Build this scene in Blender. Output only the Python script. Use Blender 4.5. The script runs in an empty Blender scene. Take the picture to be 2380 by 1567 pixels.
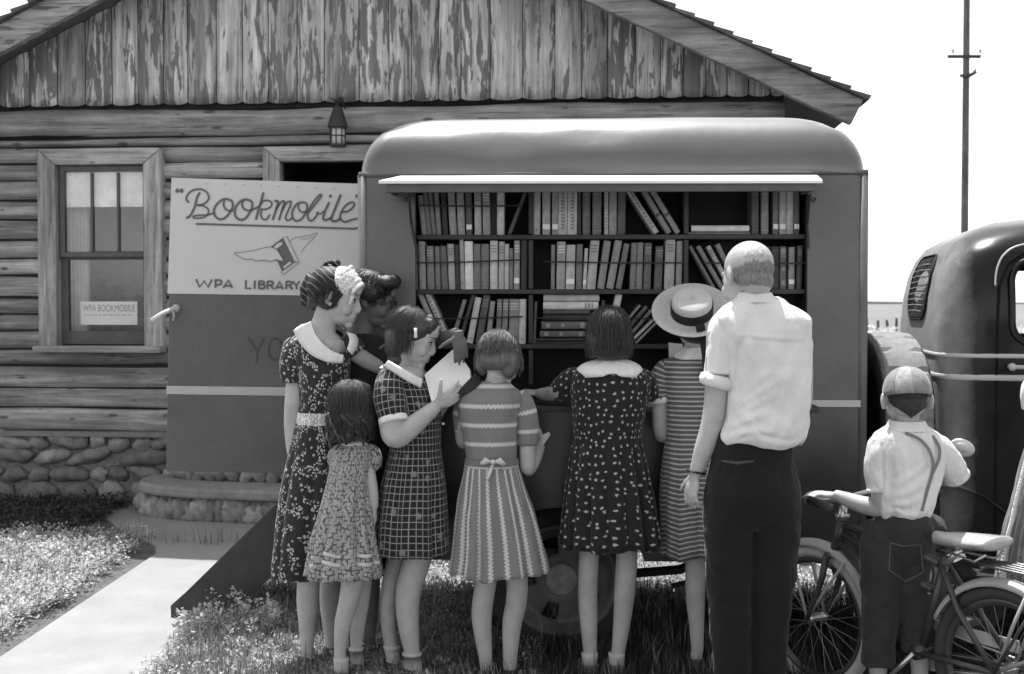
import bpy, bmesh, math, random
from math import sin, cos, pi, radians as R
from mathutils import Vector, Matrix, noise
random.seed(7)
SC = bpy.context.scene
COL = SC.collection
# ---------------------------------------------------------------- camera, world, sun, exposure
FPX = 2873.0; CX, CY = 1190.0, 783.5; CAMH = 1.525; HOR = 706.0
PITCH = math.atan((CY - HOR) / FPX)
cd = bpy.data.cameras.new('camera'); cam = bpy.data.objects.new('camera', cd); COL.objects.link(cam)
cam.location = (0, 0, CAMH); cam.rotation_euler = (pi/2 - PITCH, 0, 0)
cd.sensor_width = 36; cd.lens = 36 * FPX / 2380; cd.clip_end = 9000; cd.clip_start = 0.05
cd.dof.use_dof = True; cd.dof.focus_distance = 5.2; cd.dof.aperture_fstop = 5.0
SC.camera = cam
SUN_EL, SUN_AZ = R(69.5), R(-20)          # azimuth from +Y (view direction) towards -X
sdir = Vector((cos(SUN_EL)*sin(SUN_AZ), cos(SUN_EL)*cos(SUN_AZ), sin(SUN_EL)))
w = bpy.data.worlds.new('World'); SC.world = w; w.use_nodes = True
nt = w.node_tree; bg = nt.nodes['Background']
sky = nt.nodes.new('ShaderNodeTexSky'); sky.sky_type = 'NISHITA'; sky.sun_disc = False
sky.sun_elevation = SUN_EL; sky.sun_rotation = SUN_AZ; sky.dust_density = 3.0; sky.air_density = 1.0; sky.altitude = 1200
bw = nt.nodes.new('ShaderNodeRGBToBW')   # black and white film
nt.links.new(sky.outputs[0], bw.inputs[0]); nt.links.new(bw.outputs[0], bg.inputs[0]); bg.inputs[1].default_value = 0.15
ld = bpy.data.lights.new('sun', 'SUN'); sun = bpy.data.objects.new('sun', ld); COL.objects.link(sun)
ld.energy = 2.7; ld.angle = R(0.6); ld.color = (1, 1, 1)
sun.rotation_euler = sdir.to_track_quat('Z', 'Y').to_euler()
SC.view_settings.view_transform = 'Standard'; SC.view_settings.look = 'None'
SC.view_settings.exposure = 1.5; SC.view_settings.gamma = 1
SC.render.resolution_x = 1024; SC.render.resolution_y = 674
# ---------------------------------------------------------------- helpers: pixels (2380 x 1567 grid) to world
def ray(x, y):
    u = (x - CX) / FPX; v = (CY - y) / FPX
    return Vector((u, cos(PITCH) + v*sin(PITCH), -sin(PITCH) + v*cos(PITCH)))
def W(x, y, d):
    r = ray(x, y); t = d / r.y
    return Vector((r.x*t, d, CAMH + r.z*t))
def S(d): return FPX / d
class Frame:
    """a vertical plane through two points (pixel column, depth); local x along it, y away from the camera, z up"""
    def __init__(s, x0, d0, x1, d1):
        a = Vector(((x0-CX)/S(d0), d0, 0)); b = Vector(((x1-CX)/S(d1), d1, 0))
        s.ang = math.atan2(b.y-a.y, b.x-a.x); s.o = a
        s.M = Matrix.Translation(a) @ Matrix.Rotation(s.ang, 4, 'Z'); s.I = s.M.inverted(); s.L = (b-a).length
    def at(s, x, y, off=0.0):
        o = s.I @ Vector((0, 0, CAMH)); r = s.I.to_3x3() @ ray(x, y)
        t = (off - o.y) / r.y; p = o + r*t
        return Vector((p.x, off, p.z))
# ---------------------------------------------------------------- mesh builder
PLOC = {}
class MB:
    def __init__(s): s.v = []; s.f = []; s.uv = {}; s.m = []; s.att = {}
    def add(s, vs, fs, uvs=None, mi=0, att=None):
        b = len(s.v); s.v += [Vector(p) for p in vs]; s.f += [tuple(b+i for i in f) for f in fs]; s.m += [mi]*len(fs)
        if uvs:
            for i, q in enumerate(uvs): s.uv[b+i] = q
        if att is not None:
            for i in range(len(vs)): s.att[b+i] = att
        return s
    def box(s, c, size, M=None, mi=0, att=None):
        hx, hy, hz = size[0]/2, size[1]/2, size[2]/2; c = Vector(c)
        vs = [Vector((x*hx, y*hy, z*hz)) for x in (-1, 1) for y in (-1, 1) for z in (-1, 1)]
        if M is not None: vs = [M.to_3x3() @ v for v in vs]
        return s.add([c+v for v in vs], [(0,1,3,2),(4,6,7,5),(0,4,5,1),(2,3,7,6),(0,2,6,4),(1,5,7,3)], mi=mi, att=att)
    def tube(s, pts, rad, n=10, cap=True, flat=1.0, up=None, mi=0, closed=False, att=None):
        pts = [Vector(p) for p in pts]; k = len(pts)
        if not hasattr(rad, '__len__'): rad = [rad]*k
        rings = []; prev = None
        for i, p in enumerate(pts):
            if closed: t = pts[(i+1) % k] - pts[i-1]
            else: t = pts[min(i+1, k-1)] - pts[max(i-1, 0)]
            t.normalize()
            if prev is None:
                a = Vector(up) if up is not None else (Vector((0,0,1)) if abs(t.z) < .9 else Vector((1,0,0)))
                nrm = (a - t*a.dot(t)).normalized()
            else: nrm = (prev - t*prev.dot(t)).normalized()
            prev = nrm; b = t.cross(nrm)
            r = rad[i]
            if hasattr(r, '__len__'): ra, rb = r
            else: ra, rb = r, r*flat
            rings.append([p + nrm*(ra*cos(2*pi*j/n)) + b*(rb*sin(2*pi*j/n)) for j in range(n)])
        vs = [v for r_ in rings for v in r_]; fs = []
        for i in range(k if closed else k-1):
            for j in range(n):
                a0 = i*n+j; a1 = i*n+(j+1) % n; i2 = (i+1) % k; fs.append((a0, a1, i2*n+(j+1) % n, i2*n+j))
        if cap and not closed:
            fs.append(tuple(reversed(range(n)))); fs.append(tuple(range((k-1)*n, k*n)))
        return s.add(vs, fs, mi=mi, att=att)
    def ell(s, c, r, M=None, nu=16, nv=10, mi=0, att=None):
        vs = []; c = Vector(c)
        if not hasattr(r, '__len__'): r = (r, r, r)
        for i in range(1, nv):
            th = pi*i/nv
            for j in range(nu):
                ph = 2*pi*j/nu; vs.append(Vector((r[0]*sin(th)*cos(ph), r[1]*sin(th)*sin(ph), r[2]*cos(th))))
        vs += [Vector((0,0,r[2])), Vector((0,0,-r[2]))]
        if M is not None: vs = [M.to_3x3() @ v for v in vs]
        fs = []
        for i in range(nv-2):
            for j in range(nu):
                a = i*nu+j; b = i*nu+(j+1) % nu; fs.append((a, a+nu, b+nu, b))
        T = (nv-1)*nu
        for j in range(nu):
            fs.append((T, j, (j+1) % nu)); fs.append((T+1, (nv-2)*nu+(j+1) % nu, (nv-2)*nu+j))
        return s.add([c+v for v in vs], fs, mi=mi, att=att)
    def prism(s, poly, vec, mi=0, att=None):
        n = len(poly); vec = Vector(vec); P = [Vector(p) for p in poly]
        return s.add(P+[p+vec for p in P], [tuple(range(n)), tuple(reversed(range(n, 2*n)))] + [(i, n+i, n+(i+1) % n, (i+1) % n) for i in range(n)], mi=mi, att=att)
    def strip(s, pts, w, nrm, th=.002, mi=0):
        """flat painted stroke: ribbon of width w lying on a plane with normal nrm"""
        pts = [Vector(p) for p in pts]; nrm = Vector(nrm).normalized(); n = len(pts); vs = []
        for i, p in enumerate(pts):
            t = (pts[min(i+1, n-1)] - pts[max(i-1, 0)]).normalized(); b = t.cross(nrm).normalized()
            ww = w[i] if hasattr(w, '__len__') else w
            vs += [p + b*ww/2, p - b*ww/2]
        fs = [(2*i, 2*i+1, 2*i+3, 2*i+2) for i in range(n-1)]
        k = len(vs); up = [v + nrm*th for v in vs]
        return s.add(vs+up, [tuple(k+i for i in f) for f in fs] + [(2*i, 2*i+2, k+2*i+2, k+2*i) for i in range(n-1)] + [(2*i+1, k+2*i+1, k+2*i+3, 2*i+3) for i in range(n-1)], mi=mi)
    def build(s, name, mats, parent=None, smooth=False, bevel=0, sub=0, remesh=0, solid=0, disp=None, smoothmod=0, fixn=True, autosm=None, label=None):
        me = bpy.data.meshes.new(name); me.from_pydata(s.v, [], s.f); me.update()
        mats = mats if isinstance(mats, (list, tuple)) else [mats]
        for m in mats: me.materials.append(m)
        if len(mats) > 1:
            for i, p in enumerate(me.polygons): p.material_index = s.m[i]
        if s.uv:
            L = me.uv_layers.new(name='UVMap')
            for lp in me.loops: L.data[lp.index].uv = s.uv.get(lp.vertex_index, (0, 0))
        if s.att:
            A = me.attributes.new('tone', 'FLOAT', 'POINT')
            for i, v in s.att.items(): A.data[i].value = v
        if fixn:
            b = bmesh.new(); b.from_mesh(me); bmesh.ops.recalc_face_normals(b, faces=b.faces); b.to_mesh(me); b.free()
        if smooth:
            me.polygons.foreach_set('use_smooth', [True]*len(me.polygons))
        o = bpy.data.objects.new(name, me); COL.objects.link(o)
        if remesh:
            m = o.modifiers.new('remesh', 'REMESH'); m.mode = 'VOXEL'; m.voxel_size = remesh; m.use_smooth_shade = True
        if smoothmod:
            m = o.modifiers.new('sm', 'SMOOTH'); m.factor = .5; m.iterations = smoothmod
        if sub:
            m = o.modifiers.new('sub', 'SUBSURF'); m.levels = sub; m.render_levels = sub
        if solid:
            m = o.modifiers.new('solid', 'SOLIDIFY'); m.thickness = solid; m.offset = -1
        if disp:
            size, st = disp[:2]
            tx = bpy.data.textures.new(name+'_tx', 'CLOUDS'); tx.noise_scale = size; tx.noise_depth = 2
            m = o.modifiers.new('disp', 'DISPLACE'); m.texture = tx; m.strength = st; m.mid_level = .5; m.texture_coords = 'GLOBAL' if len(disp) < 3 else 'LOCAL'
        if bevel:
            m = o.modifiers.new('bev', 'BEVEL'); m.width = bevel; m.segments = 2; m.limit_method = 'ANGLE'; m.angle_limit = R(40)
        if parent is not None:
            o.parent = parent
            if parent.name in PLOC:     # geometry was traced in world space: bring it to the thing's own base
                me.transform(Matrix.Translation(-PLOC[parent.name])); PLOC[o.name] = PLOC[parent.name]
        if label: o['label'] = label
        return o
def crom(pts, k=6):
    """Catmull-Rom through tuples of any length"""
    P = [tuple(p) for p in pts]; out = []
    if len(P) < 3: return P
    Q = [P[0]] + P + [P[-1]]
    for i in range(1, len(Q)-2):
        a, b, c, d = Q[i-1], Q[i], Q[i+1], Q[i+2]
        for j in range(k):
            t = j/k; out.append(tuple(.5*((2*b[n]) + (c[n]-a[n])*t + (2*a[n]-5*b[n]+4*c[n]-d[n])*t*t + (3*b[n]-a[n]-3*c[n]+d[n])*t**3) for n in range(len(b))))
    out.append(P[-1]); return out
def empty(name, loc=(0,0,0), M=None):
    o = bpy.data.objects.new(name, None); COL.objects.link(o); o.empty_display_size = .1
    if M is not None: o.matrix_world = M
    else: o.location = loc
    return o
def tag(o, label, cat, group=None, kind=None):
    o['label'] = label; o['category'] = cat
    if group: o['group'] = group
    if kind: o['kind'] = kind
    return o
def struct(o, label=None):
    o['kind'] = 'structure'
    if label: o['label'] = label
    return o
# ---------------------------------------------------------------- materials (all greys: the photograph is black and white)
class NT:
    def __init__(s, name):
        s.m = bpy.data.materials.new(name); s.m.use_nodes = True; s.t = s.m.node_tree; s.p = s.t.nodes['Principled BSDF']
    def n(s, typ, **kw):
        nd = s.t.nodes.new(typ)
        for k, v in kw.items(): setattr(nd, k, v)
        return nd
    def link(s, a, b): s.t.links.new(a, b)
    def inp(s, sock, v):
        if isinstance(v, bpy.types.NodeSocket): s.link(v, sock)
        else: sock.default_value = v
    def math(s, op, a, b=None, c=None, clamp=False):
        nd = s.n('ShaderNodeMath', operation=op, use_clamp=clamp); s.inp(nd.inputs[0], a)
        if b is not None: s.inp(nd.inputs[1], b)
        if c is not None: s.inp(nd.inputs[2], c)
        return nd.outputs[0]
    def coord(s, kind='Object', scale=(1,1,1), loc=(0,0,0), rot=(0,0,0)):
        tc = s.n('ShaderNodeTexCoord'); mp = s.n('ShaderNodeMapping'); s.link(tc.outputs[kind], mp.inputs[0])
        mp.inputs['Scale'].default_value = scale; mp.inputs['Location'].default_value = loc; mp.inputs['Rotation'].default_value = rot
        return mp.outputs[0]
    def noise(s, vec, scale=5, detail=4, rough=.55, dist=0):
        nd = s.n('ShaderNodeTexNoise'); s.link(vec, nd.inputs['Vector']); nd.inputs['Scale'].default_value = scale
        nd.inputs['Detail'].default_value = detail; nd.inputs['Roughness'].default_value = rough; nd.inputs['Distortion'].default_value = dist
        return nd.outputs['Fac']
    def voro(s, vec, scale=5, feature='F1', rnd=1.0, dim='3D'):
        nd = s.n('ShaderNodeTexVoronoi', feature=feature, voronoi_dimensions=dim); s.link(vec, nd.inputs['Vector']); nd.inputs['Scale'].default_value = scale
        nd.inputs['Randomness'].default_value = rnd; return nd
    def ramp(s, v, stops):
        nd = s.n('ShaderNodeValToRGB'); s.link(v, nd.inputs[0]); e = nd.color_ramp.elements
        while len(e) < len(stops): e.new(.5)
        for i, (p, c) in enumerate(stops): e[i].position = p; e[i].color = (c, c, c, 1)
        return nd.outputs[0]
    def mr(s, v, a, b, c, d):
        nd = s.n('ShaderNodeMapRange'); s.link(v, nd.inputs[0])
        for i, q in enumerate((a, b, c, d)): nd.inputs[i+1].default_value = q
        return nd.outputs[0]
    def mix(s, f, a, b):
        return s.math('ADD', s.math('MULTIPLY', s.math('SUBTRACT', 1.0, f), a), s.math('MULTIPLY', f, b))
    def bump(s, h, st=.3, d=.01):
        nd = s.n('ShaderNodeBump'); nd.inputs['Strength'].default_value = st; nd.inputs['Distance'].default_value = d
        s.link(h, nd.inputs['Height']); s.link(nd.outputs[0], s.p.inputs['Normal'])
    def done(s, col, rough=.8, spec=.3, metal=0):
        if isinstance(col, bpy.types.NodeSocket):
            s.link(col, s.p.inputs['Base Color'])
        else: s.p.inputs['Base Color'].default_value = (col, col, col, 1)
        s.inp(s.p.inputs['Roughness'], rough); s.p.inputs['Specular IOR Level'].default_value = spec; s.p.inputs['Metallic'].default_value = metal
        return s.m
_mc = {}
def plain(name, v, rough=.8, spec=.3, metal=0, var=.18, scale=9, bump=.15, bd=.004, st=(1,1,1), coat=0):
    k = (name, v)
    if k in _mc: return _mc[k]
    T = NT(name); c = T.coord('Object', st); n = T.noise(c, scale, 5, .6)
    n2 = T.noise(c, scale*.17, 3)
    col = T.math('MULTIPLY', T.mr(n, .3, .7, v*(1-var), v*(1+var)), T.mr(n2, .3, .7, 1-var*.6, 1+var*.6))
    if bump: T.bump(T.noise(c, scale*4, 4, .6), bump, bd)
    T.done(col, T.mr(n, .3, .7, rough*.9, min(1, rough*1.1)), spec, metal)
    if coat: T.p.inputs['Coat Weight'].default_value = coat; T.p.inputs['Coat Roughness'].default_value = .15
    _mc[k] = T.m; return T.m
def attr_mat(name, lo, hi, rough=.7, var=.2, scale=20, st=(1,1,1)):
    T = NT(name); a = T.n('ShaderNodeAttribute', attribute_name='tone'); c = T.coord('Object', st); n = T.noise(c, scale, 5, .6)
    base = T.mr(a.outputs['Fac'], 0, 1, lo, hi)
    T.bump(n, .3, .004); return T.done(T.math('MULTIPLY', base, T.mr(n, .3, .7, 1-var, 1+var)), rough, .25)
# wood: grain and knots along one axis
def wood(name, v, axis=0, knots=True, patch=.0, dark=.3, rough=.85):
    T = NT(name); st = [14, 14, 14]; st[axis] = .9
    c = T.coord('Object', tuple(st)); a = T.n('ShaderNodeAttribute', attribute_name='tone')
    off = T.n('ShaderNodeVectorMath', operation='ADD'); T.link(c, off.inputs[0])
    cm = T.n('ShaderNodeCombineXYZ'); T.link(T.math('MULTIPLY', a.outputs['Fac'], 37.0), cm.inputs[0]); T.link(T.math('MULTIPLY', a.outputs['Fac'], 11.0), cm.inputs[1])
    T.link(T.math('MULTIPLY', a.outputs['Fac'], 53.0), cm.inputs[2]); T.link(cm.outputs[0], off.inputs[1]); vec = off.outputs[0]
    g = T.noise(vec, 2.2, 6, .65, .4); g2 = T.noise(vec, .5, 4, .6, .8); g3 = T.noise(vec, 5.5, 3, .6, .2)
    tone = T.math('MULTIPLY', T.mr(g, .36, .64, v*.66, v*1.25), T.mr(g2, .34, .66, .62, 1.28))
    tone = T.math('MULTIPLY', tone, T.mr(a.outputs['Fac'], 0, 1, .78, 1.2)); tone = T.math('MULTIPLY', tone, T.mr(g3, .62, .72, 1, .45)); tone = T.math('MULTIPLY', tone, T.mr(T.noise(T.coord('Object'), 1.6, 5, .7), .3, .7, .72, 1.25))
    cs = [55, 55, 55]; cs[axis] = 1.1; cr = T.noise(T.coord('Object', tuple(cs)), 1.0, 3, .6, .3); tone = T.math('MULTIPLY', tone, T.mr(cr, .64, .70, 1, .38))
    if knots:
        ks = [7.0, 1, 7.0]; ks[axis] = 2.4
        kc = T.coord('Object', tuple(ks)); sp_ = T.n('ShaderNodeSeparateXYZ'); T.link(kc, sp_.inputs[0]); c2 = T.n('ShaderNodeCombineXYZ'); T.link(T.math('ADD', sp_.outputs[0], T.math('MULTIPLY', a.outputs['Fac'], 37.0)), c2.inputs[0]); T.link(sp_.outputs[2], c2.inputs[1])
        vd = T.voro(c2.outputs[0], 1.0, dim='2D'); sc2 = T.n('ShaderNodeSeparateColor'); T.link(vd.outputs['Color'], sc2.inputs[0]); k = T.ramp(T.math('ADD', T.math('ADD', vd.outputs['Distance'], T.math('MULTIPLY', sc2.outputs[0], .11)), T.mr(T.noise(kc, 5), 0, 1, -.05, .05)), [(0, 1), (.075, .95), (.13, 0)])
        tone = T.mix(T.math('MULTIPLY', k, .85), tone, v*dark)
    if patch > 0:
        ps = [17, 17, 17]; ps[axis] = 2.6
        pc = T.coord('Object', tuple(ps)); ad = T.n('ShaderNodeVectorMath', operation='ADD'); T.link(pc, ad.inputs[0]); T.link(cm.outputs[0], ad.inputs[1])
        q = T.noise(ad.outputs[0], 1.35, 5, .6, .35)
        # how much bark is left differs from board to board
        th = T.math('ADD', .565-patch*.1, T.math('MULTIPLY', T.math('FRACT', T.math('MULTIPLY', a.outputs['Fac'], 7.31)), .16))
        mk = T.mr(T.math('SUBTRACT', q, th), -.006, .012, 0, 1)
        tone = T.mix(mk, tone, T.mr(g, .3, .7, v*dark*.7, v*dark*1.5))
        T.bump(T.math('ADD', T.math('MULTIPLY', g, .4), mk), .5, .006)
    else: T.bump(g, .5, .006)
    return T.done(tone, rough, .2)
# ================================================================ GROUND
def ground():
    T = NT('ground_soil'); c = T.coord('Object'); n = T.noise(c, 1.3, 8, .65); n2 = T.noise(c, 22, 5, .7); n3 = T.noise(c, .02, 4, .6)
    v = T.math('MULTIPLY', T.mr(n, .3, .7, .09, .17), T.mr(n2, .25, .75, .6, 1.35)); v = T.math('MULTIPLY', v, T.mr(n3, .3, .7, .8, 1.2)); sy = T.n('ShaderNodeSeparateXYZ'); T.link(c, sy.inputs[0]); v = T.mix(T.mr(sy.outputs[1], 9.5, 16, 0, 1), v, T.math('MULTIPLY', v, 1.35))   # bleached dry plain beyond the yard
    
    T.bump(n2, .6, .03); m = T.done(v, .95, .1)
    mb = MB(); xs = [-4000, -1200, -400, -120, -40] + [i*.5-12 for i in range(49)] + [40, 120, 400, 1200, 4000]
    ys = [-60, -10] + [i*.5 for i in range(41)] + [25, 35, 60, 110, 200, 400, 800, 1600, 3200, 6500]
    for y in ys:
        for x in xs:
            z = 0
            if -12 <= x <= 12 and 0 <= y <= 20: z = -.012 + .010*noise.noise(Vector((x*.9, y*.9, 0)))
            elif y > 110: z = .5*noise.noise(Vector((x*.004, y*.004, 3))) - .3
            mb.v.append(Vector((x, y, z)))
    nx = len(xs)
    for j in range(len(ys)-1):
        for i in range(nx-1): mb.f.append((j*nx+i, j*nx+i+1, (j+1)*nx+i+1, (j+1)*nx+i)); mb.m.append(0)
    struct(mb.build('ground', m, smooth=True))
ground()
# concrete path: runs from the cabin step towards the camera
def path():
    T = NT('path_concrete'); c = T.coord('Object'); n = T.noise(c, 3, 6, .6); n2 = T.noise(c, 60, 3, .7)
    T.bump(n2, .25, .003); m = T.done(T.math('MULTIPLY', T.mr(n, .3, .7, .24, .30), T.mr(n2, .3, .7, .95, 1.05)), .9, .2)
    poly = [(-2.27, 1.5), (-1.45, 1.5), (-1.47, 7.6), (-1.2, 7.9), (-.2, 8.0), (.4, 8.3), (.4, 9.2), (-3.0, 9.3), (-3.05, 9.05), (-2.9, 8.75), (-2.55, 8.2), (-2.25, 7.75), (-2.17, 7.5)]
    mb = MB(); mb.prism([(x, y, .006) for x, y in reversed(poly)], (0, 0, -.08)); struct(mb.build('path', m, bevel=.006))
path()
# far plain: a low dark rise on the horizon
mb = MB(); pts = []
for i in range(61):
    x = -3000 + i*100; pts.append((x, 5200, 9 + 7*noise.noise(Vector((x*.0006, 1, 0))) + 3*noise.noise(Vector((x*.003, 2, 0)))))
mb.add([(x, y, -2) for x, y, z in pts] + pts + [(x, y+400, -2) for x, y, z in pts], [(i, i+1, 62+i, 61+i) for i in range(60)] + [(61+i, 62+i, 123+i, 122+i) for i in range(60)])
struct(mb.build('hills', plain('far_hills', .22, scale=.01, bump=0), smooth=True))
# ================================================================ LOG CABIN
HF = Frame(0, 9.45, 1820, 8.93)
cabin = empty('log_cabin', M=HF.M)
tag(cabin, 'weathered log cabin with a bark-patched board gable, behind the bookmobile', 'cabin')
LOGW = wood('log_wood', .335, 0, True, dark=.22)
BOARD = wood('gable_board', .54, 2, False, patch=1.0, dark=.33)
FRW = wood('frame_wood_upright', .40, 2, True, dark=.3); FRH = wood('frame_wood_level', .36, 0, True, dark=.3)
RAKE = wood('bargeboard_wood', .30, 0, False, patch=.2, dark=.45)
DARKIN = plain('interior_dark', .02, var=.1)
def hz(y, x=200): return HF.at(x, y).z
UL = -1.2; UR = HF.at(1822, 300).x
zplate = .5*(hz(251, 100) + hz(235, 1700))
win = [HF.at(112, 360), HF.at(365, 800)]   # frame centre lines
wu0, wu1, wz0, wz1 = HF.at(140, 800).x, HF.at(342, 800).x, HF.at(200, 800).z, HF.at(200, 385).z
du0, du1, dz0, dz1 = HF.at(655, 400).x, HF.at(655, 400).x + .88, .42, HF.at(700, 377).z
# horizontal half-log siding, cut around the window and the doorway
mb = MB(); z = hz(1003); rows = []
zs = [1003, 947, 900, 848, 812, 770, 730, 690, 640, 600, 555, 508, 462, 418, 378, 340, 318, 251]
for a, b in zip(zs, zs[1:]): rows.append((hz(a), hz(b)))
for ri, (za, zb) in enumerate(rows):
    h = zb-za; segs = [(UL, UR)]
    def cut(segs, a, b):
        o = []
        for p, q in segs:
            if b <= p or a >= q: o.append((p, q)); continue
            if a > p: o.append((p, a))
            if b < q: o.append((b, q))
        return o
    if zb > wz0+.02 and za < wz1-.02: segs = cut(segs, wu0-.02, wu1+.02)
    if zb > dz0 and za < dz1-.02: segs = cut(segs, du0, du1)
    if ri == 14: segs = cut(segs, UL, HF.at(372, 330).x)[:]; segs.append((UL, HF.at(360, 330).x))
    for (p, q) in segs:
        if q-p < .03: continue
        nn = max(2, int((q-p)/.12)); vs = []; tone = random.random(); prof = 8; dep = .045 if ri < 16 else .075
        for i in range(nn+1):
            u = p+(q-p)*i/nn
            w1 = .012*noise.noise(Vector((u*1.1, ri*3.1, 0))); w2 = .016*noise.noise(Vector((u*.8, ri*5.7, 4)))-.006
            for k in range(prof+1):
                t = k/prof; zz = za + .004 + w1*1.2 + (h - .009 + w2)*t
                yy = .03 - dep*(math.sqrt(max(0, 1-(2*t-1)**2))) - .009*noise.noise(Vector((u*5, zz*16, ri)))
                vs.append((u, yy, zz))
        fs = [(i*(prof+1)+k, (i+1)*(prof+1)+k, (i+1)*(prof+1)+k+1, i*(prof+1)+k+1) for i in range(nn) for k in range(prof)]
        fs += [tuple(range(prof+1)), tuple(reversed(range(nn*(prof+1), (nn+1)*(prof+1))))]
        mb.add(vs, fs, att=tone)
mb.build('log_wall', LOGW, cabin, smooth=True)
# solid wall behind, with the same openings
mb = MB(); T0 = .035; zt = zplate+.02
for (a, b, c, d) in [(UL, wu0-.03, .2, zt), (wu1+.03, du0-.01, .2, zt), (du1+.01, UR-.02, .2, zt), (wu0-.03, wu1+.03, .2, wz0-.03), (wu0-.03, wu1+.03, wz1+.03, zt), (du0-.01, du1+.01, dz1+.01, zt), (du0-.01, du1+.01, .2, dz0)]:
    mb.box(((a+b)/2, T0+.05, (c+d)/2), (b-a, .1, d-c))
mb.box((UR-.06, 3.0, 1.5), (.1, 5.8, 3.0)); mb.box((UL-.05, 3.0, 1.5), (.1, 5.8, 3.0)); mb.box(((UL+UR)/2, 5.9, 1.5), (UR-UL-.3, .1, 3))
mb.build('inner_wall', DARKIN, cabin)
# gable siding: upright boards with rounded lower ends
apex = HF.at(765, -300, -.45)
def rake_z(u, off=0.0):      # underside of the roof above u
    L0 = HF.at(0, 130, -.45); L1 = HF.at(245, 0, -.45); r0 = HF.at(1355, 0, -.45); r1 = HF.at(1975, 290, -.45)
    zl = L0.z + (u-L0.x)*(L1.z-L0.z)/(L1.x-L0.x); zr = r0.z + (u-r0.x)*(r1.z-r0.z)/(r1.x-r0.x)
    return min(zl, zr)
L0 = HF.at(0, 130, -.45); L1 = HF.at(245, 0, -.45); r0 = HF.at(1355, 0, -.45); r1 = HF.at(1975, 290, -.45)
sl = (L1.z-L0.z)/(L1.x-L0.x); sr = (r1.z-r0.z)/(r1.x-r0.x)
ua = (r0.z - sr*r0.x - L0.z + sl*L0.x)/(sl-sr); za_ = L0.z+(ua-L0.x)*sl
ex = [-60, 5, 70, 135, 200, 262, 322, 382, 437, 505, 565, 625, 692, 755, 835, 905, 957, 1020, 1072, 1140, 1215, 1290, 1352, 1412, 1478, 1535, 1588, 1640, 1690, 1740, 1790, 1822]
us = [UL-.05, UL+.15] + [HF.at(x, 150).x for x in ex[2:]]
us = sorted(us)
k0 = us[1]; fill = []
while us[2]-k0 > .26: k0 += .18; fill.append(k0)
us = sorted(us+fill)
mb = MB()
for i in range(len(us)-1):
    a, b = us[i], us[i+1]; wdt = b-a
    if wdt < .04: continue
    n = 8; tone = random.random(); zb = zplate + .0; vs = []; rowsn = 2+int((rake_z((a+b)/2)-zb)/.12)
    rowsn = max(rowsn, 2)
    for r_ in range(rowsn+1):
        for k in range(n+1):
            t = k/n; u = a+.0025+(wdt-.005)*t
            zlow = zb - .035*(math.sqrt(max(0, 1-(2*t-1)**2))) + .035
            zlow = zb + .012 - .022*(1-math.sqrt(max(0, 1-(2*t-1)**2))) * -1
            zhi = rake_z(u) + .12
            zz = zlow + (zhi-zlow)*r_/rowsn
            yy = -.012 - .028*math.sqrt(max(0, 1-(2*t-1)**2)) - .004*noise.noise(Vector((u*9, zz*2.5, i)))
            vs.append((u, yy, zz))
    fs = [(r_*(n+1)+k, r_*(n+1)+k+1, (r_+1)*(n+1)+k+1, (r_+1)*(n+1)+k) for r_ in range(rowsn) for k in range(n)] + [tuple(range(n+1))]
    mb.add(vs, fs, att=tone)
mb.build('gable_siding', BOARD, cabin, smooth=True)
mb = MB(); mb.prism([(UL-.05, .02, zplate-.05), (UR, .02, zplate-.05), (UR, .02, rake_z(UR)+.1), (ua, .02, za_+.1), (UL-.05, .02, rake_z(UL)+.1)], (0, .06, 0)); mb.build('gable_backing', DARKIN, cabin)
# roof: bargeboards, soffit and stepped shingle courses
def roofside(p0, p1, name, n):   # p0 eave, p1 ridge (local u,z on the underside line)
    d = Vector((p1[0]-p0[0], 0, p1[1]-p0[1])); L = d.length; d.normalize(); nr = Vector((-d.z, 0, d.x)) if d.x > 0 else Vector((d.z, 0, -d.x))
    if nr.z < 0: nr = -nr
    P0 = Vector((p0[0], 0, p0[1])); bw_ = .185
    b = MB()
    A = P0 + Vector((0, -.50, 0)); nn = 26; vs = []
    for i in range(nn+1):
        q = A + d*(L*i/nn); wv = .006*noise.noise(q*2.1)
        vs += [q + nr*wv, q + nr*(bw_+wv), q + nr*(bw_+wv) + Vector((0, .07, 0)), q + nr*wv + Vector((0, .07, 0))]
    fs = [(4*i+k, 4*i+4+k, 4*i+4+(k+1) % 4, 4*i+(k+1) % 4) for i in range(nn) for k in range(4)] + [(0,1,2,3), (4*nn, 4*nn+3, 4*nn+2, 4*nn+1)]
    b.add(vs, fs, att=.4 if name == 'r' else .7)
    M_ = b.build('bargeboard', RAKE, cabin, bevel=.008)
    b = MB(); deck = P0 + nr*.115
    L+=.06; b.prism([deck+Vector((0, -.42, 0)), deck+d*L+Vector((0, -.42, 0)), deck+d*L+nr*.06+Vector((0, -.42, 0)), deck+nr*.06+Vector((0, -.42, 0))], (0, 6.6, 0))
    b.build('roof_deck', plain('roof_deck_wood', .12), cabin)
    b = MB(); step = .145; k = int(L/step)
    for i in range(k+1):
        q = P0 + nr*(bw_+.004) + d*(i*step-.03); x = random.uniform(-.012, .012)
        vs = [q+Vector((0, -.55+x, 0)), q+nr*.034+Vector((0, -.55+x, 0)), q+d*(step+.05)+nr*.004+Vector((0, -.55+x, 0)), q+d*(step+.05)+nr*-.002+Vector((0, -.55+x, 0))]
        b.add(vs+[v+Vector((0, 6.8, 0)) for v in vs], [(0,1,2,3), (7,6,5,4), (0,4,5,1), (1,5,6,2), (3,2,6,7), (0,3,7,4)], att=random.random())
    b.build('shingles', attr_mat('shingle_wood', .09, .17, .9), cabin)
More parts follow.
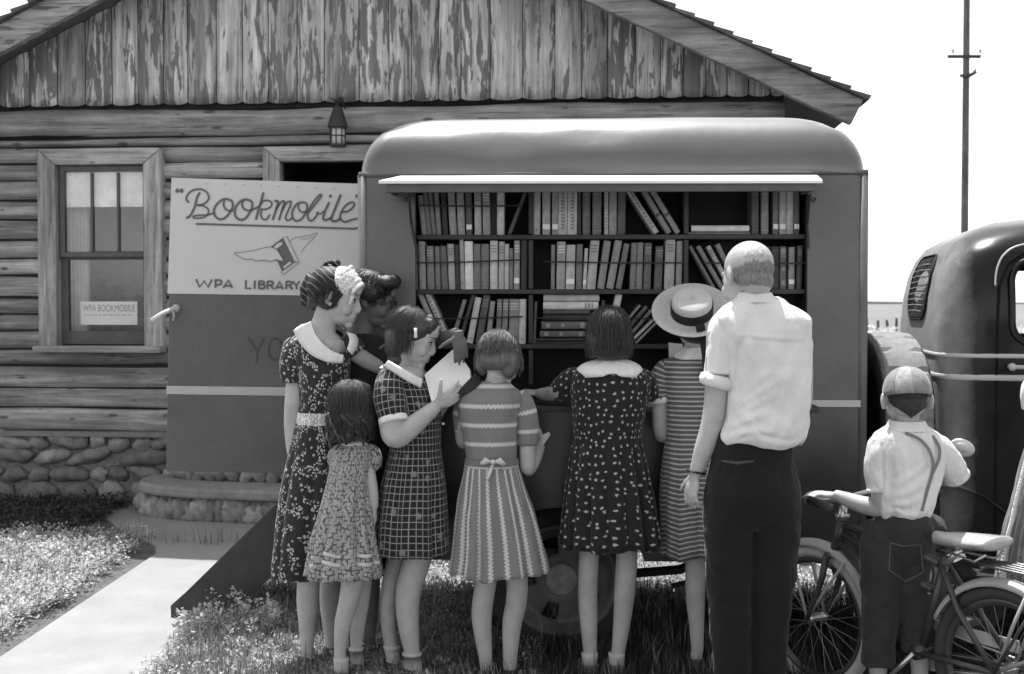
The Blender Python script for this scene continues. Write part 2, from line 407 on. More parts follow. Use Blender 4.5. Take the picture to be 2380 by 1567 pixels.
er = HF.at(1975, 292, -.45); el_u = UL-.9
roofside((er.x, er.z), (ua, za_), 'r', 20); roofside((el_u, rake_z(el_u)), (ua, za_), 'l', 20)
# foundation of field stones
STONE = attr_mat('field_stone', .11, .28, .85, .35, 14)
mb = MB(); mort = MB(); zf = hz(1003)
mort.box(((UL+UR)/2, .06, zf/2-.1), (UR-UL, .14, zf+.2)); mort.build('foundation_mortar', plain('mortar', .17, scale=30, var=.35), cabin)
def stone(mb, c, r, flat=.6):
    M_ = Matrix.Rotation(random.uniform(-.35, .35), 3, 'Y'); b = len(mb.v); mb.ell(c, r, M_.to_4x4(), 14, 9, att=random.random()); sd = random.random()*50
    for i in range(b, len(mb.v)):
        v = mb.v[i]-Vector(c); q = v.normalized(); f = 1+.42*noise.noise(q*1.5+Vector((sd, 0, 0)))+.14*noise.noise(q*4+Vector((sd, 0, 0))); mb.v[i] = Vector(c)+v*f
zrow = .0; r_ = 0
while zrow < zf-.02:
    hh = random.uniform(.10, .19); u = UL+.1
    while u < UR-.1:
        ww = random.uniform(.12, .42)
        if not (du0-.3 < u < du1+.3 and zrow > .5): stone(mb, (u+ww/2, -.02, min(zrow+hh/2+random.uniform(-.02, .02), zf-.06)), (ww/2*1.0, .05, hh/2*.98))
        u += ww*.98
    zrow += hh*.97; r_ += 1
mb.build('foundation_stones', STONE, cabin, smooth=True)
mb = MB(); mb.box(((UL+UR)/2, -.01, zf-.015), (UR-UL+.04, .12, .035)); mb.build('foundation_cap', plain('mortar_light', .2, scale=12), cabin)
# window
def wframe(name, u0, u1, z0, z1, w, hl=True, y=-.06, sill=True):
    root = empty(name); root.parent = cabin
    a = MB(); t = .11
    a.prism([(u0-w, y, z0-.02), (u0, y, z0-.02), (u0, y, z1), (u0-w, y, z1+w*.85)], (0, t, 0), att=.2)
    a.prism([(u1, y, z0-.02), (u1+w, y, z0-.02), (u1+w, y, z1+w*.85), (u1, y, z1)], (0, t, 0), att=.6)
    a.build('casing', FRW, root, bevel=.008)
    b = MB(); b.prism([(u0-w+.002, y-.003, z1+w*.85), (u0+.002, y-.003, z1+.001), (u1-.002, y-.003, z1+.001), (u1+w-.002, y-.003, z1+w*.85)], (0, t, 0), att=.8)
    b.build('head_casing', FRH, root, bevel=.008)
    if sill:
        b = MB(); b.box(((u0+u1)/2, y-.01, z0-.035), (u1-u0+2*w+.02, .15, .05), att=.3); b.build('sill', FRH, root, bevel=.008)
    return root
fw = wu0-HF.at(96, 600).x
wr = wframe('window', wu0, wu1, wz0, wz1, fw)
PAINT = plain('sash_paint', .10, .5)
def bar(mb, x0, y0, x1, y1, off, dep): # bar given by two pixel corners
    a = HF.at(x0, y1, off); b = HF.at(x1, y0, off); mb.box(((a.x+b.x)/2, off+dep/2, (a.z+b.z)/2), (b.x-a.x, dep, b.z-a.z))
mb = MB(); o = -.012
bar(mb, 139, 385, 149, 598, o, .035); bar(mb, 333, 385, 343, 598, o, .035); bar(mb, 149, 385, 333, 399, o, .035); bar(mb, 149, 586, 333, 598, o, .035)
bar(mb, 211, 401, 214.5, 584, o, .03); bar(mb, 272, 401, 275.5, 584, o, .03); mb.build('upper_sash', PAINT, wr, bevel=.002)
mb = MB(); o = .028
bar(mb, 139, 598, 158, 800, o, .035); bar(mb, 334, 598, 343, 800, o, .035); bar(mb, 158, 598, 334, 604, o, .035); bar(mb, 158, 770, 334, 800, o, .035); mb.build('lower_sash', PAINT, wr, bevel=.002)
T = NT('window_glass'); g = T.n('ShaderNodeBsdfGlossy'); g.inputs['Roughness'].default_value = .03; tr = T.n('ShaderNodeBsdfTransparent'); mx = T.n('ShaderNodeMixShader'); mx.inputs[0].default_value = .10
g.inputs['Color'].default_value = (.8, .8, .8, 1); tr.inputs['Color'].default_value = (.9, .9, .9, 1)
T.link(tr.outputs[0], mx.inputs[1]); T.link(g.outputs[0], mx.inputs[2]); T.link(mx.outputs[0], T.t.nodes['Material Output'].inputs[0]); T.bump(T.noise(T.coord('Object'), 3, 2), .05, .01); GLASS = T.m
mb = MB()
a = HF.at(150, 585, .008); b = HF.at(332, 400, .008); mb.add([(a.x, .008, a.z), (b.x, .008, a.z), (b.x, .008, b.z), (a.x, .008, b.z)], [(0,1,2,3)])
a = HF.at(156, 772, .05); b = HF.at(335, 602, .05); mb.add([(a.x, .05, a.z), (b.x, .05, a.z), (b.x, .05, b.z), (a.x, .05, b.z)], [(0,1,2,3)])
mb.build('pane', GLASS, wr)
CLOTH = plain('curtain_cloth', .55, .9)
mb = MB(); a = HF.at(150, 482, .035); b = HF.at(334, 395, .035); mb.box(((a.x+b.x)/2, .035, (a.z+b.z)/2), (b.x-a.x, .006, b.z-a.z)); mb.build('roller_blind', plain('blind', .92), wr)
mb = MB(); a = HF.at(160, 780, .16); b = HF.at(203, 395, .16); vs = []
for i in range(25):
    u = a.x+(b.x-a.x)*i/24; yy = .17+.018*sin(i*1.35); vs += [(u, yy, a.z), (u, yy, b.z)]
mb.add(vs, [(2*i, 2*i+2, 2*i+3, 2*i+1) for i in range(24)]); mb.build('curtain', CLOTH, wr, smooth=True)
mb = MB(); a = HF.at(140, 806, .1); b = HF.at(345, 380, .1); mb.box(((a.x+b.x)/2, .72, (a.z+b.z)/2), (b.x-a.x+.9, .02, 2.2)); mb.box(((a.x+b.x)/2, .25, a.z-.0), (b.x-a.x, .28, .02)); mb.build('room_wall', plain('room_plaster', .35), wr)
# card in the window and the plants behind it
card = MB(); a = HF.at(188, 755, .075); b = HF.at(319, 701, .075); card.box(((a.x+b.x)/2, .075, (a.z+b.z)/2), (b.x-a.x, .004, b.z-a.z))
co = card.build('window_card', plain('white_card', .85, var=.05)); co.matrix_world = HF.M
tag(co, 'white handwritten card propped in the cabin window', 'card')
def text_mesh(txt, size, name, mat, parent, M, ext=.0008, width=None):
    cu = bpy.data.curves.new(name, 'FONT'); cu.body = txt; cu.size = size; cu.extrude = ext; cu.align_x = 'CENTER'; cu.align_y = 'CENTER'
    ob = bpy.data.objects.new(name+'_t', cu); COL.objects.link(ob); dg = bpy.context.evaluated_depsgraph_get()
    me = bpy.data.meshes.new_from_object(ob.evaluated_get(dg)); bpy.data.objects.remove(ob); me.name = name
    if width:
        xs = [v.co.x for v in me.vertices]; k = width/(max(xs)-min(xs))
        for v in me.vertices: v.co.x *= k
    me.transform(M); me.materials.clear(); me.materials.append(mat); o = bpy.data.objects.new(name, me); COL.objects.link(o); o.parent = parent; return o
INK = plain('faded_ink', .33, var=.1); cwid = b.x-a.x; chh = b.z-a.z
text_mesh('WPA BOOKMOBILE', chh*.42, 'lettering', INK, co, Matrix.Translation(((a.x+b.x)/2, .0718, b.z-chh*.30)) @ Matrix.Rotation(pi/2, 4, 'X'), width=cwid*.92)
mb = MB()
for k, zz in enumerate((.58,)):
    x = a.x+cwid*.06
    while x < b.x-cwid*.1:
        l = random.uniform(.012, .04); mb.box((x+l/2, .0722, b.z-chh*zz), (l, .001, .010)); x += l+.010
mb.build('small_writing', plain('faint_ink', .5), co)
for k, (px, hh) in enumerate(((238, 652), (275, 668), (325, 690))):
    r0_ = HF.at(px, 760, .2); t0 = HF.at(px, hh, .2); root = empty('potted_plant', HF.M @ r0_)
    tag(root, ['dark bushy plant behind the left half of the window card', 'dark spiky plant behind the right half of the window card', 'small dark plant at the right edge of the window pane'][k], 'plant', 'plants standing in the cabin window')
    H_ = t0.z-r0_.z; pm = MB(); pm.tube([(0,0,-.02), (0,0,.07)], [.04, .055], 14); pm.build('pot', plain('clay_pot', .1), root)
    lm = MB()
    for i in range(260):
        an = random.random()*6.28; t = random.random(); rr = .10*(1-t*.8)*random.random()**.5 ; c = Vector((rr*cos(an), rr*sin(an), .07+(H_-.07)*t)); d = Vector((cos(an), sin(an), .7)).normalized()*.045; s_ = d.cross(Vector((0,0,1))).normalized()*.014
        lm.add([c-s_, c+s_, c+d], [(0,1,2)])
    lm.build('foliage', plain('dark_leaf', .012), root)
# doorway
dr = wframe('doorway', du0, du1, dz0, dz1, .13, sill=False)
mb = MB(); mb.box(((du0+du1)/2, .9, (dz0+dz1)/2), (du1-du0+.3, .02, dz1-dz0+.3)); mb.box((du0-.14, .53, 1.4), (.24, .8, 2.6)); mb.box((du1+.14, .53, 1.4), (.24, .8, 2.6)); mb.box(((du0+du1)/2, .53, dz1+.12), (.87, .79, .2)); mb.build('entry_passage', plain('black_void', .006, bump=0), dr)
# wall lantern
lc = HF.at(785, 300, -.16); lan = empty('wall_lantern', M=HF.M @ Matrix.Translation((lc.x, lc.y, lc.z))); sc_ = 1/S(8.95)
tag(lan, 'dark iron lantern with a pointed hood and four-pane glass, above the cabin doorway', 'lantern')
IRON = plain('black_iron', .035, .55, .4)
q = lambda y: HF.at(785, y, -.16).z-lc.z
mb = MB(); mb.tube([(0,0,q(296)), (0,0,q(290)), (0,0,q(262)), (0,0,q(250)), (0,0,q(244))], [.075, .072, .045, .03, .008], 16); mb.build('hood', IRON, lan, smooth=False)
mb = MB(); mb.tube([(.0,0,q(250)), (0,0,q(232)), (.01,.04,q(225)), (.02,.14,q(240)), (.02,.16,q(262))], .009, 8)
for k in range(7): mb.tube([(0,0,q(240)), (.03*cos(k), .03*sin(k)+.02, q(232)), (.05*cos(k+.3), .05*sin(k+.3), q(228+6*(k % 3)))], [.008, .006, .003], 6)
mb.build('bracket', IRON, lan, smooth=True)
mb = MB(); zt_, zb_ = q(296), q(337)
mb.tube([(0,0,zb_-.012), (0,0,zb_+.004)], .062, 18); mb.tube([(0,0,zt_-.012), (0,0,zt_)], .062, 18)
for k in range(8): an = k*pi/4+pi/2*.5*0; mb.tube([(.056*cos(an), .056*sin(an), zb_), (.056*cos(an), .056*sin(an), zt_)], .0045, 6)
mb.tube([(.056*cos(i*pi/12), .056*sin(i*pi/12), (zt_+zb_)/2) for i in range(24)], .0045, 6, closed=True); mb.build('cage', IRON, lan, smooth=False)
mb = MB(); mb.tube([(0,0,zb_), (0,0,zt_)], .050, 24); T = NT('frosted_glass'); T.p.inputs['Transmission Weight'].default_value = .25; mb.build('glass', T.done(.75, .5), lan, smooth=True)
# stone porch steps
pc_ = (HF.at(770, 1100).x, 0)
steps = empty('porch_steps', M=HF.M); tag(steps, 'curved stone and concrete porch steps below the cabin doorway', 'steps')
def halfell(cx, a, b, n=40): return [(cx-a*cos(pi*i/n), -b*math.sqrt(max(0, sin(pi*i/n)))*1.0) for i in range(n+1)]
CONC = plain('step_concrete', .26, scale=14, var=.2)
f1 = HF.at(330, 1217); au = pc_[0]-HF.at(297, 1150, -.5).x
mb = MB(); pl = halfell(pc_[0], au, .80); mb.prism([(u, v-.0, .165) for u, v in pl], (0, 0, .075)); mb.build('lower_tread', CONC, steps, bevel=.02)
mb = MB(); pl = halfell(pc_[0], au-.18, .46); mb.prism([(u, v, .415) for u, v in pl], (0, 0, .07)); mb.build('upper_tread', CONC, steps, bevel=.02)
mb = MB()
for (a_, b_, z0, z1) in ((au-.05, .76, -.03, .16), (au-.24, .42, .24, .415)):
    pl = halfell(pc_[0], a_, b_, 30); mb.prism([(u, v+.02, z0) for u, v in pl], (0, 0, z1-z0), att=.2)
    i = 0; n = 64; pl = halfell(pc_[0], a_, b_, n)
    for k in range(1, n, 1):
        u, v = pl[k]
        if k % 2 == 0 or random.random() < .6: stone(mb, (u, v+.03, z0+(z1-z0)*random.uniform(.35, .65)), (random.uniform(.05, .11), .06, (z1-z0)*random.uniform(.4, .55)))
mb.build('stone_riser', attr_mat('riser_stone', .16, .32, .85, .35, 18), steps, smooth=True)
# ================================================================ TELEPHONE POLE, FENCE
PD = 42.0; pole = empty('telephone_pole', (W(2242, 515, PD).x, PD, 0)); tag(pole, 'tall wooden telephone pole with one crossarm, beyond the truck cab', 'telephone pole')
k = 1/S(PD); mb = MB(); zz = lambda y: CAMH+(HOR-y)*k
mb.tube([(0,0,-.5), (0,0,zz(500)), (0,0,zz(0)), (-.02,0,zz(-160))], [.13, .125, .105, .085], 14); mb.build('shaft', wood('pole_wood', .17, 2, False), pole, smooth=True)
mb = MB(); mb.box((-.1*0-.12, -.14, zz(137)), (76*k, .09, .11)); mb.build('crossarm', plain('arm_wood', .05), pole, bevel=.01)
mb = MB(); mb.tube([(-.25,-.1,zz(180)), (0,-.16,zz(183)), (.3,-.1,zz(172))], [.05, .07, .05], 8); mb.tube([(.15,-.1,zz(176)), (.3,-.1,zz(165))], .03, 6); mb.build('bracket', IRON, pole)
mb = MB(); mb.box((0, -.14, zz(-60)), (2.2, .1, .12)); mb.tube([(-.9,-.12,zz(-55)), (-.2,-.12,zz(3))], .02, 6); mb.tube([(.9,-.12,zz(-55)), (.2,-.12,zz(3))], .02, 6); mb.build('top_crossarm', plain('arm_wood', .05), pole)
for dx in (-.5, .42):
    mb = MB(); mb.tube([(dx,-.14,zz(131)), (dx,-.14,zz(124)), (dx,-.14,zz(118))], [.02, .05, .03], 10); mb.build('insulator', plain('glass_insulator', .4, .3), pole, smooth=True)
FD = 62.0
for k, px in enumerate((2014, 2040, 2062, 2083, 2096, 1985, 1950)):
    p = W(px, 770, FD+k*1.2); h_ = .9+.25*random.random(); mb = MB(); mb.tube([(0,0,-.6), (.01,0,h_*.6), (random.uniform(-.05,.05),0,h_)], [.09, .08, .06], 8)
    o = mb.build('fence_post', plain('old_post', .06)); o.location = (p.x, FD+k*1.2, -.25)
    tag(o, ['short dark fence post nearest the bookmobile in the gap before the truck', 'second dark fence post in the gap', 'third dark fence post standing mid-gap', 'fourth dark fence post, above the spare tyre', 'dark fence post beside the truck cab', 'fence post hidden behind the bookmobile edge', 'fence post behind the bookmobile'][k] if k < 5 else 'far fence post hidden behind the bookmobile', 'fence post', 'far fence posts across the plain')
# ================================================================ BOOKMOBILE BODY
VF = Frame(843, 5.34, 2006, 5.26)
van = empty('bookmobile_body', M=VF.M); tag(van, 'dark box-shaped bookmobile body with rounded roof, open bookshelf side and small awning', 'bookmobile')
def vt(x, y, off=0): return VF.at(x, y, off)
VL = VF.L; VD = 1.20; zs_ = vt(1500, 404).z; zb = vt(1500, 1305).z
ox0, ox1, oz0, oz1 = vt(965, 600).x, vt(1877, 600).x, vt(1400, 945).z, vt(1400, 436).z
VP = NT('van_paint'); c = VP.coord('Object'); n = VP.noise(c, 2.2, 6, .65, .6); n2 = VP.noise(c, 40, 4, .7); sc_n = VP.noise(VP.coord('Object', (3, 3, 22), rot=(0, .5, 0)), 6, 5, .7)
col = VP.math('MULTIPLY', VP.mr(n, .32, .68, .082, .135), VP.mr(n2, .3, .7, .93, 1.07)); col = VP.math('ADD', col, VP.math('MULTIPLY', VP.mr(sc_n, .70, .78, 0, 1), .05))
VP.bump(VP.noise(c, 3.5, 3), .12, .02); VP.done(col, VP.mr(n, .3, .7, .30, .42), .5); VP = VP.m
def arch(cx, cz, r, n=18, zb=zb):
    a0 = math.acos(0) ; pts = []
    for i in range(n+1):
        a = pi - pi*i/n; pts.append((cx+r*cos(a), max(zb, cz+r*sin(a))))
    return pts
wc = vt(1305, 1356, .08); wr_ = .325; wc.z = .308
# near side: flat sheets round the book opening
mb = MB(); th = .035
def sheet(poly): mb.prism([(u, 0, z) for u, z in poly], (0, th, 0))
sheet([(0, zb), (ox0, zb), (ox0, zs_), (0, zs_)]); sheet([(ox1, zb), (VL, zb), (VL, zs_), (ox1, zs_)]); sheet([(ox0, oz1), (ox1, oz1), (ox1, zs_), (ox0, zs_)])
ap = [(u, z) for u, z in arch(wc.x, wc.z-.06, .40) if z > zb+.001]
sheet([(ox0, zb)] + [(ap[0][0]-.01, zb)] + ap + [(ap[-1][0]+.01, zb)] + [(ox1, zb), (ox1, oz0), (ox0, oz0)])
mb.build('side_panel', VP, van, bevel=.0)
zst = vt(1940, 947).z   # below the stripe, dark reflections are put into a thin sheet's colour
LP_ = plain('lower_reflection_tone', .028, .32, .6, var=.35, scale=3, coat=.3)
mb = MB(); mb.prism([(u, -.003, z) for u, z in ([(.02, zb+.002), (ap[0][0]-.01, zb+.002)] + ap + [(ap[-1][0]+.01, zb+.002), (VL-.02, zb+.002), (VL-.02, zst), (.02, zst)])], (0, .002, 0)); mb.build('lower_reflection_sheet', LP_, van)
mb = MB(); mb.box((th/2+.001, VD/2+.02, (zb+zs_)/2+.0), (th, VD-.08, zs_-zb)); mb.box((VL-th/2-.001, VD/2+.02, (zb+zs_)/2), (th, VD-.08, zs_-zb)); mb.box((VL/2, VD-.02, (zb+zs_)/2), (VL, .03, zs_-zb)); mb.box((VL/2, VD/2+.14, zb+.10), (VL-.1, VD-.40, .05))
mb.build('end_panels', VP, van)
for u in (0, VL):
    mb = MB(); mb.tube([(u, 0.012, zb), (u, .012, zs_)], .022, 10); mb.build('corner_post', VP, van, smooth=True)
# roof: rounded all round
mb = MB(); rr = .255; nph = 12; rings = []
def rrect(x0, x1, y0, y1, r, n=8):
    out = []
    for cx_, cy_, a0 in ((x1-r, y0+r, -pi/2), (x1-r, y1-r, 0), (x0+r, y1-r, pi/2), (x0+r, y0+r, pi)):
        for i in range(n+1): a = a0+pi/2*i/n; out.append((cx_+r*cos(a), cy_+r*sin(a)))
    return out
def rrect_dense(x0, x1, y0, y1, r):
    P = rrect(x0, x1, y0, y1, r); o = []
    for i, p in enumerate(P):
        q = P[(i+1) % len(P)]; k = 24 if i % 9 == 8 else 1
        for j in range(k): o.append((p[0]+(q[0]-p[0])*j/k, p[1]+(q[1]-p[1])*j/k))
    return o
ztop = vt(1400, 277, .25).z; hh = ztop-zs_
levels = [(0, 0), (0, .02)] + [(1-cos(pi/2*i/nph), sin(pi/2*i/nph)) for i in range(1, nph+1)] + [(1.6, 1.01), (2.2, 1.02)]
k = None; vs = []
for ins, up in levels:
    i_ = ins*rr; R_ = max(.03, .07+(.02)*ins)
    P = rrect_dense(-.012+i_*1.0, VL+.012-i_*1.0, -.014+i_*1.02, VD+.01-i_*1.02, R_ + (.06 if ins > .3 else .02*ins))
    k = len(P)
    for (u, v) in P:
        z = zs_+hh*up
        dn = .007*noise.noise(Vector((u*2.2, v*3, z*5)))*(1 if 0 < up < 1 else .3)
        if v < .3: dn += -.02*math.exp(-((u-.62)**2/.03+(up-.5)**2/.12)) - .012*math.exp(-((u-1.0)**2/.02+(up-.62)**2/.03))
        vs.append((u, v-dn*1.0, z+dn*.4))
fs = [(l*k+i, l*k+(i+1) % k, (l+1)*k+(i+1) % k, (l+1)*k+i) for l in range(len(levels)-1) for i in range(k)] + [tuple((len(levels)-1)*k+i for i in range(k))]
mb.add(vs, fs); T = NT('roof_paint'); c = T.coord('Object'); n = T.noise(c, 2.2, 6, .65, .6); T.bump(T.noise(c, 5, 3), .15, .02); T.done(T.mr(n, .3, .7, .055, .08), .34, .8); T.p.inputs['Coat Weight'].default_value = 1; T.p.inputs['Coat Roughness'].default_value = .24; ROOFP = T.m
mb.build('roof', ROOFP, van, smooth=True)
mb = MB(); mb.tube([(-.015, .0, zs_), (VL+.015, .0, zs_+.003)], (.012), 8); mb.build('drip_rail', VP, van, smooth=True)
# interior
BLK = plain('shelf_dark', .022, .6, var=.25); SHW = plain('shelf_board', .045, .6, var=.3)
mb = MB(); mb.box(((ox0+ox1)/2, .30, (oz0+oz1)/2), (ox1-ox0+.06, .01, oz1-oz0+.1)); mb.build('shelf_back', BLK, van)
for u in (ox0-.012, ox1+.012):
    mb = MB(); mb.box((u, .16, (oz0+oz1)/2), (.02, .26, oz1-oz0+.04)); mb.build('shelf_cheek', BLK, van)
BO = .065                        # book spines stand this far behind the face
zsh = [vt(1400, 546, BO).z, vt(1400, 673, BO).z, vt(1400, 800, BO).z]
for z in zsh:
    mb = MB(); mb.box(((ox0+ox1)/2, .045+.12, z-.010), (ox1-ox0-.004, .25, .02)); mb.build('shelf', SHW, van, bevel=.003)
dv = [vt(1234, 600, BO).x, vt(1594, 600, BO).x]
for u in dv:
    mb = MB(); z0 = zsh[0]; 
    for (a, b) in ((oz1, zsh[0]+.001), (zsh[0]-.021, zsh[1]+.001), (zsh[1]-.021, zsh[2]+.001), (zsh[2]-.021, zsh[2]-.18)): mb.box((u, .05+.12, (a+b)/2), (.020, .24, abs(a-b)-.004))
    mb.build('divider', SHW, van, bevel=.003)
mb = MB(); lz = vt(1400, 932, 0).z; mb.box(((ox0+ox1)/2, -.02, lz-.012), (ox1-ox0, .50, .024)); mb.build('counter_ledge', SHW, van, bevel=.004)
for (xa, xb, y, ya) in ((975, 1215, 477, 478), (965, 1208, 611, 604), (1262, 1590, 608, 611), (1005, 1215, 741, 736), (1640, 1873, 611, 612), (1240, 1300, 738, 739), (1420, 1590, 738, 741)):
    mb = MB(); a = vt(xa, y, .035); b = vt(xb, ya, .035); mb.tube([a, (a+b)/2+Vector((0,0,-.003)), b], .0032, 6); mb.build('retaining_wire', plain('wire', .02, .4), van)
# awning
aw = MB(); a0, a1, f0, f1 = vt(935, 408, 0), vt(1897, 406, 0), vt(880, 420, -.25), vt(1912, 419, -.25)
WHT = plain('white_paint', .82, .45, var=.05)
aw.prism([(a0.x, -.004, a0.z), (a1.x, -.004, a1.z), (f1.x, -.25, f1.z), (f0.x, -.25, f0.z)], (0, 0, -.012)); aw.build('awning_top', WHT, van)
aw = MB(); g0, g1 = vt(896, 424, -.235), vt(1897, 424, -.235); zl = vt(1400, 446, -.235).z; aw.box(((g0.x+g1.x)/2, -.225, (g0.z-.004+zl)/2), (g1.x-g0.x, .02, g0.z-.004-zl)); 
aw.box((g0.x+.012, -.115, (g0.z+zl)/2), (.018, .20, .035)); aw.box((g1.x-.012, -.115, (g0.z+zl)/2), (.018, .20, .035)); aw.box(((g0.x+g1.x)/2, -.115, g0.z-.014), (g1.x-g0.x-.05, .20, .008)); aw.build('awning_fascia', plain('fascia_paint', .10, .5), van, bevel=.003)
for px in (948, 1884):
    sg = 1 if px < 1400 else -1
    b = MB(); p = vt(px, 452, -.01); b.tube([vt(px, 452, -.2), vt(px, 455, -.12), p], .006, 6); b.tube([vt(px+2*sg, 455, -.19), vt(px+8*sg, 520, -.02), vt(px+(22 if sg > 0 else -4), 590, .01)], .006, 6)
    b.tube([p+Vector((.012*cos(t*.6)*(1-t/16), -.06, -.03+.012*sin(t*.6)*(1-t/16))) for t in range(13)], .0035, 6); b.build('awning_bracket', IRON, van)
STR = plain('stripe_paint', .5, .45, var=.06)
mb = MB(); a = vt(1879, 930); b = vt(2001, 946); mb.box(((a.x+b.x)/2, -.004, (a.z+b.z)/2), (b.x-a.x, .006, a.z-b.z)); mb.build('stripe', STR, van)
mb = MB(); a = vt(843, 931); b = vt(963, 946); mb.box(((a.x+b.x)/2, -.004, (a.z+b.z)/2), (b.x-a.x-.01, .006, a.z-b.z)); mb.build('stripe', STR, van)
# chassis rail, springs under the body
mb = MB(); mb.box((VL/2, .38, .46), (VL-.1, .07, .12)); mb.box((VL/2, .86, .46), (VL-.1, .07, .12)); mb.tube([(wc.x, .1, wc.z), (wc.x, 1.10, wc.z)], .035, 10)
mb.tube([(wc.x+.75, .38, .42), (wc.x+.55, .38, .30), (wc.x+.1, .38, .26), (wc.x-.5, .38, .40)], .022, 6, flat=1.6); mb.tube([(wc.x+.5, .3, .24), (wc.x+.95, .3, .36)], .012, 6); mb.build('chassis', plain('chassis_black', .02), van)
# wheels
TYR = plain('tyre_rubber', .045, .8, var=.3, scale=30); RIM = plain('rim_paint', .13, .5, var=.25, scale=16)
def disc_wheel(root, c, tr, tw, rimr, facing=-1, hole=True):
    t = MB(); prof = [(rimr*.98, -tw*.38), (rimr*1.1, -tw*.5), (tr*.93, -tw*.48), (tr*.985, -tw*.36), (tr, 0), (tr*.985, tw*.36), (tr*.93, tw*.48), (rimr*1.1, tw*.5), (rimr*.98, tw*.38)]
    n = 56; vs = [(r*cos(2*pi*i/n), y, r*sin(2*pi*i/n)) for i in range(n) for r, y in prof]; m = len(prof)
    t.add(vs, [(i*m+j, i*m+(j+1) % m, ((i+1) % n)*m+(j+1) % m, ((i+1) % n)*m+j) for i in range(n) for j in range(m)])
    wh = empty('wheel'); wh.parent = root; wh.location = c; t.build('tyre', TYR, wh, smooth=True)
    d = MB(); n = 60; rs = [(rimr*1.06, -.45), (rimr*1.07, -.52), (rimr*1.0, -.53), (rimr*.95, -.40), (rimr*.88, -.22), (rimr*.80, -.16)]
    rs = [(r, y*tw) for r, y in rs] + [(rimr*.72, -.22*tw), (rimr*.62, -.25*tw), (rimr*.50, -.27*tw), (rimr*.44, -.30*tw), (rimr*.3, -.36*tw)]
    vs = [(r*cos(2*pi*i/n), y, r*sin(2*pi*i/n)) for i in range(n) for r, y in rs]; m = len(rs); fs = []
    for i in range(n):
        for j in range(m-1):
            if hole and 5 <= j <= 7 and (i % 12) in (4, 5, 6, 7): continue
            fs.append((i*m+j, i*m+j+1, ((i+1) % n)*m+j+1, ((i+1) % n)*m+j))
    d.add(vs, fs); d.build('rim', RIM, wh, smooth=True, solid=.004)
    h = MB(); h.ell((0, -.36*tw, 0), (rimr*.31, .018, rimr*.31), nu=28); h.build('hubcap', plain('hubcap_dusty', .26, .6, var=.3, scale=22), wh, smooth=True)
    return wh
disc_wheel(van, (wc.x, wc.y+.09, wc.z), .335, .17, .232)
w2 = disc_wheel(van, (wc.x, 1.08, wc.z), .335, .17, .232); w2.rotation_euler = (0, 0, pi)
# ================================================================ REAR DOOR with the lettered sign board
DF = Frame(392, 6.06, 860, 6.19); dt = DF.at
roll = R(.9)
door = empty('rear_door'); door.parent = van; door.matrix_world = DF.M
door.matrix_parent_inverse = van.matrix_world.inverted() if False else Matrix.Identity(4)
door.matrix_local = VF.I @ DF.M
U0 = dt(398, 413).x
mb = MB(); P = [dt(398, 413), dt(860, 428), dt(860, 1103), dt(386, 1096)]
mb.prism([(p.x, 0, p.z) for p in P], (0, .035, 0)); T = NT('door_paint'); c = T.coord('Object'); n = T.noise(c, 2.5, 6, .65, .8); n2 = T.noise(c, 50, 4, .7); T.bump(n2, .1, .003)
DP = T.done(T.math('MULTIPLY', T.mr(n, .3, .7, .095, .135), T.mr(n2, .3, .7, .9, 1.1)), .5, .4); mb.build('door_leaf', DP, door, bevel=.003)
SIGNP = plain('sign_cream', .64, .6, var=.05, scale=3)
mb = MB(); P = [dt(398.5, 414, -.003), dt(858, 429, -.003), dt(858, 689, -.003), dt(389.5, 682.5, -.003)]; mb.prism([(p.x, -.003, p.z) for p in P], (0, .002, 0)); mb.build('sign_field', SIGNP, door)
mb = MB(); P = [dt(387, 897, -.003), dt(858, 903, -.003), dt(858, 923, -.003), dt(386.5, 916, -.003)]; mb.prism([(p.x, -.003, p.z) for p in P], (0, .002, 0)); mb.build('stripe', STR, door)
LET = plain('letter_paint', .145, .6, var=.1)
def sp(cx_, cy_, off=-.0055): return dt(383.5+cx_*.20021, 395.1+cy_*.20021, off)
def stroke(mb, pts, wpx=24, smooth=True):
    pts = [tuple(map(float, p)) for p in pts]
    if smooth and len(pts) > 2: pts = crom(pts, 6)
    mb.strip([sp(*p) for p in pts], wpx*.20021/S(6.12), (0, -1, 0), .0015)
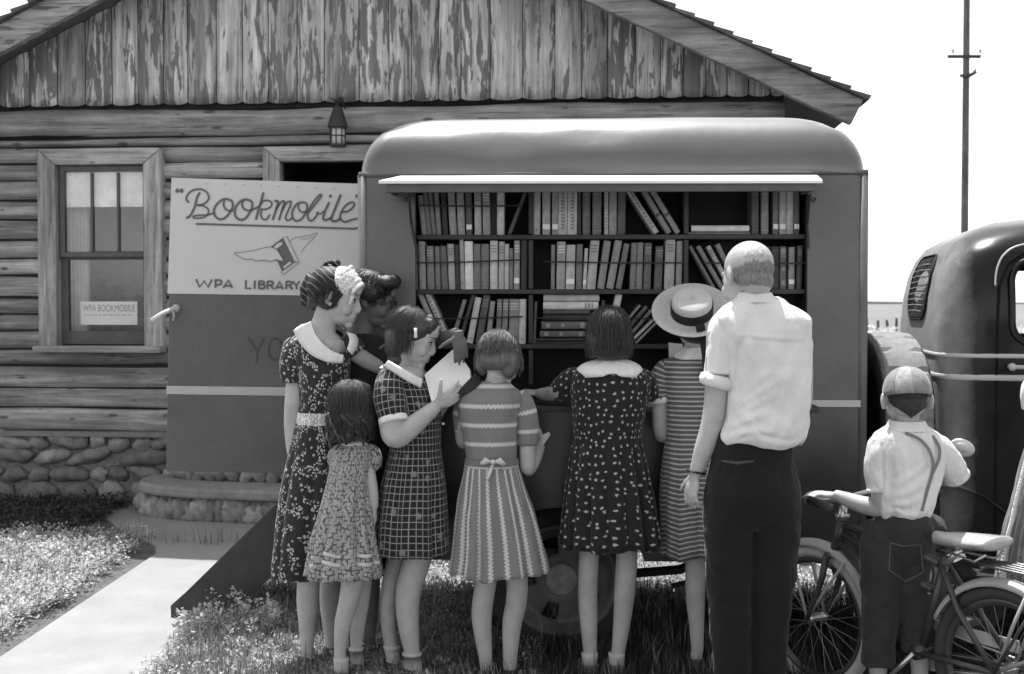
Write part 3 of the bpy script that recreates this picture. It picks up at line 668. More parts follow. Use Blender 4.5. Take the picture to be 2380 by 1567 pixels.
script = [
 ([(405,262),(372,320),(348,420),(322,480),(290,535),(245,558)], 26), ([(280,378),(250,350),(255,300),(300,250),(370,225),(430,228),(480,255),(508,310),(500,350),(450,395),(370,412)], 22),
 ([(370,412),(440,415),(495,450),(505,495),(470,540),(400,560),(340,558),(325,545),(350,532),(420,525),(490,522),(565,500)], 19),
 ([(745,345),(680,340),(610,390),(570,460),(580,530),(630,572),(690,560),(750,500),(785,430),(780,370),(745,345)], 26), ([(690,352),(680,400),(700,450),(745,475),(795,470)], 22),
 ([(960,345),(900,350),(840,400),(810,470),(820,540),(870,578),(930,565),(980,500),(1012,430),(1005,370),(960,345)], 26), ([(910,352),(895,400),(915,450),(965,470),(1020,460),(1085,425)], 22),
 ([(1142,262),(1120,350),(1090,450),(1055,578)], 28), ([(1100,420),(1140,362),(1200,355),(1240,385),(1225,430),(1170,455),(1112,456)], 20), ([(1125,456),(1112,520),(1135,570),(1180,572),(1218,515)], 20),
 ([(1268,362),(1312,368),(1292,450),(1250,580)], 26), ([(1290,460),(1340,380),(1385,365),(1372,420),(1322,585)], 24), ([(1358,475),(1410,385),(1462,368),(1448,430),(1408,520),(1402,570),(1435,584),(1485,552)], 22),
 ([(1600,375),(1540,390),(1490,450),(1475,530),(1510,588),(1570,580),(1620,520),(1648,450),(1640,390),(1600,375)], 24), ([(1552,398),(1550,450),(1590,490),(1655,478)], 20),
 ([(1660,500),(1740,400),(1800,325),(1815,290),(1785,298),(1720,375),(1665,470),(1655,540),(1682,590),(1722,575),(1765,520),(1765,485)], 22), ([(1765,490),(1800,510),(1845,478)], 18),
 ([(1905,375),(1860,470),(1835,550),(1850,582),(1900,570),(1932,550)], 26), ([(2040,285),(1990,410),(1945,520),(1930,575),(1960,597),(2010,582),(2045,558)], 28),
 ([(2045,490),(2120,480),(2185,430),(2197,390),(2160,376),(2100,410),(2050,480),(2030,550),(2060,595),(2110,600),(2180,575),(2310,558)], 22),
 ([(360,626),(1000,645),(1600,663),(2100,680),(2200,680),(2330,652)], 22)]
for pts, wd in script:
    mb = MB(); stroke(mb, pts, wd); 
    mb.build('script_stroke', LET, door)
for (x, y, r) in ((143, 243, 24), (192, 243, 24), (1920, 304, 18), (2230, 305, 21), (2278, 306, 21)):
    mb = MB(); c0 = sp(x, y); rr_ = r*.2/S(6.12); mb.add([c0+Vector((rr_*cos(i*pi/8), 0, rr_*sin(i*pi/8))) for i in range(16)], [tuple(range(16))]); mb.build('quote_dot' if r > 18 else 'letter_dot', LET, door, solid=.001)
for a_ in ([(130,240),(150,212)], [(178,240),(200,214)], [(2240,300),(2228,282)], [(2286,300),(2276,284)]):
    mb = MB(); stroke(mb, a_, 12, False); mb.build('quote_tail', LET, door)
def L_(st, name='letter'):
    mb = MB()
    for i, pts in enumerate(st): mb.strip([sp(*p, off=-.0055-.0003*i) for p in pts], 23*.2/S(6.12), (0, -1, 0), .0012)
    mb.build(name, LET, door)
def arc_(cx_, cy_, rx, ry, a0, a1, n=10): return [(cx_+rx*cos(R(a0+(a1-a0)*i/n)), cy_+ry*sin(R(a0+(a1-a0)*i/n))) for i in range(n+1)]
L_([[(360,1268),(400,1360),(455,1290),(500,1362),(545,1272)]])
L_([[(585,1272),(585,1370)], [(585,1280)]+arc_(625,1306,32,27,-90,90)+[(585,1333)]])
L_([[(675,1370),(735,1280),(780,1370)], [(700,1345),(765,1345)]])
L_([[(938,1282),(936,1375),(1000,1376)]]); L_([[(1042,1284),(1040,1380)]])
L_([[(1092,1286),(1090,1382)], [(1092,1292)]+arc_(1125,1310,25,18,-90,90,7)+[(1092,1329)]+arc_(1130,1354,28,23,-90,90,7)+[(1092,1377)]])
L_([[(1190,1288),(1188,1384)], [(1190,1294)]+arc_(1228,1316,26,22,-90,90,7)+[(1190,1338)], [(1220,1338),(1262,1384)]])
L_([[(1283,1386),(1330,1295),(1370,1386)], [(1300,1362),(1355,1362)]])
L_([[(1408,1290),(1405,1386)], [(1408,1297)]+arc_(1446,1318,25,21,-90,90,7)+[(1408,1340)], [(1440,1340),(1478,1386)]])
L_([[(1482,1292),(1522,1338),(1562,1294)], [(1524,1338),(1526,1386)]])
L_([[(1685,1296),(1682,1390)], [(1685,1302)]+arc_(1722,1325,28,23,-90,90,7)+[(1685,1348)]])
# winged book emblem
LIN = plain('thin_line_paint', .22, .6)
mb = MB()
def flat(poly, off, mat, name):
    m = MB(); m.prism([sp(x, y, off) for x, y in poly], (0, .0012, 0)); m.build(name, mat, door)
flat([(1370,785),(1508,1072),(1356,1172),(1296,1046),(1225,892)], -.0055, LET, 'emblem_book_cover')
for poly in (crom([(1262,900),(1275,885),(1310,855),(1345,842),(1362,850),(1350,872),(1310,905),(1290,915)], 4), [(1368,1128),(1450,1062),(1468,1078),(1386,1146)]): flat(poly, -.0068, SIGNP, 'emblem_book_label')
wingp = crom([(805,963),(900,955),(1050,930),(1150,905),(1235,898),(1300,930),(1345,1000),(1372,1056),(1320,1050),(1290,1040),(1220,1060),(1150,1045),(1060,1055),(1010,1033),(930,1035),(860,1003),(805,965)], 5)
flat(wingp[:-1], -.0078, SIGNP, 'emblem_wing')
m = MB(); m.strip([sp(x, y, -.0092) for x, y in wingp], 7*.2/S(6.12), (0, -1, 0), .0008); m.build('emblem_wing_outline', LIN, door)
for pts, wd in (([(1378,782),(1415,772),(1558,1070),(1372,1218),(1342,1185)], 8), ([(1500,1072),(1545,1068)], 7), ([(1352,1178),(1520,1060)], 7), (crom([(1445,832),(1500,790),(1600,770),(1700,752),(1768,730),(1720,795),(1660,850),(1610,910),(1575,965)], 4), 5), (crom([(1560,800),(1640,800),(1720,770)], 4), 4)):
    m = MB(); m.strip([sp(x, y) for x, y in pts], wd*.2/S(6.12), (0, -1, 0), .0012); m.build('emblem_line', LIN, door)
CH = plain('finger_marks', .08, .6)
def dz(x, y): return dt(x, y, -.003)
for pts in ([(577,785),(590,805),(599,815)], [(613,787),(599,815),(596,845)], [(652+20*cos(t*.55-1.6)*.8-12, 812+25*sin(t*.55-1.6)) for t in range(13)]):
    m = MB(); m.strip([dz(*p) for p in crom(pts, 4)], .009, (0, -1, 0), .0006); m.build('finger_writing', CH, door)
for i in range(8):
    m = MB(); x = 480+i*42; p = sp((x-383.5)/.2, 150+i*8); m.ell(p, (.006, .003, .006), nu=8, nv=6); m.build('rivet', SIGNP, door)
# latch stick with tied cord
m = MB(); m.tube([dt(352, 744, -.10), dt(380, 728, -.07), dt(408, 716, -.02)], [.010, .012, .012], 8); m.build('latch_stick', plain('pale_stick', .7), door, smooth=True)
m = MB(); m.ell(dt(409, 717, -.03), (.02, .015, .02)); m.tube([dt(402, 722, -.04), dt(405, 735, -.04), dt(402, 746, -.03)], [.008, .006, .004], 6); m.tube([dt(390, 726, -.05), dt(402, 719, -.045), dt(414, 722, -.04)], .004, 6); m.build('latch_cord', plain('cord', .45), door, smooth=True)
# rear steps: one broad dark stringer and treads leading down from the rear door
st = empty('rear_steps', (W(600, 1400, 5.95).x, 5.95, 0)); PLOC[st.name] = st.location.copy(); tag(st, 'dark wooden stair with a broad slanting side board leaning up to the bookmobile rear', 'steps')
SW = plain('step_paint', .055, .6, var=.3); SD = 5.95
m = MB(); A = W(398, 1410, SD); B = W(430, 1378, SD); C_ = W(740, 1080, SD); D_ = W(790, 1180, SD); E_ = W(505, 1455, SD); 
m.prism([W(396, 1408, SD), W(430, 1378, SD), W(735, 1080, SD), W(860, 1080, SD), W(860, 1130, SD), W(640, 1335, SD), W(560, 1400, SD), W(500, 1470, SD), W(398, 1470, SD)], (0, .04, 0)); m.build('stringer', SW, st, bevel=.004)
m = MB(); m.prism([v+Vector((0, .62, 0)) for v in [W(396, 1408, SD), W(430, 1378, SD), W(735, 1080, SD), W(860, 1080, SD), W(860, 1130, SD), W(640, 1335, SD), W(500, 1470, SD), W(398, 1470, SD)]], (0, -.04, 0)); m.build('stringer', SW, st, bevel=.004)
for k in range(4):
    p = W(455+k*78, 1400-k*76, SD); m = MB(); m.box((p.x+.08, SD+.31, p.z-.04), (.2, .54, .03)); m.build('tread', SW, st)
# ================================================================ BOOKS
bk = {}
def tone_word(t): return 'near-black' if t < .11 else 'dark' if t < .21 else 'mid-grey' if t < .36 else 'light grey' if t < .5 else 'pale' if t < .7 else 'white'
CLO = {}
def bookmat(t):
    k = round(t, 2)
    if k not in CLO:
        T = NT('book_cloth_%d' % int(k*100)); c = T.coord('Object'); n = T.noise(c, 30, 5, .7); z = T.noise(T.coord('Object', (1, 1, 1)), 9, 3)
        CLO[k] = T.done(T.math('MULTIPLY', T.mr(n, .3, .7, k*.85, k*1.35), T.mr(z, .3, .7, .85, 1.15)), .75, .3)
    return CLO[k]
PAPER = plain('page_paper', .6, .9, var=.1); TAGW = plain('call_number_tag', .8, .8, var=.05); GILT = plain('gilt_band', .42, .5)
ORD = ['first', 'second', 'third', 'fourth', 'fifth', 'sixth', 'seventh', 'eighth', 'ninth', 'tenth', 'eleventh', 'twelfth', 'thirteenth', 'fourteenth', 'fifteenth', 'sixteenth', 'seventeenth']
def book(P, dep, t, opts, lab, grp, rnd=.15):
    """P: four corners of the spine in the van frame (bl, br, tr, tl)"""
    P = [Vector(p) for p in P]; c = sum(P, Vector())/4; root = empty('book', VF.M @ Matrix.Translation(c) @ Vector()) ; root.matrix_world = VF.M @ Matrix.Translation(c)
    Q = [p-c for p in P]; wv = Q[1]-Q[0]; up = (Q[3]-Q[0]); W_ = wv.length; t_ = t*.8
    m = MB(); n = 6; vs = []
    wu = wv.normalized()
    for i in range(n+1):                     # rounded spine
        s_ = i/n; y = -.006*math.sqrt(max(0, 1-(2*s_-1)**2)); vs += [Q[0]+wv*s_+Vector((0, y, 0)), Q[3]+(Q[2]-Q[3])*s_+Vector((0, y, 0))]
    m.add(vs, [(2*i, 2*i+2, 2*i+3, 2*i+1) for i in range(n)])
    cv = min(.003, W_*.2)
    for a, b, s_ in ((Q[0], Q[3], 1), (Q[1], Q[2], -1)): m.prism([a, b, b+wu*cv*s_, a+wu*cv*s_], (0, dep, 0))
    m.build('cover', bookmat(t_), root)
    pg = MB(); upn = up.normalized(); e = .004; pg.prism([Q[0]+wu*cv+upn*e+Vector((0,.004,0)), Q[1]-wu*cv+upn*e+Vector((0,.004,0)), Q[2]-wu*cv-upn*e+Vector((0,.004,0)), Q[3]+wu*cv-upn*e+Vector((0,.004,0))], (0, dep-.008, 0)); pg.build('pages', PAPER, root)
    def band(f0, f1, mat, name, ins=.12, y=-.0075):
        b = MB(); vs = []
        for i in range(n+1):
            s_ = ins+(1-2*ins)*i/n; yy = y+.006-.006*math.sqrt(max(0, 1-(2*s_-1)**2))
            lo = Q[0]+wv*s_; hi = Q[3]+(Q[2]-Q[3])*s_; vs += [lo+(hi-lo)*f0+Vector((0, yy-.001, 0)), lo+(hi-lo)*f1+Vector((0, yy-.001, 0))]
        b.add(vs, [(2*i, 2*i+2, 2*i+3, 2*i+1) for i in range(n)]); b.build(name, mat, root)
    ts = bookmat(min(.75, t_*1.9+.04)) if t < .4 else bookmat(t_*.5)
    if 'L' in opts: band(.12, .23, TAGW, 'spine_tag', .05)
    if 'T' in opts:
        for f in (.88, .82, .76): band(f, f+.025, ts, 'title_band')
    if 'M' in opts:
        for f in [.12+.075*i for i in range(11)]: band(f, f+.045, ts, 'title_lettering', .3)
    if 'B' in opts:
        for f in (.08, .90): band(f, f+.012, ts, 'spine_band', .02)
    if 'D' in opts: band(.10, .125, ts, 'publisher_mark', .38)
    if 'E' in opts: band(.44, .50, ts, 'emblem_mark', .25); band(.86, .95, ts, 'title_band', .15); band(.1, .2, ts, 'spine_band', .2)
    if 'S' in opts: band(.40, .46, bookmat(t_*.35), 'spine_band', 0)
    tag(root, lab, 'book', grp); return root
def cA(x, y, off=BO): return vt(929.7+x*.26856, 406.7+y*.26856, off)
def cC(x, y, off=BO): return vt(1487.5+x*.22253, 406.7+y*.22253, off)
FE = {'L': 'with a white paper tag', 'M': 'with bold lettering down the spine', 'T': 'with a banded title', 'E': 'with a gilt emblem', 'B': 'with ruled spine ends', 'S': 'with a split-tone spine'}
def row(fn, items, ybot, shelf, bay, zfloor):
    n = len(items)
    for i, it in enumerate(items):
        xb, wd, xt, yt, t = it[:5]; opts = it[5] if len(it) > 5 else ''; yb = it[6] if len(it) > 6 else ybot
        a, b = fn(xb, yb), fn(xb+wd, yb); c_, d = fn(xt+wd, yt), fn(xt, yt)
        lean = (xt-xb); fl = zfloor+.001
        if len(it) <= 6:
            for p in (a, b): p.z = fl
            if abs(lean) > wd*.9:      # strongly leaning: keep the spine a true rectangle standing on one corner
                up = (d-a); up.normalize(); pr = Vector((up.z, 0, -up.x)); wM = (b-a).length*abs(up.z)
                L = (d-a).length; b = a+pr*wM; d = a+up*L; c_ = b+up*L; dzz = fl-min(a.z, b.z)
                for p in (a, b, c_, d): p.z += dzz
        ftxt = ' '.join(FE[o] for o in opts if o in FE); ls = 'leaning ' if abs(lean) > wd*1.3 else ''
        pos = (ORD[i]+' from the left') if i < n-1 else 'rightmost'
        if i == 0: pos = 'leftmost'
        lab = ('%s %sbook%s, %s on the %s of the %s' % (tone_word(t), ls, (' '+ftxt) if ftxt else '', pos, shelf, bay))
        lab = ' '.join(lab.split()[:16])
        jit = .004*random.random()
        for p in (a, b, c_, d): p.y += jit
        book((a, b, c_, d), random.uniform(.115, .14), t, opts, lab, 'books on the bookmobile shelves')
row(cA, [(187,46,150,178,.33),(234,42,192,137,.24),(278,36,240,137,.24),(318,42,290,137,.28),(372,44,350,137,.06),(432,60,410,132,.36,'D'),(502,62,488,132,.38,'D'),(574,52,565,135,.14,'L'),(646,58,641,132,.5,'T'),(718,66,712,132,.36,'T'),(787,46,787,140,.03),(838,64,838,145,.64),(930,36,1065,165,.10)], 505, 'top shelf', 'left bay', zsh[0])
row(cA, [(1150,62,1155,128,.46,'D'),(1232,68,1232,128,.42,'L'),(1315,54,1315,128,.36,'L'),(1370,78,1372,125,.56,'M'),(1450,80,1454,125,.6,'M'),(1535,32,1535,132,.08),(1580,66,1580,130,.18,'B'),(1665,76,1668,130,.2,'B'),(1768,34,1768,128,.6,'M'),(1808,66,1810,128,.34,'D'),(1883,66,1888,142,.14),(2200,56,1950,130,.52,'M'),(2310,54,2085,140,.3,'S'),(2388,54,2160,140,.33,'S')], 505, 'top shelf', 'middle bay', zsh[0])
row(cC, [(1168,72,1168,158,.12,'B'),(1266,76,1266,158,.28,'B'),(1388,58,1388,158,.2,'L'),(1456,70,1456,158,.45,'L'),(1530,72,1532,155,.5),(1608,58,1608,160,.15,'L')], 625, 'top shelf', 'right bay', zsh[0])
row(cA, [(130,24,122,600,.2),(168,58,155,575,.36,'D'),(238,62,226,615,.25,'T'),(308,44,298,618,.24,'D'),(362,54,345,615,.18,'D'),(424,56,408,598,.45,'T'),(484,38,470,605,.07),(526,36,513,556,.42,'D'),(565,70,557,575,.86),(638,60,635,598,.22,'D'),(702,66,703,598,.22,'D'),(780,64,780,570,.62,'T'),(852,48,856,578,.48,'T'),(904,38,906,598,.55),(946,32,946,635,.24),(984,50,988,568,.35,'LT'),(1045,54,1050,560,.06)], 988, 'second shelf', 'left bay', zsh[1])
row(cA, [(1305,34,1308,605,.25,'D'),(1353,74,1360,578,.38,'T'),(1434,76,1442,605,.5,'L'),(1522,52,1530,600,.2,'D'),(1580,30,1598,635,.55,'L'),(1614,76,1650,568,.45,'T'),(1706,62,1765,575,.28,'D'),(1784,64,1860,572,.3,'D'),(1866,50,1938,600,.2,'D'),(1988,50,2002,588,.22,'D'),(2042,52,2055,585,.25,'D'),(2106,62,2118,590,.15,'TB'),(2198,66,2214,618,.13,'TBD'),(2285,84,2300,560,.42,'T'),(2386,52,2395,573,.3)], 990, 'second shelf', 'middle bay', zsh[1])
row(cC, [(755,45,505,755,.18),(835,55,585,755,.22,'D'),(930,56,690,755,.42,'T'),(1010,56,785,735,.24),(1300,60,1300,750,.08),(1370,80,1370,750,.07,'B'),(1462,66,1462,748,.16,'TBE'),(1550,64,1556,755,.32,'L'),(1634,56,1646,740,.10,'T')], 1215, 'second shelf', 'right bay', zsh[1])
row(cA, [(330,54,145,1032,.36,'D'),(400,50,210,1025,.62,'M'),(430,36,545,1085,.26),(498,34,620,1042,.08),(575,56,652,1065,.6,'D'),(652,60,722,1045,.12,'T'),(738,44,780,1095,.32,'L'),(828,44,842,1075,.22,'T'),(878,48,892,1075,.28,'T'),(944,86,946,1075,.3,'T'),(1030,58,1035,1075,.6,'D')], 1465, 'third shelf', 'left bay', zsh[2])
row(cA, [(1148,24,1165,1095,.12),(1740,30,1745,1085,.08),(1776,60,1868,1038,.62)], 1465, 'third shelf', 'middle bay', zsh[2])
row(cA, [(1800,26,2070,1135,.3),(1858,44,2122,1150,.12),(1925,40,2165,1180,.2),(1978,42,2205,1240,.36,'M'),(2034,30,2225,1272,.3)], 1465, 'third shelf', 'middle bay, leaning hard', zsh[2])
def flatbook(fn, x0, x1, y0, y1, t, opts, lab, dep=.14):
    a, b = fn(x0, y1), fn(x1, y1); c_, d = fn(x1, y0), fn(x0, y0)
    # spine lies level: turn the corners so that 'bottom' is the left end
    o = book((d, a, b, c_), dep, t, opts, lab, 'books lying flat on the shelves')
flatbook(cC, 490, 1150, 600, 622, .3, '', 'thin grey book lying flat under the white one, top shelf of the right bay')
flatbook(cC, 536, 1140, 528, 590, .78, '', 'thick white book lying flat on the top shelf of the right bay')
for (x0, x1, y0, y1, t, op, lb) in ((1170, 1600, 1445, 1463, .08, '', 'very thin dark book at the bottom of the flat stack, middle bay'), (1170, 1590, 1415, 1440, .06, '', 'thin near-black book, second from the bottom of the flat stack'),
    (1210, 1600, 1350, 1405, .15, 'E', 'lower of the two dark emblem volumes lying in the flat stack'), (1225, 1615, 1270, 1335, .16, 'E', 'upper of the two dark emblem volumes lying in the flat stack'),
    (1240, 1640, 1212, 1262, .05, '', 'near-black plain book lying just above the two emblem volumes'), (1240, 1645, 1168, 1206, .10, 'B', 'slim dark book lying under the pale pair in the flat stack'),
    (1240, 1716, 1100, 1164, .68, 'T', 'whitish banded book lying second from the top of the flat stack'), (1242, 1724, 1035, 1095, .5, '', 'pale grey book lying on top of the flat stack')): flatbook(cA, x0, x1, y0, y1, t, op, lb)
# ================================================================ TRUCK CAB (towing the bookmobile)
def applied(o):
    dg = bpy.context.evaluated_depsgraph_get(); dg.update(); me = bpy.data.meshes.new_from_object(o.evaluated_get(dg)); o.modifiers.clear(); o.data = me
TF = Frame(2185, 5.3, 2770, 5.126); tt = TF.at
truck = empty('pickup_truck', M=TF.M); tag(truck, 'dark rounded truck cab with two pale trim lines, at the right edge', 'truck')
T = NT('truck_paint'); c = T.coord('Object'); n = T.noise(c, 3, 5, .6, .5); T.bump(T.noise(c, 2.5, 2), .08, .02); sx_ = T.n('ShaderNodeSeparateXYZ'); T.link(c, sx_.inputs[0]); lit_mix = T.math('MULTIPLY', T.mr(T.math('ADD', sx_.outputs[0], T.math('MULTIPLY', T.noise(c, 5, 5, .7), .10)), .20, .04, 0, 1), T.mr(T.noise(c, 14, 4, .7), .2, .7, .6, 1)); lit_mix = T.math('MAXIMUM', lit_mix, T.mr(T.math('ADD', sx_.outputs[2], T.math('MULTIPLY', T.noise(c, 4, 5, .7), .08)), 1.90, 1.97, 0, .6))   # sun and sky light painted into the back wall and roof crown
T.done(T.mix(lit_mix, T.mr(n, .3, .7, .007, .013), .42), T.mix(lit_mix, T.mr(n, .3, .7, .20, .30), .6), .28); T.p.inputs['Coat Weight'].default_value = .05; TP = T.m
CH_ = plain('trim_metal', .5, .35, .5, var=.08)
CW = 1.4; CLN = 1.55
lev = [(.45,0,0),(.7,0,0),(1.0,0,0),(1.25,0,0),(1.42,.0,0),(1.55,.01,.01),(1.66,.03,.025),(1.74,.06,.05),(1.80,.10,.09),(1.86,.20,.16),(1.90,.31,.26),(1.925,.48,.40),(1.935,.62,.5)]
mb = MB(); k = None; vs = []
for z, xr, ins in lev:
    r_ = .15 if z < 1.6 else .16+ins*.5
    P = rrect_dense(xr, CLN-.0-ins*.2, ins, CW-ins, min(r_, (CW-2*ins)/2-.01)); k = len(P); vs += [(a, b, z) for a, b in P]
mb.add(vs, [(l*k+i, l*k+(i+1) % k, (l+1)*k+(i+1) % k, (l+1)*k+i) for l in range(len(lev)-1) for i in range(k)] + [tuple((len(lev)-1)*k+i for i in range(k)), tuple(reversed(range(k)))])
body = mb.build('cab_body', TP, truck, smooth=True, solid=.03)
wa = tt(2361, 792, 0); wb = tt(2361, 612, 0)
cut = MB(); r_ = .07; x0, x1, z0, z1 = wa.x, wa.x+.5, wa.z, wb.z
P = rrect(x0, x1, z0, z1, .075, 6); cut.prism([(a, -.2, b) for a, b in P], (0, CW+.4, 0)); 
P = rrect(.3, CW-.3, 1.48, 1.76, .1, 6); cut.prism([(CLN-.3, a, b) for a, b in P], (.8, 0, 0))
co = cut.build('cutter', TP); co.parent = truck
m = body.modifiers.new('b', 'BOOLEAN'); m.object = co; m.operation = 'DIFFERENCE'; m.solver = 'EXACT'
bpy.context.view_layer.update(); applied(body); bpy.data.objects.remove(co)
m = body.modifiers.new('es', 'EDGE_SPLIT'); m.split_angle = R(50)
# rear window with its louvre grille
def rx(z):
    for (a, b) in zip(lev, lev[1:]):
        if a[0] <= z <= b[0]: return a[1]+(b[1]-a[1])*(z-a[0])/(b[0]-a[0])
    return 0
mb = MB(); P = rrect(.42, .98, 1.462, 1.745, .11, 7); mb.prism([(rx(z)-.004, y, z) for y, z in P], (-.004, 0, 0)); rw = mb.build('rear_window', plain('dark_glass', .008, .45, .15, bump=0), truck)
mb = MB()
for i in range(9):
    z = 1.49+i*.0275; mb = MB(); hw = .25 if 0 < i < 8 else .20; mb.tube([(rx(z)-.014, .70-hw, z), (rx(z+.004)-.018, .7, z+.004), (rx(z)-.014, .70+hw, z)], .0020, 6); mb.build('grille_bar', plain('grille_metal', .30, .4, .5), rw)
mb = MB(); P = rrect(.41, .99, 1.452, 1.755, .12, 7); mb.tube([(rx(z)-.006, y, z) for y, z in P], .005, 6, closed=True); mb.build('window_seal', plain('black_rubber', .01), rw, smooth=True)
# trim lines
for z, h in ((1.302, .010), (1.209, .0135)):
    P = [(-.001, y) for y in (1.2, .9, .6, .3, .16)] + [(.15-.151*cos(a), .15-.151*sin(a)) for a in (R(15), R(35), R(55), R(75))] + [(.2, -.001), (.5, -.001), (CLN-.1, -.001)]
    mb = MB(); mb.tube([(a, b, z) for a, b in P], [(h, .004)]*len(P), 8, up=(0, 0, 1)); mb.build('trim_line', CH_, truck, smooth=True)
# door seams, drip moulding, handle, filler cap
SEAM = plain('seam_black', .004, .9, bump=0)
xs_ = tt(2316, 900).x
mb = MB(); mb.strip([(xs_+.0, -.001, .5), (xs_, -.001, 1.0), (xs_, -.001, 1.42), (xs_+.01, .004, 1.6), (xs_+.05, .02, 1.70), (xs_+.12, .04, 1.745), (xs_+.6, .05, 1.76)], .009, (0, -1, 0), .002); mb.build('door_seam', SEAM, truck)
mb = MB(); mb.tube(crom([(xs_-.01, -.002, 1.60), (xs_-.002, .008, 1.67), (xs_+.03, .022, 1.735), (xs_+.10, .035, 1.775), (xs_+.25, .043, 1.79), (xs_+.6, .045, 1.795)], 5), .0042, 8); mb.build('drip_moulding', CH_, truck, smooth=True)
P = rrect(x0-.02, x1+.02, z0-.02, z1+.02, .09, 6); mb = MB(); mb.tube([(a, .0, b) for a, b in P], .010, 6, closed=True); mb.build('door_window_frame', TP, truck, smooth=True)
hp = tt(2352, 853, -.03); mb = MB(); mb.tube([(hp.x, .0, hp.z), (hp.x, -.035, hp.z)], .014, 10); mb.ell((hp.x, -.038, hp.z), .017); mb.tube([(hp.x, -.042, hp.z), (hp.x+.11, -.045, hp.z-.002)], [.010, .007], 8); mb.build('door_handle', CH_, truck, smooth=True)
cp = tt(2236, 1041, -.03); mb = MB(); M_ = Matrix.Rotation(R(22), 4, 'Y') @ Matrix.Rotation(R(24), 4, 'X'); mb.ell((cp.x, -.03, cp.z), (.054, .016, .042), M_, nu=24); mb.ell((cp.x-.003, -.044, cp.z+.003), (.030, .010, .022), M_); mb.tube([(cp.x, .02, cp.z), (cp.x, -.03, cp.z)], .022, 10); mb.build('filler_cap', plain('cap_metal', .9, .3, .6), truck, smooth=True)
mb = MB(); mb.box((.8, -.13, .40), (1.5, .26, .03)); mb.build('running_board', plain('chassis_black', .02), truck, bevel=.008)
mb = MB(); mb.box((-.1, .38, .50), (1.3, .07, .12)); mb.box((-.1, 1.02, .50), (1.3, .07, .12)); mb.box((-.45, .7, .50), (.08, .8, .10)); mb.build('chassis_rail', plain('chassis_black', .02), truck)
wq = disc_wheel(truck, (-.02, .16, .34), .36, .17, .22); wq.scale = (1, 1, 1)
mb = MB(); pts = [(-.02+.42*cos(a), .34+.42*sin(a)) for a in [R(180-i*15) for i in range(13)]]; vs = []
for a, z in pts: vs += [(a, -.02, z), (a, .0+.26, z+.02)]
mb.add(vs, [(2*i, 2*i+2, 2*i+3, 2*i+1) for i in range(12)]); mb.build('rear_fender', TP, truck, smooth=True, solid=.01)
# spare tyre carried upright between cab and box
sw = empty('spare_wheel'); sw.parent = truck; c0 = TF.I @ W(2058, 960, 5.62); sw.location = (c0.x, c0.y, 1.02); sw.rotation_euler = (0, 0, R(100))
tr, tw = .375, .215; t = MB(); n = 120; prof = [(.24, -.40), (.27, -.47), (.335, -.50), (.36, -.47), (.372, -.42), (.375, -.30), (.375, -.14), (.375, -.135), (.377, 0), (.375, .135), (.375, .14), (.375, .30), (.372, .42), (.36, .47), (.335, .50), (.27, .47), (.24, .40)]
m_ = len(prof); vs = []
for i in range(n):
    for j, (r, y) in enumerate(prof):
        lug = (.009 if (i % 6) < 1 and (3 <= j <= 5 or 11 <= j <= 13) else 0); vs.append(((r-lug)*cos(2*pi*i/n), y*tw, (r-lug)*sin(2*pi*i/n)))
t.add(vs, [(i*m_+j, i*m_+(j+1) % m_, ((i+1) % n)*m_+(j+1) % m_, ((i+1) % n)*m_+j) for i in range(n) for j in range(m_)]); t.build('tyre', plain('dusty_tread', .22, .85, var=.25, scale=25), sw)
d = MB(); d.tube([(0, -.03, 0), (0, .03, 0)], .25, 36); d.build('rim', plain('black_rim', .02), sw)
for s_ in (-1, 1):
    d = MB(); n = 60; vs = [(r*cos(2*pi*i/n), y, r*sin(2*pi*i/n)) for i in range(n) for r, y in ((.245, s_*.10), (.30, s_*.117), (.352, s_*.108))]
    d.add(vs, [(i*3+j, i*3+j+1, ((i+1) % n)*3+j+1, ((i+1) % n)*3+j) for i in range(n) for j in (0, 1)]); d.build('sidewall', plain('black_sidewall', .018, .8), sw, smooth=True, solid=.002)
mb = MB(); p = TF.I @ W(2020, 1100, 5.75); mb.box((p.x-.0, p.y+.1, .80), (.07, .10, .70)); mb.build('spare_mount', plain('chassis_black', .02), truck)
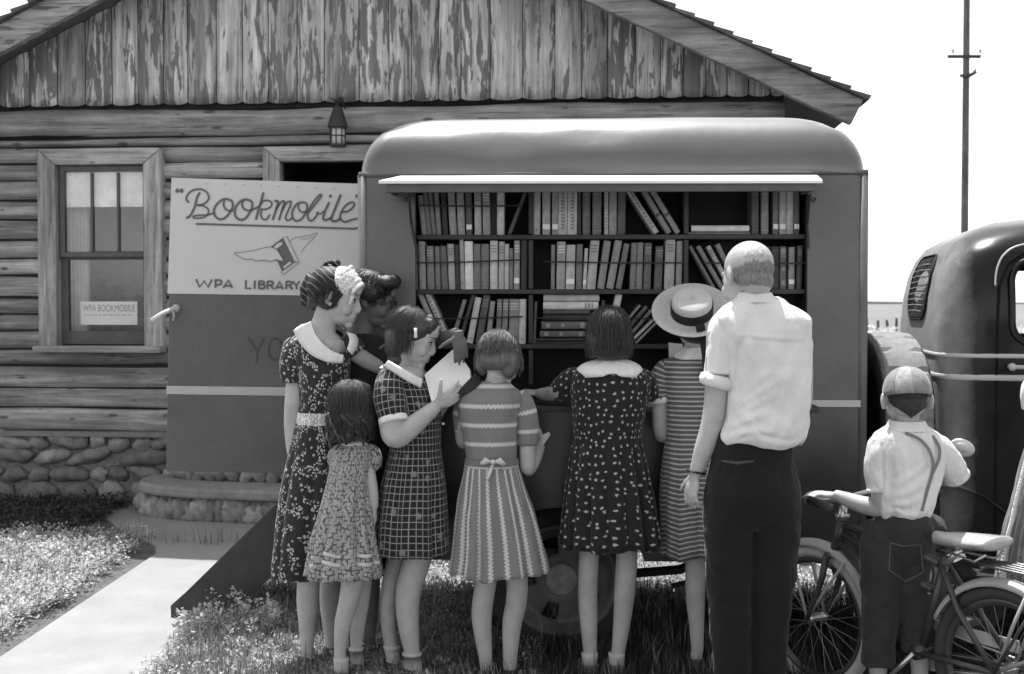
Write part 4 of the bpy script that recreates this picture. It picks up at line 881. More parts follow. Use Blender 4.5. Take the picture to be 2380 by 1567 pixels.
# ================================================================ BICYCLE
RH = Vector(((2345-1190)/692., 4.15, 0)); FH = Vector(((1902-1190)/591., 4.86, 0)); wb_ = (FH-RH).length; ha = math.atan2(FH.y-RH.y, FH.x-RH.x)
BM = Matrix.Translation(RH) @ Matrix.Rotation(ha, 4, 'Z'); BI = BM.inverted()
bike = empty('bicycle', M=BM @ Matrix.Translation((0,0,0))); tag(bike, "child's balloon-tyred bicycle with saddle and rear rack, held by the boy in the cap", 'bicycle')
WR = .285; BP = plain('bike_paint', .055, .35, .5, var=.1); CHR = plain('bike_chrome', .55, .22, .6, metal=.7, var=.05, bump=0); FEND = plain('fender_paint', .38, .35, .5, var=.08); RUB = plain('bike_tyre', .05, .75)
def bwheel(x, name):
    wh = empty(name); wh.parent = bike; wh.location = (x, 0, WR)
    t = MB(); t.tube([((WR-.024)*cos(2*pi*i/64), 0, (WR-.024)*sin(2*pi*i/64)) for i in range(64)], .024, 12, closed=True, up=(0,1,0)); t.build('tyre', plain('pale_tyre', .42, .8) if name == 'front_wheel' else RUB, wh, smooth=True)
    t = MB(); t.tube([((WR-.052)*cos(2*pi*i/64), 0, (WR-.052)*sin(2*pi*i/64)) for i in range(64)], [(.012, .017)]*64, 8, closed=True, up=(0,1,0)); t.build('rim', BP, wh, smooth=True)
    t = MB()
    for i in range(28):
        a = 2*pi*i/28; b = a+(.5 if i % 4 < 2 else -.5); sy = .03 if i % 2 else -.03; t.tube([(.022*cos(b), sy, .022*sin(b)), ((WR-.055)*cos(a), 0, (WR-.055)*sin(a))], .0014, 4)
    t.build('spokes', plain('spoke_metal', .2, .4, metal=.3), wh)
    t = MB(); t.tube([(0, -.045, 0), (0, -.03, 0), (0, .03, 0), (0, .045, 0)], [.022, .017, .017, .022], 12); t.build('hub', CHR, wh, smooth=True)
    return wh
bwheel(0, 'rear_wheel'); fwh = bwheel(wb_, 'front_wheel')
def fender(cx_, a0, a1, name):
    m = MB(); n = 30; vs = []; rr_ = WR+.022
    for i in range(n+1):
        a = R(a0+(a1-a0)*i/n)
        for kx, (y, dr) in enumerate(((-.036, -.022), (-.030, -.006), (-.015, .003), (0, .006), (.015, .003), (.030, -.006), (.036, -.022))): r_ = rr_+dr; vs.append((cx_+r_*cos(a), y, WR+r_*sin(a)))
    m.add(vs, [(i*7+j, i*7+j+1, (i+1)*7+j+1, (i+1)*7+j) for i in range(n) for j in range(6)]); f = m.build(name, FEND, bike, smooth=True, solid=.0025)
    return f
fender(wb_, 62, 190, 'front_fender'); fender(0, 25, 185, 'rear_fender')
def fstay(cx_, ang, name='fender_stay'):
    for s_ in (-1, 1):
        m = MB(); a = R(ang); m.tube([(cx_, s_*.05, WR), (cx_+(WR+.01)*cos(a)*.6, s_*.052, WR+(WR+.01)*sin(a)*.6), (cx_+(WR+.015)*cos(a), s_*.038, WR+(WR+.015)*sin(a))], [.006, .007, .006], 6); m.build(name, FEND, bike, smooth=True)
fstay(wb_, 70); fstay(wb_, 125); fstay(0, 150); fstay(0, 110)
hx, hz0, hz1 = wb_-.13, .57, .72; bbx, bbz = .34, .27
def tb(pts, r, name, mat=BP, n=10, **k): m = MB(); m.tube(pts, r, n, **k); return m.build(name, mat, bike, smooth=True)
fr = MB(); fr.tube([(hx+.03, 0, hz0), (hx, 0, hz1-.03)], .024, 12); fr.tube([(.27, 0, .60), (.45, 0, .645), (hx, 0, hz1-.05)], .016, 10); fr.tube([(hx+.01, 0, hz0+.03), (.5, 0, .42), (bbx, 0, bbz)], .018, 10); fr.tube([(.24, 0, .63), (bbx, 0, bbz)], .017, 10)
fr.tube([(bbx, -.04, bbz), (bbx, .04, bbz)], .028, 12); fr.tube([(.30, 0, .50), (.5, 0, .56), (hx, 0, hz0+.07)], .014, 10)
for s_ in (-1, 1): fr.tube([(bbx, s_*.03, bbz), (.0, s_*.06, WR)], .011, 8); fr.tube([(.25, s_*.02, .60), (.15, s_*.05, .46), (.0, s_*.06, WR)], .011, 8)
fr.build('frame', BP, bike, smooth=True)
m = MB()
m.tube([(hx+.035, 0, hz0-.0), (hx+.04, 0, hz0-.03)], .028, 10)
for s_ in (-1, 1): m.tube([(hx+.04, s_*.045, hz0-.02), (hx+.055, s_*.052, .46), (hx+.09, s_*.052, .36), (wb_, s_*.052, WR)], [.014, .013, .011, .009], 8)
m.tube([(hx+.04, -.045, hz0-.02), (hx+.04, .045, hz0-.02)], .014, 8); m.build('fork', BP, bike, smooth=True)
m = MB(); m.tube([(hx, 0, hz1-.03), (hx, 0, hz1), (hx-.01, 0, hz1+.05)], [.026, .02, .013], 12); m.tube([(hx, 0, hz1-.02), (hx, 0, hz1-.005)], .03, 12); m.build('headset', CHR, bike, smooth=True)
HB = BI @ W(1893, 1160, 4.62)
m = MB(); lp = [(hx-.01, 0, hz1+.05), (hx+.02, .08, hz1+.055), (hx+.0, .2, hz1+.07), (hx-.08, .27, hz1+.085), (hx-.20, .30, hz1+.075)]
hbp = crom(lp, 5); m.tube([(a, b, c) for a, b, c in hbp], .011, 10); m.tube([(a, -b, c) for a, b, c in hbp], .011, 10); m.build('handlebar', CHR, bike, smooth=True)
for s_ in (1, -1): tb([(hx-.09, s_*.276, hz1+.084), (hx-.215, s_*.303, hz1+.074)], .016, 'grip', RUB)
GRIP = BM @ Vector((hx-.15, .292, hz1-.045))
# saddle
sd_ = MB(); vs = []; n = 22; SZ = .695; SX = .165
for i in range(n+1):
    t = i/n; x = SX-.14+.27*t; w_ = .085*(1-t)**.75*(1 if t > .06 else .85)+.018; hgt = .022+.010*math.sin(pi*min(1, t*1.2))
    for j in range(14):
        a = 2*pi*j/14; vs.append((x, w_*cos(a), SZ+(hgt if sin(a) > 0 else .028)*sin(a)+.02*(1-t)**3))
sd_.add(vs, [(i*14+j, i*14+(j+1) % 14, (i+1)*14+(j+1) % 14, (i+1)*14+j) for i in range(n) for j in range(14)] + [tuple(range(14)), tuple(reversed(range(n*14, n*14+14)))])
so = sd_.build('saddle', plain('saddle_leather', .46, .28, .7, coat=.6), bike, smooth=True, sub=1)
m = MB(); m.tube([(SX-.12, -.05, SZ-.02), (SX-.08, -.055, SZ-.05), (SX+.08, -.015, SZ-.04)], .005, 6); m.tube([(SX-.12, .05, SZ-.02), (SX-.08, .055, SZ-.05), (SX+.08, .015, SZ-.04)], .005, 6); m.tube([(SX+.02, 0, SZ-.03), (.245, 0, .60)], .013, 8); m.build('seat_post', CHR, bike, smooth=True)
# carrier rack
m = MB()
for i in range(5): y = -.06+.03*i; m.tube([(.10, y*.5, .635), (.02, y, .64), (-.36, y, .635)], .0055, 6)
for x in (-.34, -.12, .05): m.tube([(x, -.07, .632), (x, .07, .632)], .006, 6)
for s_ in (-1, 1): m.tube([(-.20, s_*.065, .63), (0, s_*.065, WR)], .006, 6)
m.build('rack', plain('rack_metal', .12, .3, .6, metal=.5), bike, smooth=True)
m = MB(); m.tube([(bbx, -.055, bbz), (bbx, -.050, bbz)], .08, 24); m.build('chainring', CHR, bike)
for s_ in (-1, 1):
    m = MB(); e = Vector((bbx+s_*.09, s_*.075, bbz-s_*.11)); m.tube([(bbx, s_*.05, bbz), e], .009, 8); m.build('crank', CHR, bike, smooth=True)
    m = MB(); m.box(e+Vector((0, s_*.05, 0)), (.07, .09, .025)); m.build('pedal', RUB, bike, bevel=.004)
m = MB(); m.tube([(bbx, -.053, bbz+.078), (.0, -.053, WR+.033)], .004, 5); m.tube([(bbx, -.053, bbz-.078), (.0, -.053, WR-.033)], .004, 5); m.box((.2, -.064, WR+.07), (.42, .004, .045)); m.build('chain_guard', plain('guard_metal', .5, .3, .6), bike, bevel=.001)
# ================================================================ PEOPLE
def fabric(name, kind, base, fig, sc=1.0, rough=.85, crease=.55):
    T = NT(name); uv = T.n('ShaderNodeUVMap').outputs[0]; sx = T.n('ShaderNodeSeparateXYZ'); T.link(uv, sx.inputs[0]); U, V = sx.outputs[0], sx.outputs[1]
    ob = T.coord('Object'); fold = T.noise(ob, 9, 4, .6)
    def tri(s, f): return T.math('ABSOLUTE', T.math('SUBTRACT', T.math('FRACT', T.math('MULTIPLY', s, f)), .5))
    if kind == 'floral':
        v = T.voro(uv, 84*sc, dim='2D'); m1 = T.mr(v.outputs['Distance'], .36, .26, 0, 1); cl = T.mr(T.noise(uv, 18*sc, 2, .5), .53, .57, 0, 1)
        v2 = T.voro(uv, 27*sc, dim='2D'); m2 = T.mr(T.math('ADD', v2.outputs['Distance'], T.mr(T.noise(uv, 90, 2), 0, 1, -.16, .16)), .17, .11, 0, 1)
        mk = T.math('MAXIMUM', T.math('MULTIPLY', m1, cl), T.math('MULTIPLY', m2, .8))
    elif kind == 'tiny':
        v = T.voro(uv, 70*sc, 'F1', .7, '2D'); mk = T.mr(T.math('ABSOLUTE', T.math('SUBTRACT', v.outputs['Distance'], .30)), .20, .06, 0, 1); mk = T.math('MULTIPLY', mk, T.mr(T.noise(uv, 14, 3), .3, .7, .7, 1))
    elif kind == 'dots':
        v = T.voro(uv, 32*sc, 'F1', .65, '2D'); mk = T.mr(T.math('ADD', v.outputs['Distance'], T.mr(T.noise(uv, 170, 2), 0, 1, -.20, .20)), .19, .12, 0, 1)
    elif kind == 'plaid':
        l1 = T.mr(tri(U, 40*sc), .41, .45, 0, 1); l2 = T.mr(tri(V, 37*sc), .41, .45, 0, 1); v = T.voro(uv, 9*sc, dim='2D'); m2 = T.mr(T.math('ADD', v.outputs['Distance'], T.mr(T.noise(uv, 70, 2), 0, 1, -.1, .1)), .13, .09, 0, .7)
        mk = T.math('MAXIMUM', T.math('MAXIMUM', l1, l2), m2)
    elif kind in ('zigh', 'zigv'):
        a, b = (V, U) if kind == 'zigh' else (U, V)
        fr = 13.5*sc if kind == 'zigh' else 23.0*sc
        z = T.math('MULTIPLY', tri(b, 68), .20 if kind == 'zigh' else .26); t = T.math('FRACT', T.math('ADD', T.math('MULTIPLY', a, fr), z))
        mk = T.math('MULTIPLY', T.math('LESS_THAN', t, .20 if kind == 'zigh' else .26), T.mr(tri(b, 96), .0, .5, .75, 1.0)); 
    elif kind == 'stripe':
        t = tri(V, 52*sc); mk = T.mr(t, .30, .38, 0, 1)
    elif kind == 'bands':
        t = T.math('FRACT', T.math('MULTIPLY', V, 24)); mk = T.math('LESS_THAN', t, .3)
    else: mk = None
    if mk is None: col = T.mr(fold, .3, .7, base*.92, base*1.08)
    else:
        col = T.mix(mk, base, fig); col = T.math('MULTIPLY', col, T.mr(fold, .3, .7, .92, 1.08))
    cr = T.coord('Object', (1, 1, .45), rot=(.3, .5, .2)); r1 = T.math('ABSOLUTE', T.math('SUBTRACT', T.noise(cr, 7.5, 2, .5, .8), .5)); r2 = T.math('ABSOLUTE', T.math('SUBTRACT', T.noise(T.coord('Object', (1, 1, .6), rot=(-.4, -.5, .9)), 15, 3, .55, .6), .5))
    hgt = T.math('ADD', T.math('MULTIPLY', T.math('MINIMUM', r1, .10), 5.0), T.math('MULTIPLY', T.math('MINIMUM', r2, .12), 1.8)); T.bump(T.math('ADD', hgt, T.math('MULTIPLY', T.noise(ob, 420, 2), .10)), crease, .012)
    T.done(col, rough, .15); T.p.inputs['Sheen Weight'].default_value = .15; return T.m
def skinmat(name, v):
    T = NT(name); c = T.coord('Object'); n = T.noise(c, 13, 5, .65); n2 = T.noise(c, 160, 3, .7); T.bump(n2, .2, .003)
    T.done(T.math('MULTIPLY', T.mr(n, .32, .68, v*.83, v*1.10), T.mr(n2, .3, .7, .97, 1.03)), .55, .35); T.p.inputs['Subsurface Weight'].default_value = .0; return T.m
SKIN = skinmat('skin', .44); SKIND = skinmat('skin_darker', .125)  # second skin tone is darker than the first
def hairmat(name, v):
    T = NT(name); c = T.coord('Object', (30, 30, 3)); n = T.noise(c, 3, 5, .7, .6); T.bump(n, .5, .006); T.done(T.mr(n, .3, .7, v*.6, v*1.5), .42, .5); return T.m
SHOE = plain('shoe_leather', .05, .45, .5); SOCK = plain('sock_knit', .5, .9, var=.1, scale=60); WHTF = fabric('white_cotton', 'plain', .78, 0)
LIPS = plain('lips', .16, .5); EYEW = plain('eye_white', .45, .3, var=.02, bump=0); IRIS = plain('iris', .03, .3, bump=0); BROW = plain('brow', .07, .8)
def hmat(c, yaw, pitch, roll, k): return Matrix.Translation(c) @ Matrix.Rotation(-R(yaw), 4, 'Z') @ Matrix.Rotation(-R(pitch), 4, 'X') @ Matrix.Rotation(R(roll), 4, 'Y') @ Matrix.Scale(k, 4)
class MT:
    """adds blobs to a builder through a matrix"""
    def __init__(s, mb, M): s.mb = mb; s.M = M; s.k = M.to_scale().x
    def ell(s, c, r, rot=None, nu=20, nv=14):
        b = len(s.mb.v); s.mb.ell(c, r, rot, nu, nv)
        for i in range(b, len(s.mb.v)): s.mb.v[i] = s.M @ s.mb.v[i]
    def tube(s, p, r, n=12, **kw):
        b = len(s.mb.v); s.mb.tube(p, r, n, **kw)
        for i in range(b, len(s.mb.v)): s.mb.v[i] = s.M @ s.mb.v[i]
def head_blobs(mb, M, child=False):
    h = MT(mb, M); j = .92 if child else 1
    h.ell((0, -.014, .035), (.076, .094, .084)); h.ell((0, .032, -.018), (.062, .062, .080)); h.ell((0, .040, -.070), (.048*j, .048, .036)); h.ell((0, .077, -.096), (.021, .018, .016))
    h.ell((0, -.045, -.02), (.060, .050, .055))
    for s_ in (-1, 1):
        h.ell((s_*.034, .064, -.036), (.026, .022, .026)); h.tube([(s_*.048, .070, .024), (s_*.028, .084, .026), (s_*.004, .088, .020)], [.008, .0095, .008])
        h.ell((s_*.077, -.006, .0), (.008, .017, .031), Matrix.Rotation(s_*.35, 4, 'Z') @ Matrix.Rotation(-.2, 4, 'X')); h.ell((s_*.076, .002, -.025), (.007, .009, .010))
        h.ell((s_*.010, .101, -.034), (.0075, .009, .007)); h.ell((s_*.031, .0745, .004), (.0165, .0125, .0125))
    h.ell((0, .064, -.056), (.034, .034, .036)); h.ell((0, .078, -.045), (.024, .019, .022))
    h.tube([(0, .086, .022), (0, .095, 0), (0, .1045, -.022), (0, .107, -.030)], [.008, .0085, .0105, .0098]); h.ell((0, .103, -.038), (.011, .010, .007))
    h.ell((0, .090, -.055), (.020, .010, .012)); h.ell((0, .093, -.0635), (.021, .0105, .0055)); h.ell((0, .0915, -.0735), (.0185, .0105, .0065)); h.tube([(0, .02, .095), (0, .070, .062), (0, .084, .03)], [.03, .03, .02])
def face_details(root, M, brow=BROW):
    for s_ in (-1, 1):
        m = MB(); h = MT(m, M); h.ell((s_*.031, .0775, .003), (.0125, .0125, .0095)); e = m.build('eye', EYEW, root, smooth=True)
        m = MB(); h = MT(m, M); h.ell((s_*.033, .0885, .002), (.0058, .003, .0058), nu=12, nv=8); m.build('iris', IRIS, e, smooth=True)
        m = MB(); h = MT(m, M); h.tube([(s_*.046, .077, .007), (s_*.033, .0895, .0105), (s_*.018, .084, .006)], [.0025, .003, .002], 6); m.build('eyelashes', IRIS, e, smooth=True)
        m = MB(); h = MT(m, M); h.tube([(s_*.052, .074, .028), (s_*.034, .0915, .033), (s_*.018, .094, .029)], [.001, .0022, .0018], 6); m.build('eyebrow', brow, root, smooth=True)
    m = MB(); h = MT(m, M); h.tube([(-.021, .093, -.066), (-.010, .101, -.063), (0, .103, -.0645), (.010, .101, -.063), (.021, .093, -.066)], [.001, .004, .004, .004, .001], 8); h.tube([(-.017, .094, -.070), (0, .101, -.0735), (.017, .094, -.070)], [.001, .0045, .001], 8); m.build('lips', LIPS, root, smooth=True)
def hand_blobs(mb, wrist, dirv, palm, size=1.0, curl=(.25, .3, .35, .4), thumb=1, spread=.10, tang=.7, tcurl=.2):
    w_ = Vector(wrist); d = Vector(dirv).normalized(); p = Vector(palm); p = (p-d*p.dot(d)).normalized(); s_ = d.cross(p)*thumb; k = size
    R3 = Matrix((s_, d, p)).transposed()
    mb.tube([w_-d*.02*k, w_+d*.02*k], [(.018*k, .026*k)]*2, 12, up=p); mb.ell(w_+d*.050*k, (.040*k, .050*k, .0155*k), R3.to_4x4(), 20, 12); mb.ell(w_+d*.030*k+s_*.022*k+p*.004*k, (.020*k, .030*k, .015*k), R3.to_4x4())
    L = (.072, .080, .074, .058)
    for i in range(4):
        o = (.030-.020*i)*k; b = w_+d*(.085-.004*abs(i-1))*k+s_*o; dd = (d+s_*spread*(1.3-i)*.9).normalized(); a = 0; pts = [b-dd*.018*k, b]; q = b
        for seg, fr_ in enumerate((.45, .31, .24)):
            a += curl[i]*(1.0 if seg == 0 else 1.15); v = dd*cos(a)+p*sin(a); q = q+v*L[i]*fr_*k; pts.append(q.copy())
        mb.tube(pts, [r*k for r in (.0095, .0092, .0086, .0078, .0062)], 10); mb.ell(pts[-1], .0064*k, nu=10, nv=8)
    b = w_+d*.022*k+s_*.026*k; td = (d*(1-tang*.5)+s_*tang+p*.15).normalized(); q = b; pts = [b-td*.01*k]
    for seg, l in enumerate((.036, .030, .024)): q = q+(td*cos(tcurl*seg)+(d*.7+p*.4)*sin(tcurl*seg)).normalized()*l*k; pts.append(q.copy())
    mb.tube(pts, [r*k for r in (.014, .0115, .0100, .0078)], 10); mb.ell(pts[-1], .0079*k, nu=10, nv=8)
SKULL = [((0, -.014, .035), (.076, .094, .084)), ((0, .032, -.018), (.062, .062, .080)), ((0, -.045, -.02), (.060, .050, .055)), ((0, -.030, -.07), (.049, .049, .06))]
def skull_r(o, d):
    best = 0
    for c, r in SKULL:
        q = Vector(((o[0]-c[0])/r[0], (o[1]-c[1])/r[1], (o[2]-c[2])/r[2])); e = Vector((d[0]/r[0], d[1]/r[1], d[2]/r[2])); A = e.dot(e); B = 2*q.dot(e); C = q.dot(q)-1; D = B*B-4*A*C
        if D > 0: best = max(best, (-B+math.sqrt(D))/(2*A))
    return best
def cropmat(name, v):
    T = NT(name); a = T.n('ShaderNodeAttribute', attribute_name='tone'); c = T.coord('Object', (1, 1, .35)); n = T.noise(c, 130, 4, .7); n2 = T.noise(T.coord('Object'), 16, 3)
    T.done(T.mr(n, .3, .7, v*.55, v*1.5), .6, .3); al = T.mr(T.math('ADD', a.outputs['Fac'], T.math('ADD', T.math('MULTIPLY', T.math('SUBTRACT', n, .5), 1.5), T.math('MULTIPLY', T.math('SUBTRACT', n2, .5), .8))), .35, .60, 0, 1); T.link(al, T.p.inputs['Alpha']); T.bump(n, .4, .003); return T.m
def cropped(p, mat, dens, seed=1, lift=.0015):
    """close-cropped hair: a thin shell on the skull whose density comes from dens(phi from the front, elevation)"""
    o = Vector((0, -.015, .0)); mb = MB(); n, m_ = 72, 48; I = p.HM
    for j in range(m_+1):
        el = R(85-150*j/m_)
        for i in range(n+1):
            ph = 2*pi*i/n; d = Vector((sin(ph)*cos(el), cos(ph)*cos(el), sin(el))); dn = dens(math.degrees(abs((ph+pi) % (2*pi)-pi)), math.degrees(el)); r = skull_r(o, d)+lift*max(.2, min(1, dn)); mb.v.append(I @ (o+d*r)); mb.att[len(mb.v)-1] = dn
    for j in range(m_):
        for i in range(n):
            q = [j*(n+1)+i, j*(n+1)+i+1, (j+1)*(n+1)+i+1, (j+1)*(n+1)+i]
            if max(mb.att[k] for k in q) > .02: mb.f.append(tuple(q)); mb.m.append(0)
    return mb.build('cropped_hair', mat, p.root, smooth=True)
def sm(x, a, b): t = max(0, min(1, (x-a)/(b-a))); return t*t*(3-2*t)
class Person:
    def __init__(s, label, d, x, cat='person', skin=None, group=None):
        s.d = d; s.s = S(d); s.root = empty('person', ((x-CX)/s.s, d, 0)); PLOC[s.root.name] = s.root.location.copy(); tag(s.root, label, cat, group); s.b = MB(); s.skin = skin or SKIN
    def P(s, x, y, dz=0): return W(x, y, s.d+dz)        # pixel column/row at the person's own depth
    def limb(s, pts, n=16, mb=None, flat=1):
        """points (x, y, radius px, depth offset)"""
        q = crom([tuple(s.P(p[0], p[1], p[3] if len(p) > 3 else 0)) + (p[2]/s.s,) for p in pts], 5); (mb or s.b).tube([v[:3] for v in q], [v[3] for v in q], n, flat=flat)
    def leg(s, pts, foot=(0, 1), shoe='oxford', sock=None, size=1.0):
        """trace down to the ankle; the foot stands on the ground"""
        a = pts[-1]; dz = a[3] if len(a) > 3 else 0; X = (a[0]-CX)/S(s.d+dz); Y = s.d+dz; q = crom([tuple(s.P(p[0], p[1], p[3] if len(p) > 3 else 0)) + (p[2]/s.s,) for p in pts], 5)
        q = [v for v in q if v[2] > .10]; r = pts[-1][2]/s.s; q.append((X, Y, .075, r)); f = Vector((foot[0], foot[1], 0)).normalized()
        s.b.tube([v[:3] for v in q], [v[3] for v in q], 16); s.b.tube([(X, Y, .09), (X-f.x*.02*size, Y-f.y*.02*size, .035), (X+f.x*.06*size, Y+f.y*.06*size, .035), (X+f.x*.15*size, Y+f.y*.15*size, .022)], [r*1.05, .030*size, .034*size, .020*size], 12)
        if shoe:
            m = MB(); m.tube([(X-f.x*.048*size, Y-f.y*.048*size, .03), (X-f.x*.02*size, Y-f.y*.02*size, .040), (X+f.x*.06*size, Y+f.y*.06*size, .042), (X+f.x*.12*size, Y+f.y*.12*size, .034), (X+f.x*.18*size, Y+f.y*.18*size, .024), (X+f.x*.195*size, Y+f.y*.195*size, .02)], [.018*size, .037*size, .040*size, .038*size, .027*size, .008], 16)
            m.tube([(X-f.x*.01, Y-f.y*.01, .03), (X-f.x*.01, Y-f.y*.01, .075)], [.036*size, r*1.25], 14)
            m.build('shoe', shoe if not isinstance(shoe, str) else SHOE, s.root, smooth=True, remesh=.006, smoothmod=2)
        if sock:
            m = MB(); zt = s.P(0, sock).z; qq = [(X, Y, .05, r*1.18)] + [(v[0], v[1], v[2], v[3]*1.14) for v in sorted(q, key=lambda v: v[2]) if .07 < v[2] < zt]; tp = qq[-1]; qq += [(tp[0], tp[1], zt-.012, tp[3]*1.12), (tp[0], tp[1], zt, tp[3]*1.12), (tp[0], tp[1], zt+.002, tp[3]*.95)]
            m.tube([v[:3] for v in qq], [v[3]*(1+.03*(i % 2)) for i, v in enumerate(qq)], 18); m.build('sock', SOCK, s.root, smooth=True)
    def torso(s, pts): # (x, y, hw px, hd m)
        q = crom([tuple(s.P(p[0], p[1], p[4] if len(p) > 4 else 0)) + (p[2]/s.s, p[3]) for p in pts], 5); vs = []; n = 20
        s.b.tube([v[:3] for v in q], [(v[3], v[4]) for v in q], n, up=(1, 0, 0))
    def head(s, x, y, yaw, pitch=0, roll=0, k=1.0, child=False, neck=None, dz=0, face=True, neckr=None):
        s.HM = hmat(s.P(x, y, dz), yaw, pitch, roll, k); head_blobs(s.b, s.HM, child)
        if neck:
            a = s.HM @ Vector((0, -.020, -.055)); b = s.P(*neck); r = neckr or (.050 if not child else .042)*k; s.b.tube([a, (a+b)/2, b, b+Vector((0, 0, -.03))], [r*1.05, r*.97, r*1.15, r*1.6], 18)
        if face: face_details(s.root, s.HM)
        return s.HM
    def done(s, vox=.0045): s.body = s.b.build('body', s.skin, s.root, smooth=True, remesh=vox, smoothmod=3); s.body_parent = True
    def garment(s, name, rings, mat, folds=0, amp=.0, y0=None, n=96, U=1.0, solid=.003, wr=.004, e=2.3, cap=False, k=5, ph=0, sub=0, scallop=None, vz=None, cut=None, creases=()):
        """rings: (y, centre x, half width px, half depth m, depth offset)"""
        rg_ = crom([tuple(r)+((0,) if len(r) < 5 else ()) for r in rings], k); vs = []; uvs = {}; mb = MB(); sd = sum(map(ord, name))+int(s.d*100); ys = rings[0][0] if y0 is None else y0; ye = rings[-1][0]
        L = 0; prevz = None; m = n+1
        for i, (y, xc, hw, hd, dz) in enumerate(rg_):
            c = s.P(xc, y, dz); h = hw/s.s; t = max(0, (y-ys)/(ye-ys)) if ye != ys else 0
            for j in range(m):
                a = 2*pi*j/n+pi/2; ca, sa = cos(a), sin(a); px = h*math.copysign(abs(ca)**(2/e), ca); py = hd*math.copysign(abs(sa)**(2/e), sa)
                f = 1+amp*min(1, t*1.6+.12*(t > 0))*(1.5*abs(sin(.5*(folds*a+ph+2.2*noise.noise(Vector((ca*1.3, sa*1.3, sd))))))**.7-1.0)*(.6+.8*abs(noise.noise(Vector((ca*2, sa*2, sd+5))))) if folds else 1
                q = Vector((c.x+px*f, c.y+py*f, c.z)); q2 = Vector((ca*2.2, sa*2.2, c.z*7+sd))
                w_ = wr*noise.noise(q2*1.3)+wr*.5*noise.noise(Vector((ca*5, sa*5, c.z*22+sd))); q += Vector((ca, sa, 0))*w_
                if creases and sa < .35:
                    X_ = CX+q.x/q.y*FPX
                    for (x0, y0, x1, y1, w0, am) in creases:
                        dx, dy = x1-x0, y1-y0; u_ = max(0, min(1, ((X_-x0)*dx+(y-y0)*dy)/(dx*dx+dy*dy))); dd = math.hypot(X_-x0-u_*dx, y-y0-u_*dy); q.y -= am*math.exp(-(dd/w0)**2)*(.35+.65*sin(pi*min(1, max(0, u_*.9+.05))))
                if folds and t > 0: q.z += t*.020*noise.noise(Vector((ca*1.7, sa*1.7, sd+9)))
                if scallop and i == len(rg_)-1: q.z += scallop(a)
                mb.v.append(q); mb.uv[len(mb.v)-1] = (j/n*U, (vz if vz is not None else 0)-c.z)
        for i in range(len(rg_)-1):
            for j in range(n):
                if cut:
                    q = (mb.v[i*m+j]+mb.v[(i+1)*m+j+1])/2
                    if q.y < s.d+.02:
                        X_ = CX+q.x/q.y*FPX; Y_ = rg_[i][0]*.5+rg_[i+1][0]*.5; ins = False; k2 = len(cut)-1
                        for k1 in range(len(cut)):
                            (xa, ya), (xb, yb) = cut[k1], cut[k2]
                            if (ya > Y_) != (yb > Y_) and X_ < (xb-xa)*(Y_-ya)/(yb-ya)+xa: ins = not ins
                            k2 = k1
                        if ins: continue
                mb.f.append((i*m+j, i*m+j+1, (i+1)*m+j+1, (i+1)*m+j)); mb.m.append(0)
        return mb.build(name, mat, s.root, smooth=True, solid=solid, fixn=False)
    def strip_patch(s, name, inner, outer, mat, xc, hw, hd):
        """a flap of cloth lying on the front of the body between two traced edges"""
        A = crom(inner, 6); B = crom(outer, 6); n = min(len(A), len(B)); mb = MB()
        for i in range(n):
            a = A[int(i*(len(A)-1)/(n-1))]; b = B[int(i*(len(B)-1)/(n-1))]
            for k in range(5):
                t = k/4; x = a[0]+(b[0]-a[0])*t; y = a[1]+(b[1]-a[1])*t; dz = -hd*math.sqrt(max(0, 1-((x-xc)/hw)**2))-.003-.006*sin(pi*t); mb.v.append(s.P(x, y, dz)); mb.uv[len(mb.v)-1] = (t, i/n)
        for i in range(n-1):
            for k in range(4): mb.f.append((i*5+k, i*5+k+1, (i+1)*5+k+1, (i+1)*5+k)); mb.m.append(0)
        return mb.build(name, mat, s.root, smooth=True, solid=.003)
    def sleeve(s, pts, mat, name='sleeve', U=.3, n=40, gath=.05, solid=.003, wr=.003, cuff=None, cuffmat=None):
        q = crom([tuple(s.P(p[0], p[1], p[3] if len(p) > 3 else 0)) + (p[2]/s.s,) for p in pts], 6); mb = MB(); L = 0; m = n+1; sd = pts[0][0]; prev = None; N = len(q)
        for i, v in enumerate(q):
            p = Vector(v[:3]); t = (Vector(q[min(i+1, N-1)][:3])-Vector(q[max(i-1, 0)][:3])).normalized()
            if i: L += (p-Vector(q[i-1][:3])).length
            a_ = Vector((0, 1, 0)); nr = (a_-t*a_.dot(t)).normalized(); b = t.cross(nr)
            for j in range(m):
                a = 2*pi*j/n; g = 1+gath*sin(9*a+sd)*(1-sin(pi*i/(N-1)))+wr*20*noise.noise(Vector((cos(a)*2, sin(a)*2, i*.4+sd))); mb.v.append(p+(nr*cos(a)+b*sin(a))*v[3]*g); mb.uv[len(mb.v)-1] = (j/n*U, L)
        for i in range(N-1):
            for j in range(n): mb.f.append((i*m+j, i*m+j+1, (i+1)*m+j+1, (i+1)*m+j)); mb.m.append(0)
        # close the shoulder end
        mb.v.append(Vector(q[0][:3])); c0 = len(mb.v)-1; mb.uv[c0] = (0, 0)
        for j in range(n): mb.f.append((c0, j+1, j)); mb.m.append(0)
        o = mb.build(name, mat, s.root, smooth=True, solid=solid)
        if cuffmat:
            m2 = MB(); p1 = Vector(q[-1][:3]); t = (p1-Vector(q[-4][:3])).normalized(); w_ = cuff/s.s; r = q[-1][3]; 
            m2.tube([p1-t*w_*.6, p1-t*w_*.55, p1+t*w_*.4, p1+t*w_*.45, p1+t*w_*.42], [r*.9, r*1.04, r*1.06, r*1.0, r*.86], 32, cap=False); m2.build('cuff', cuffmat, s.root, smooth=True, solid=.002)
        return o
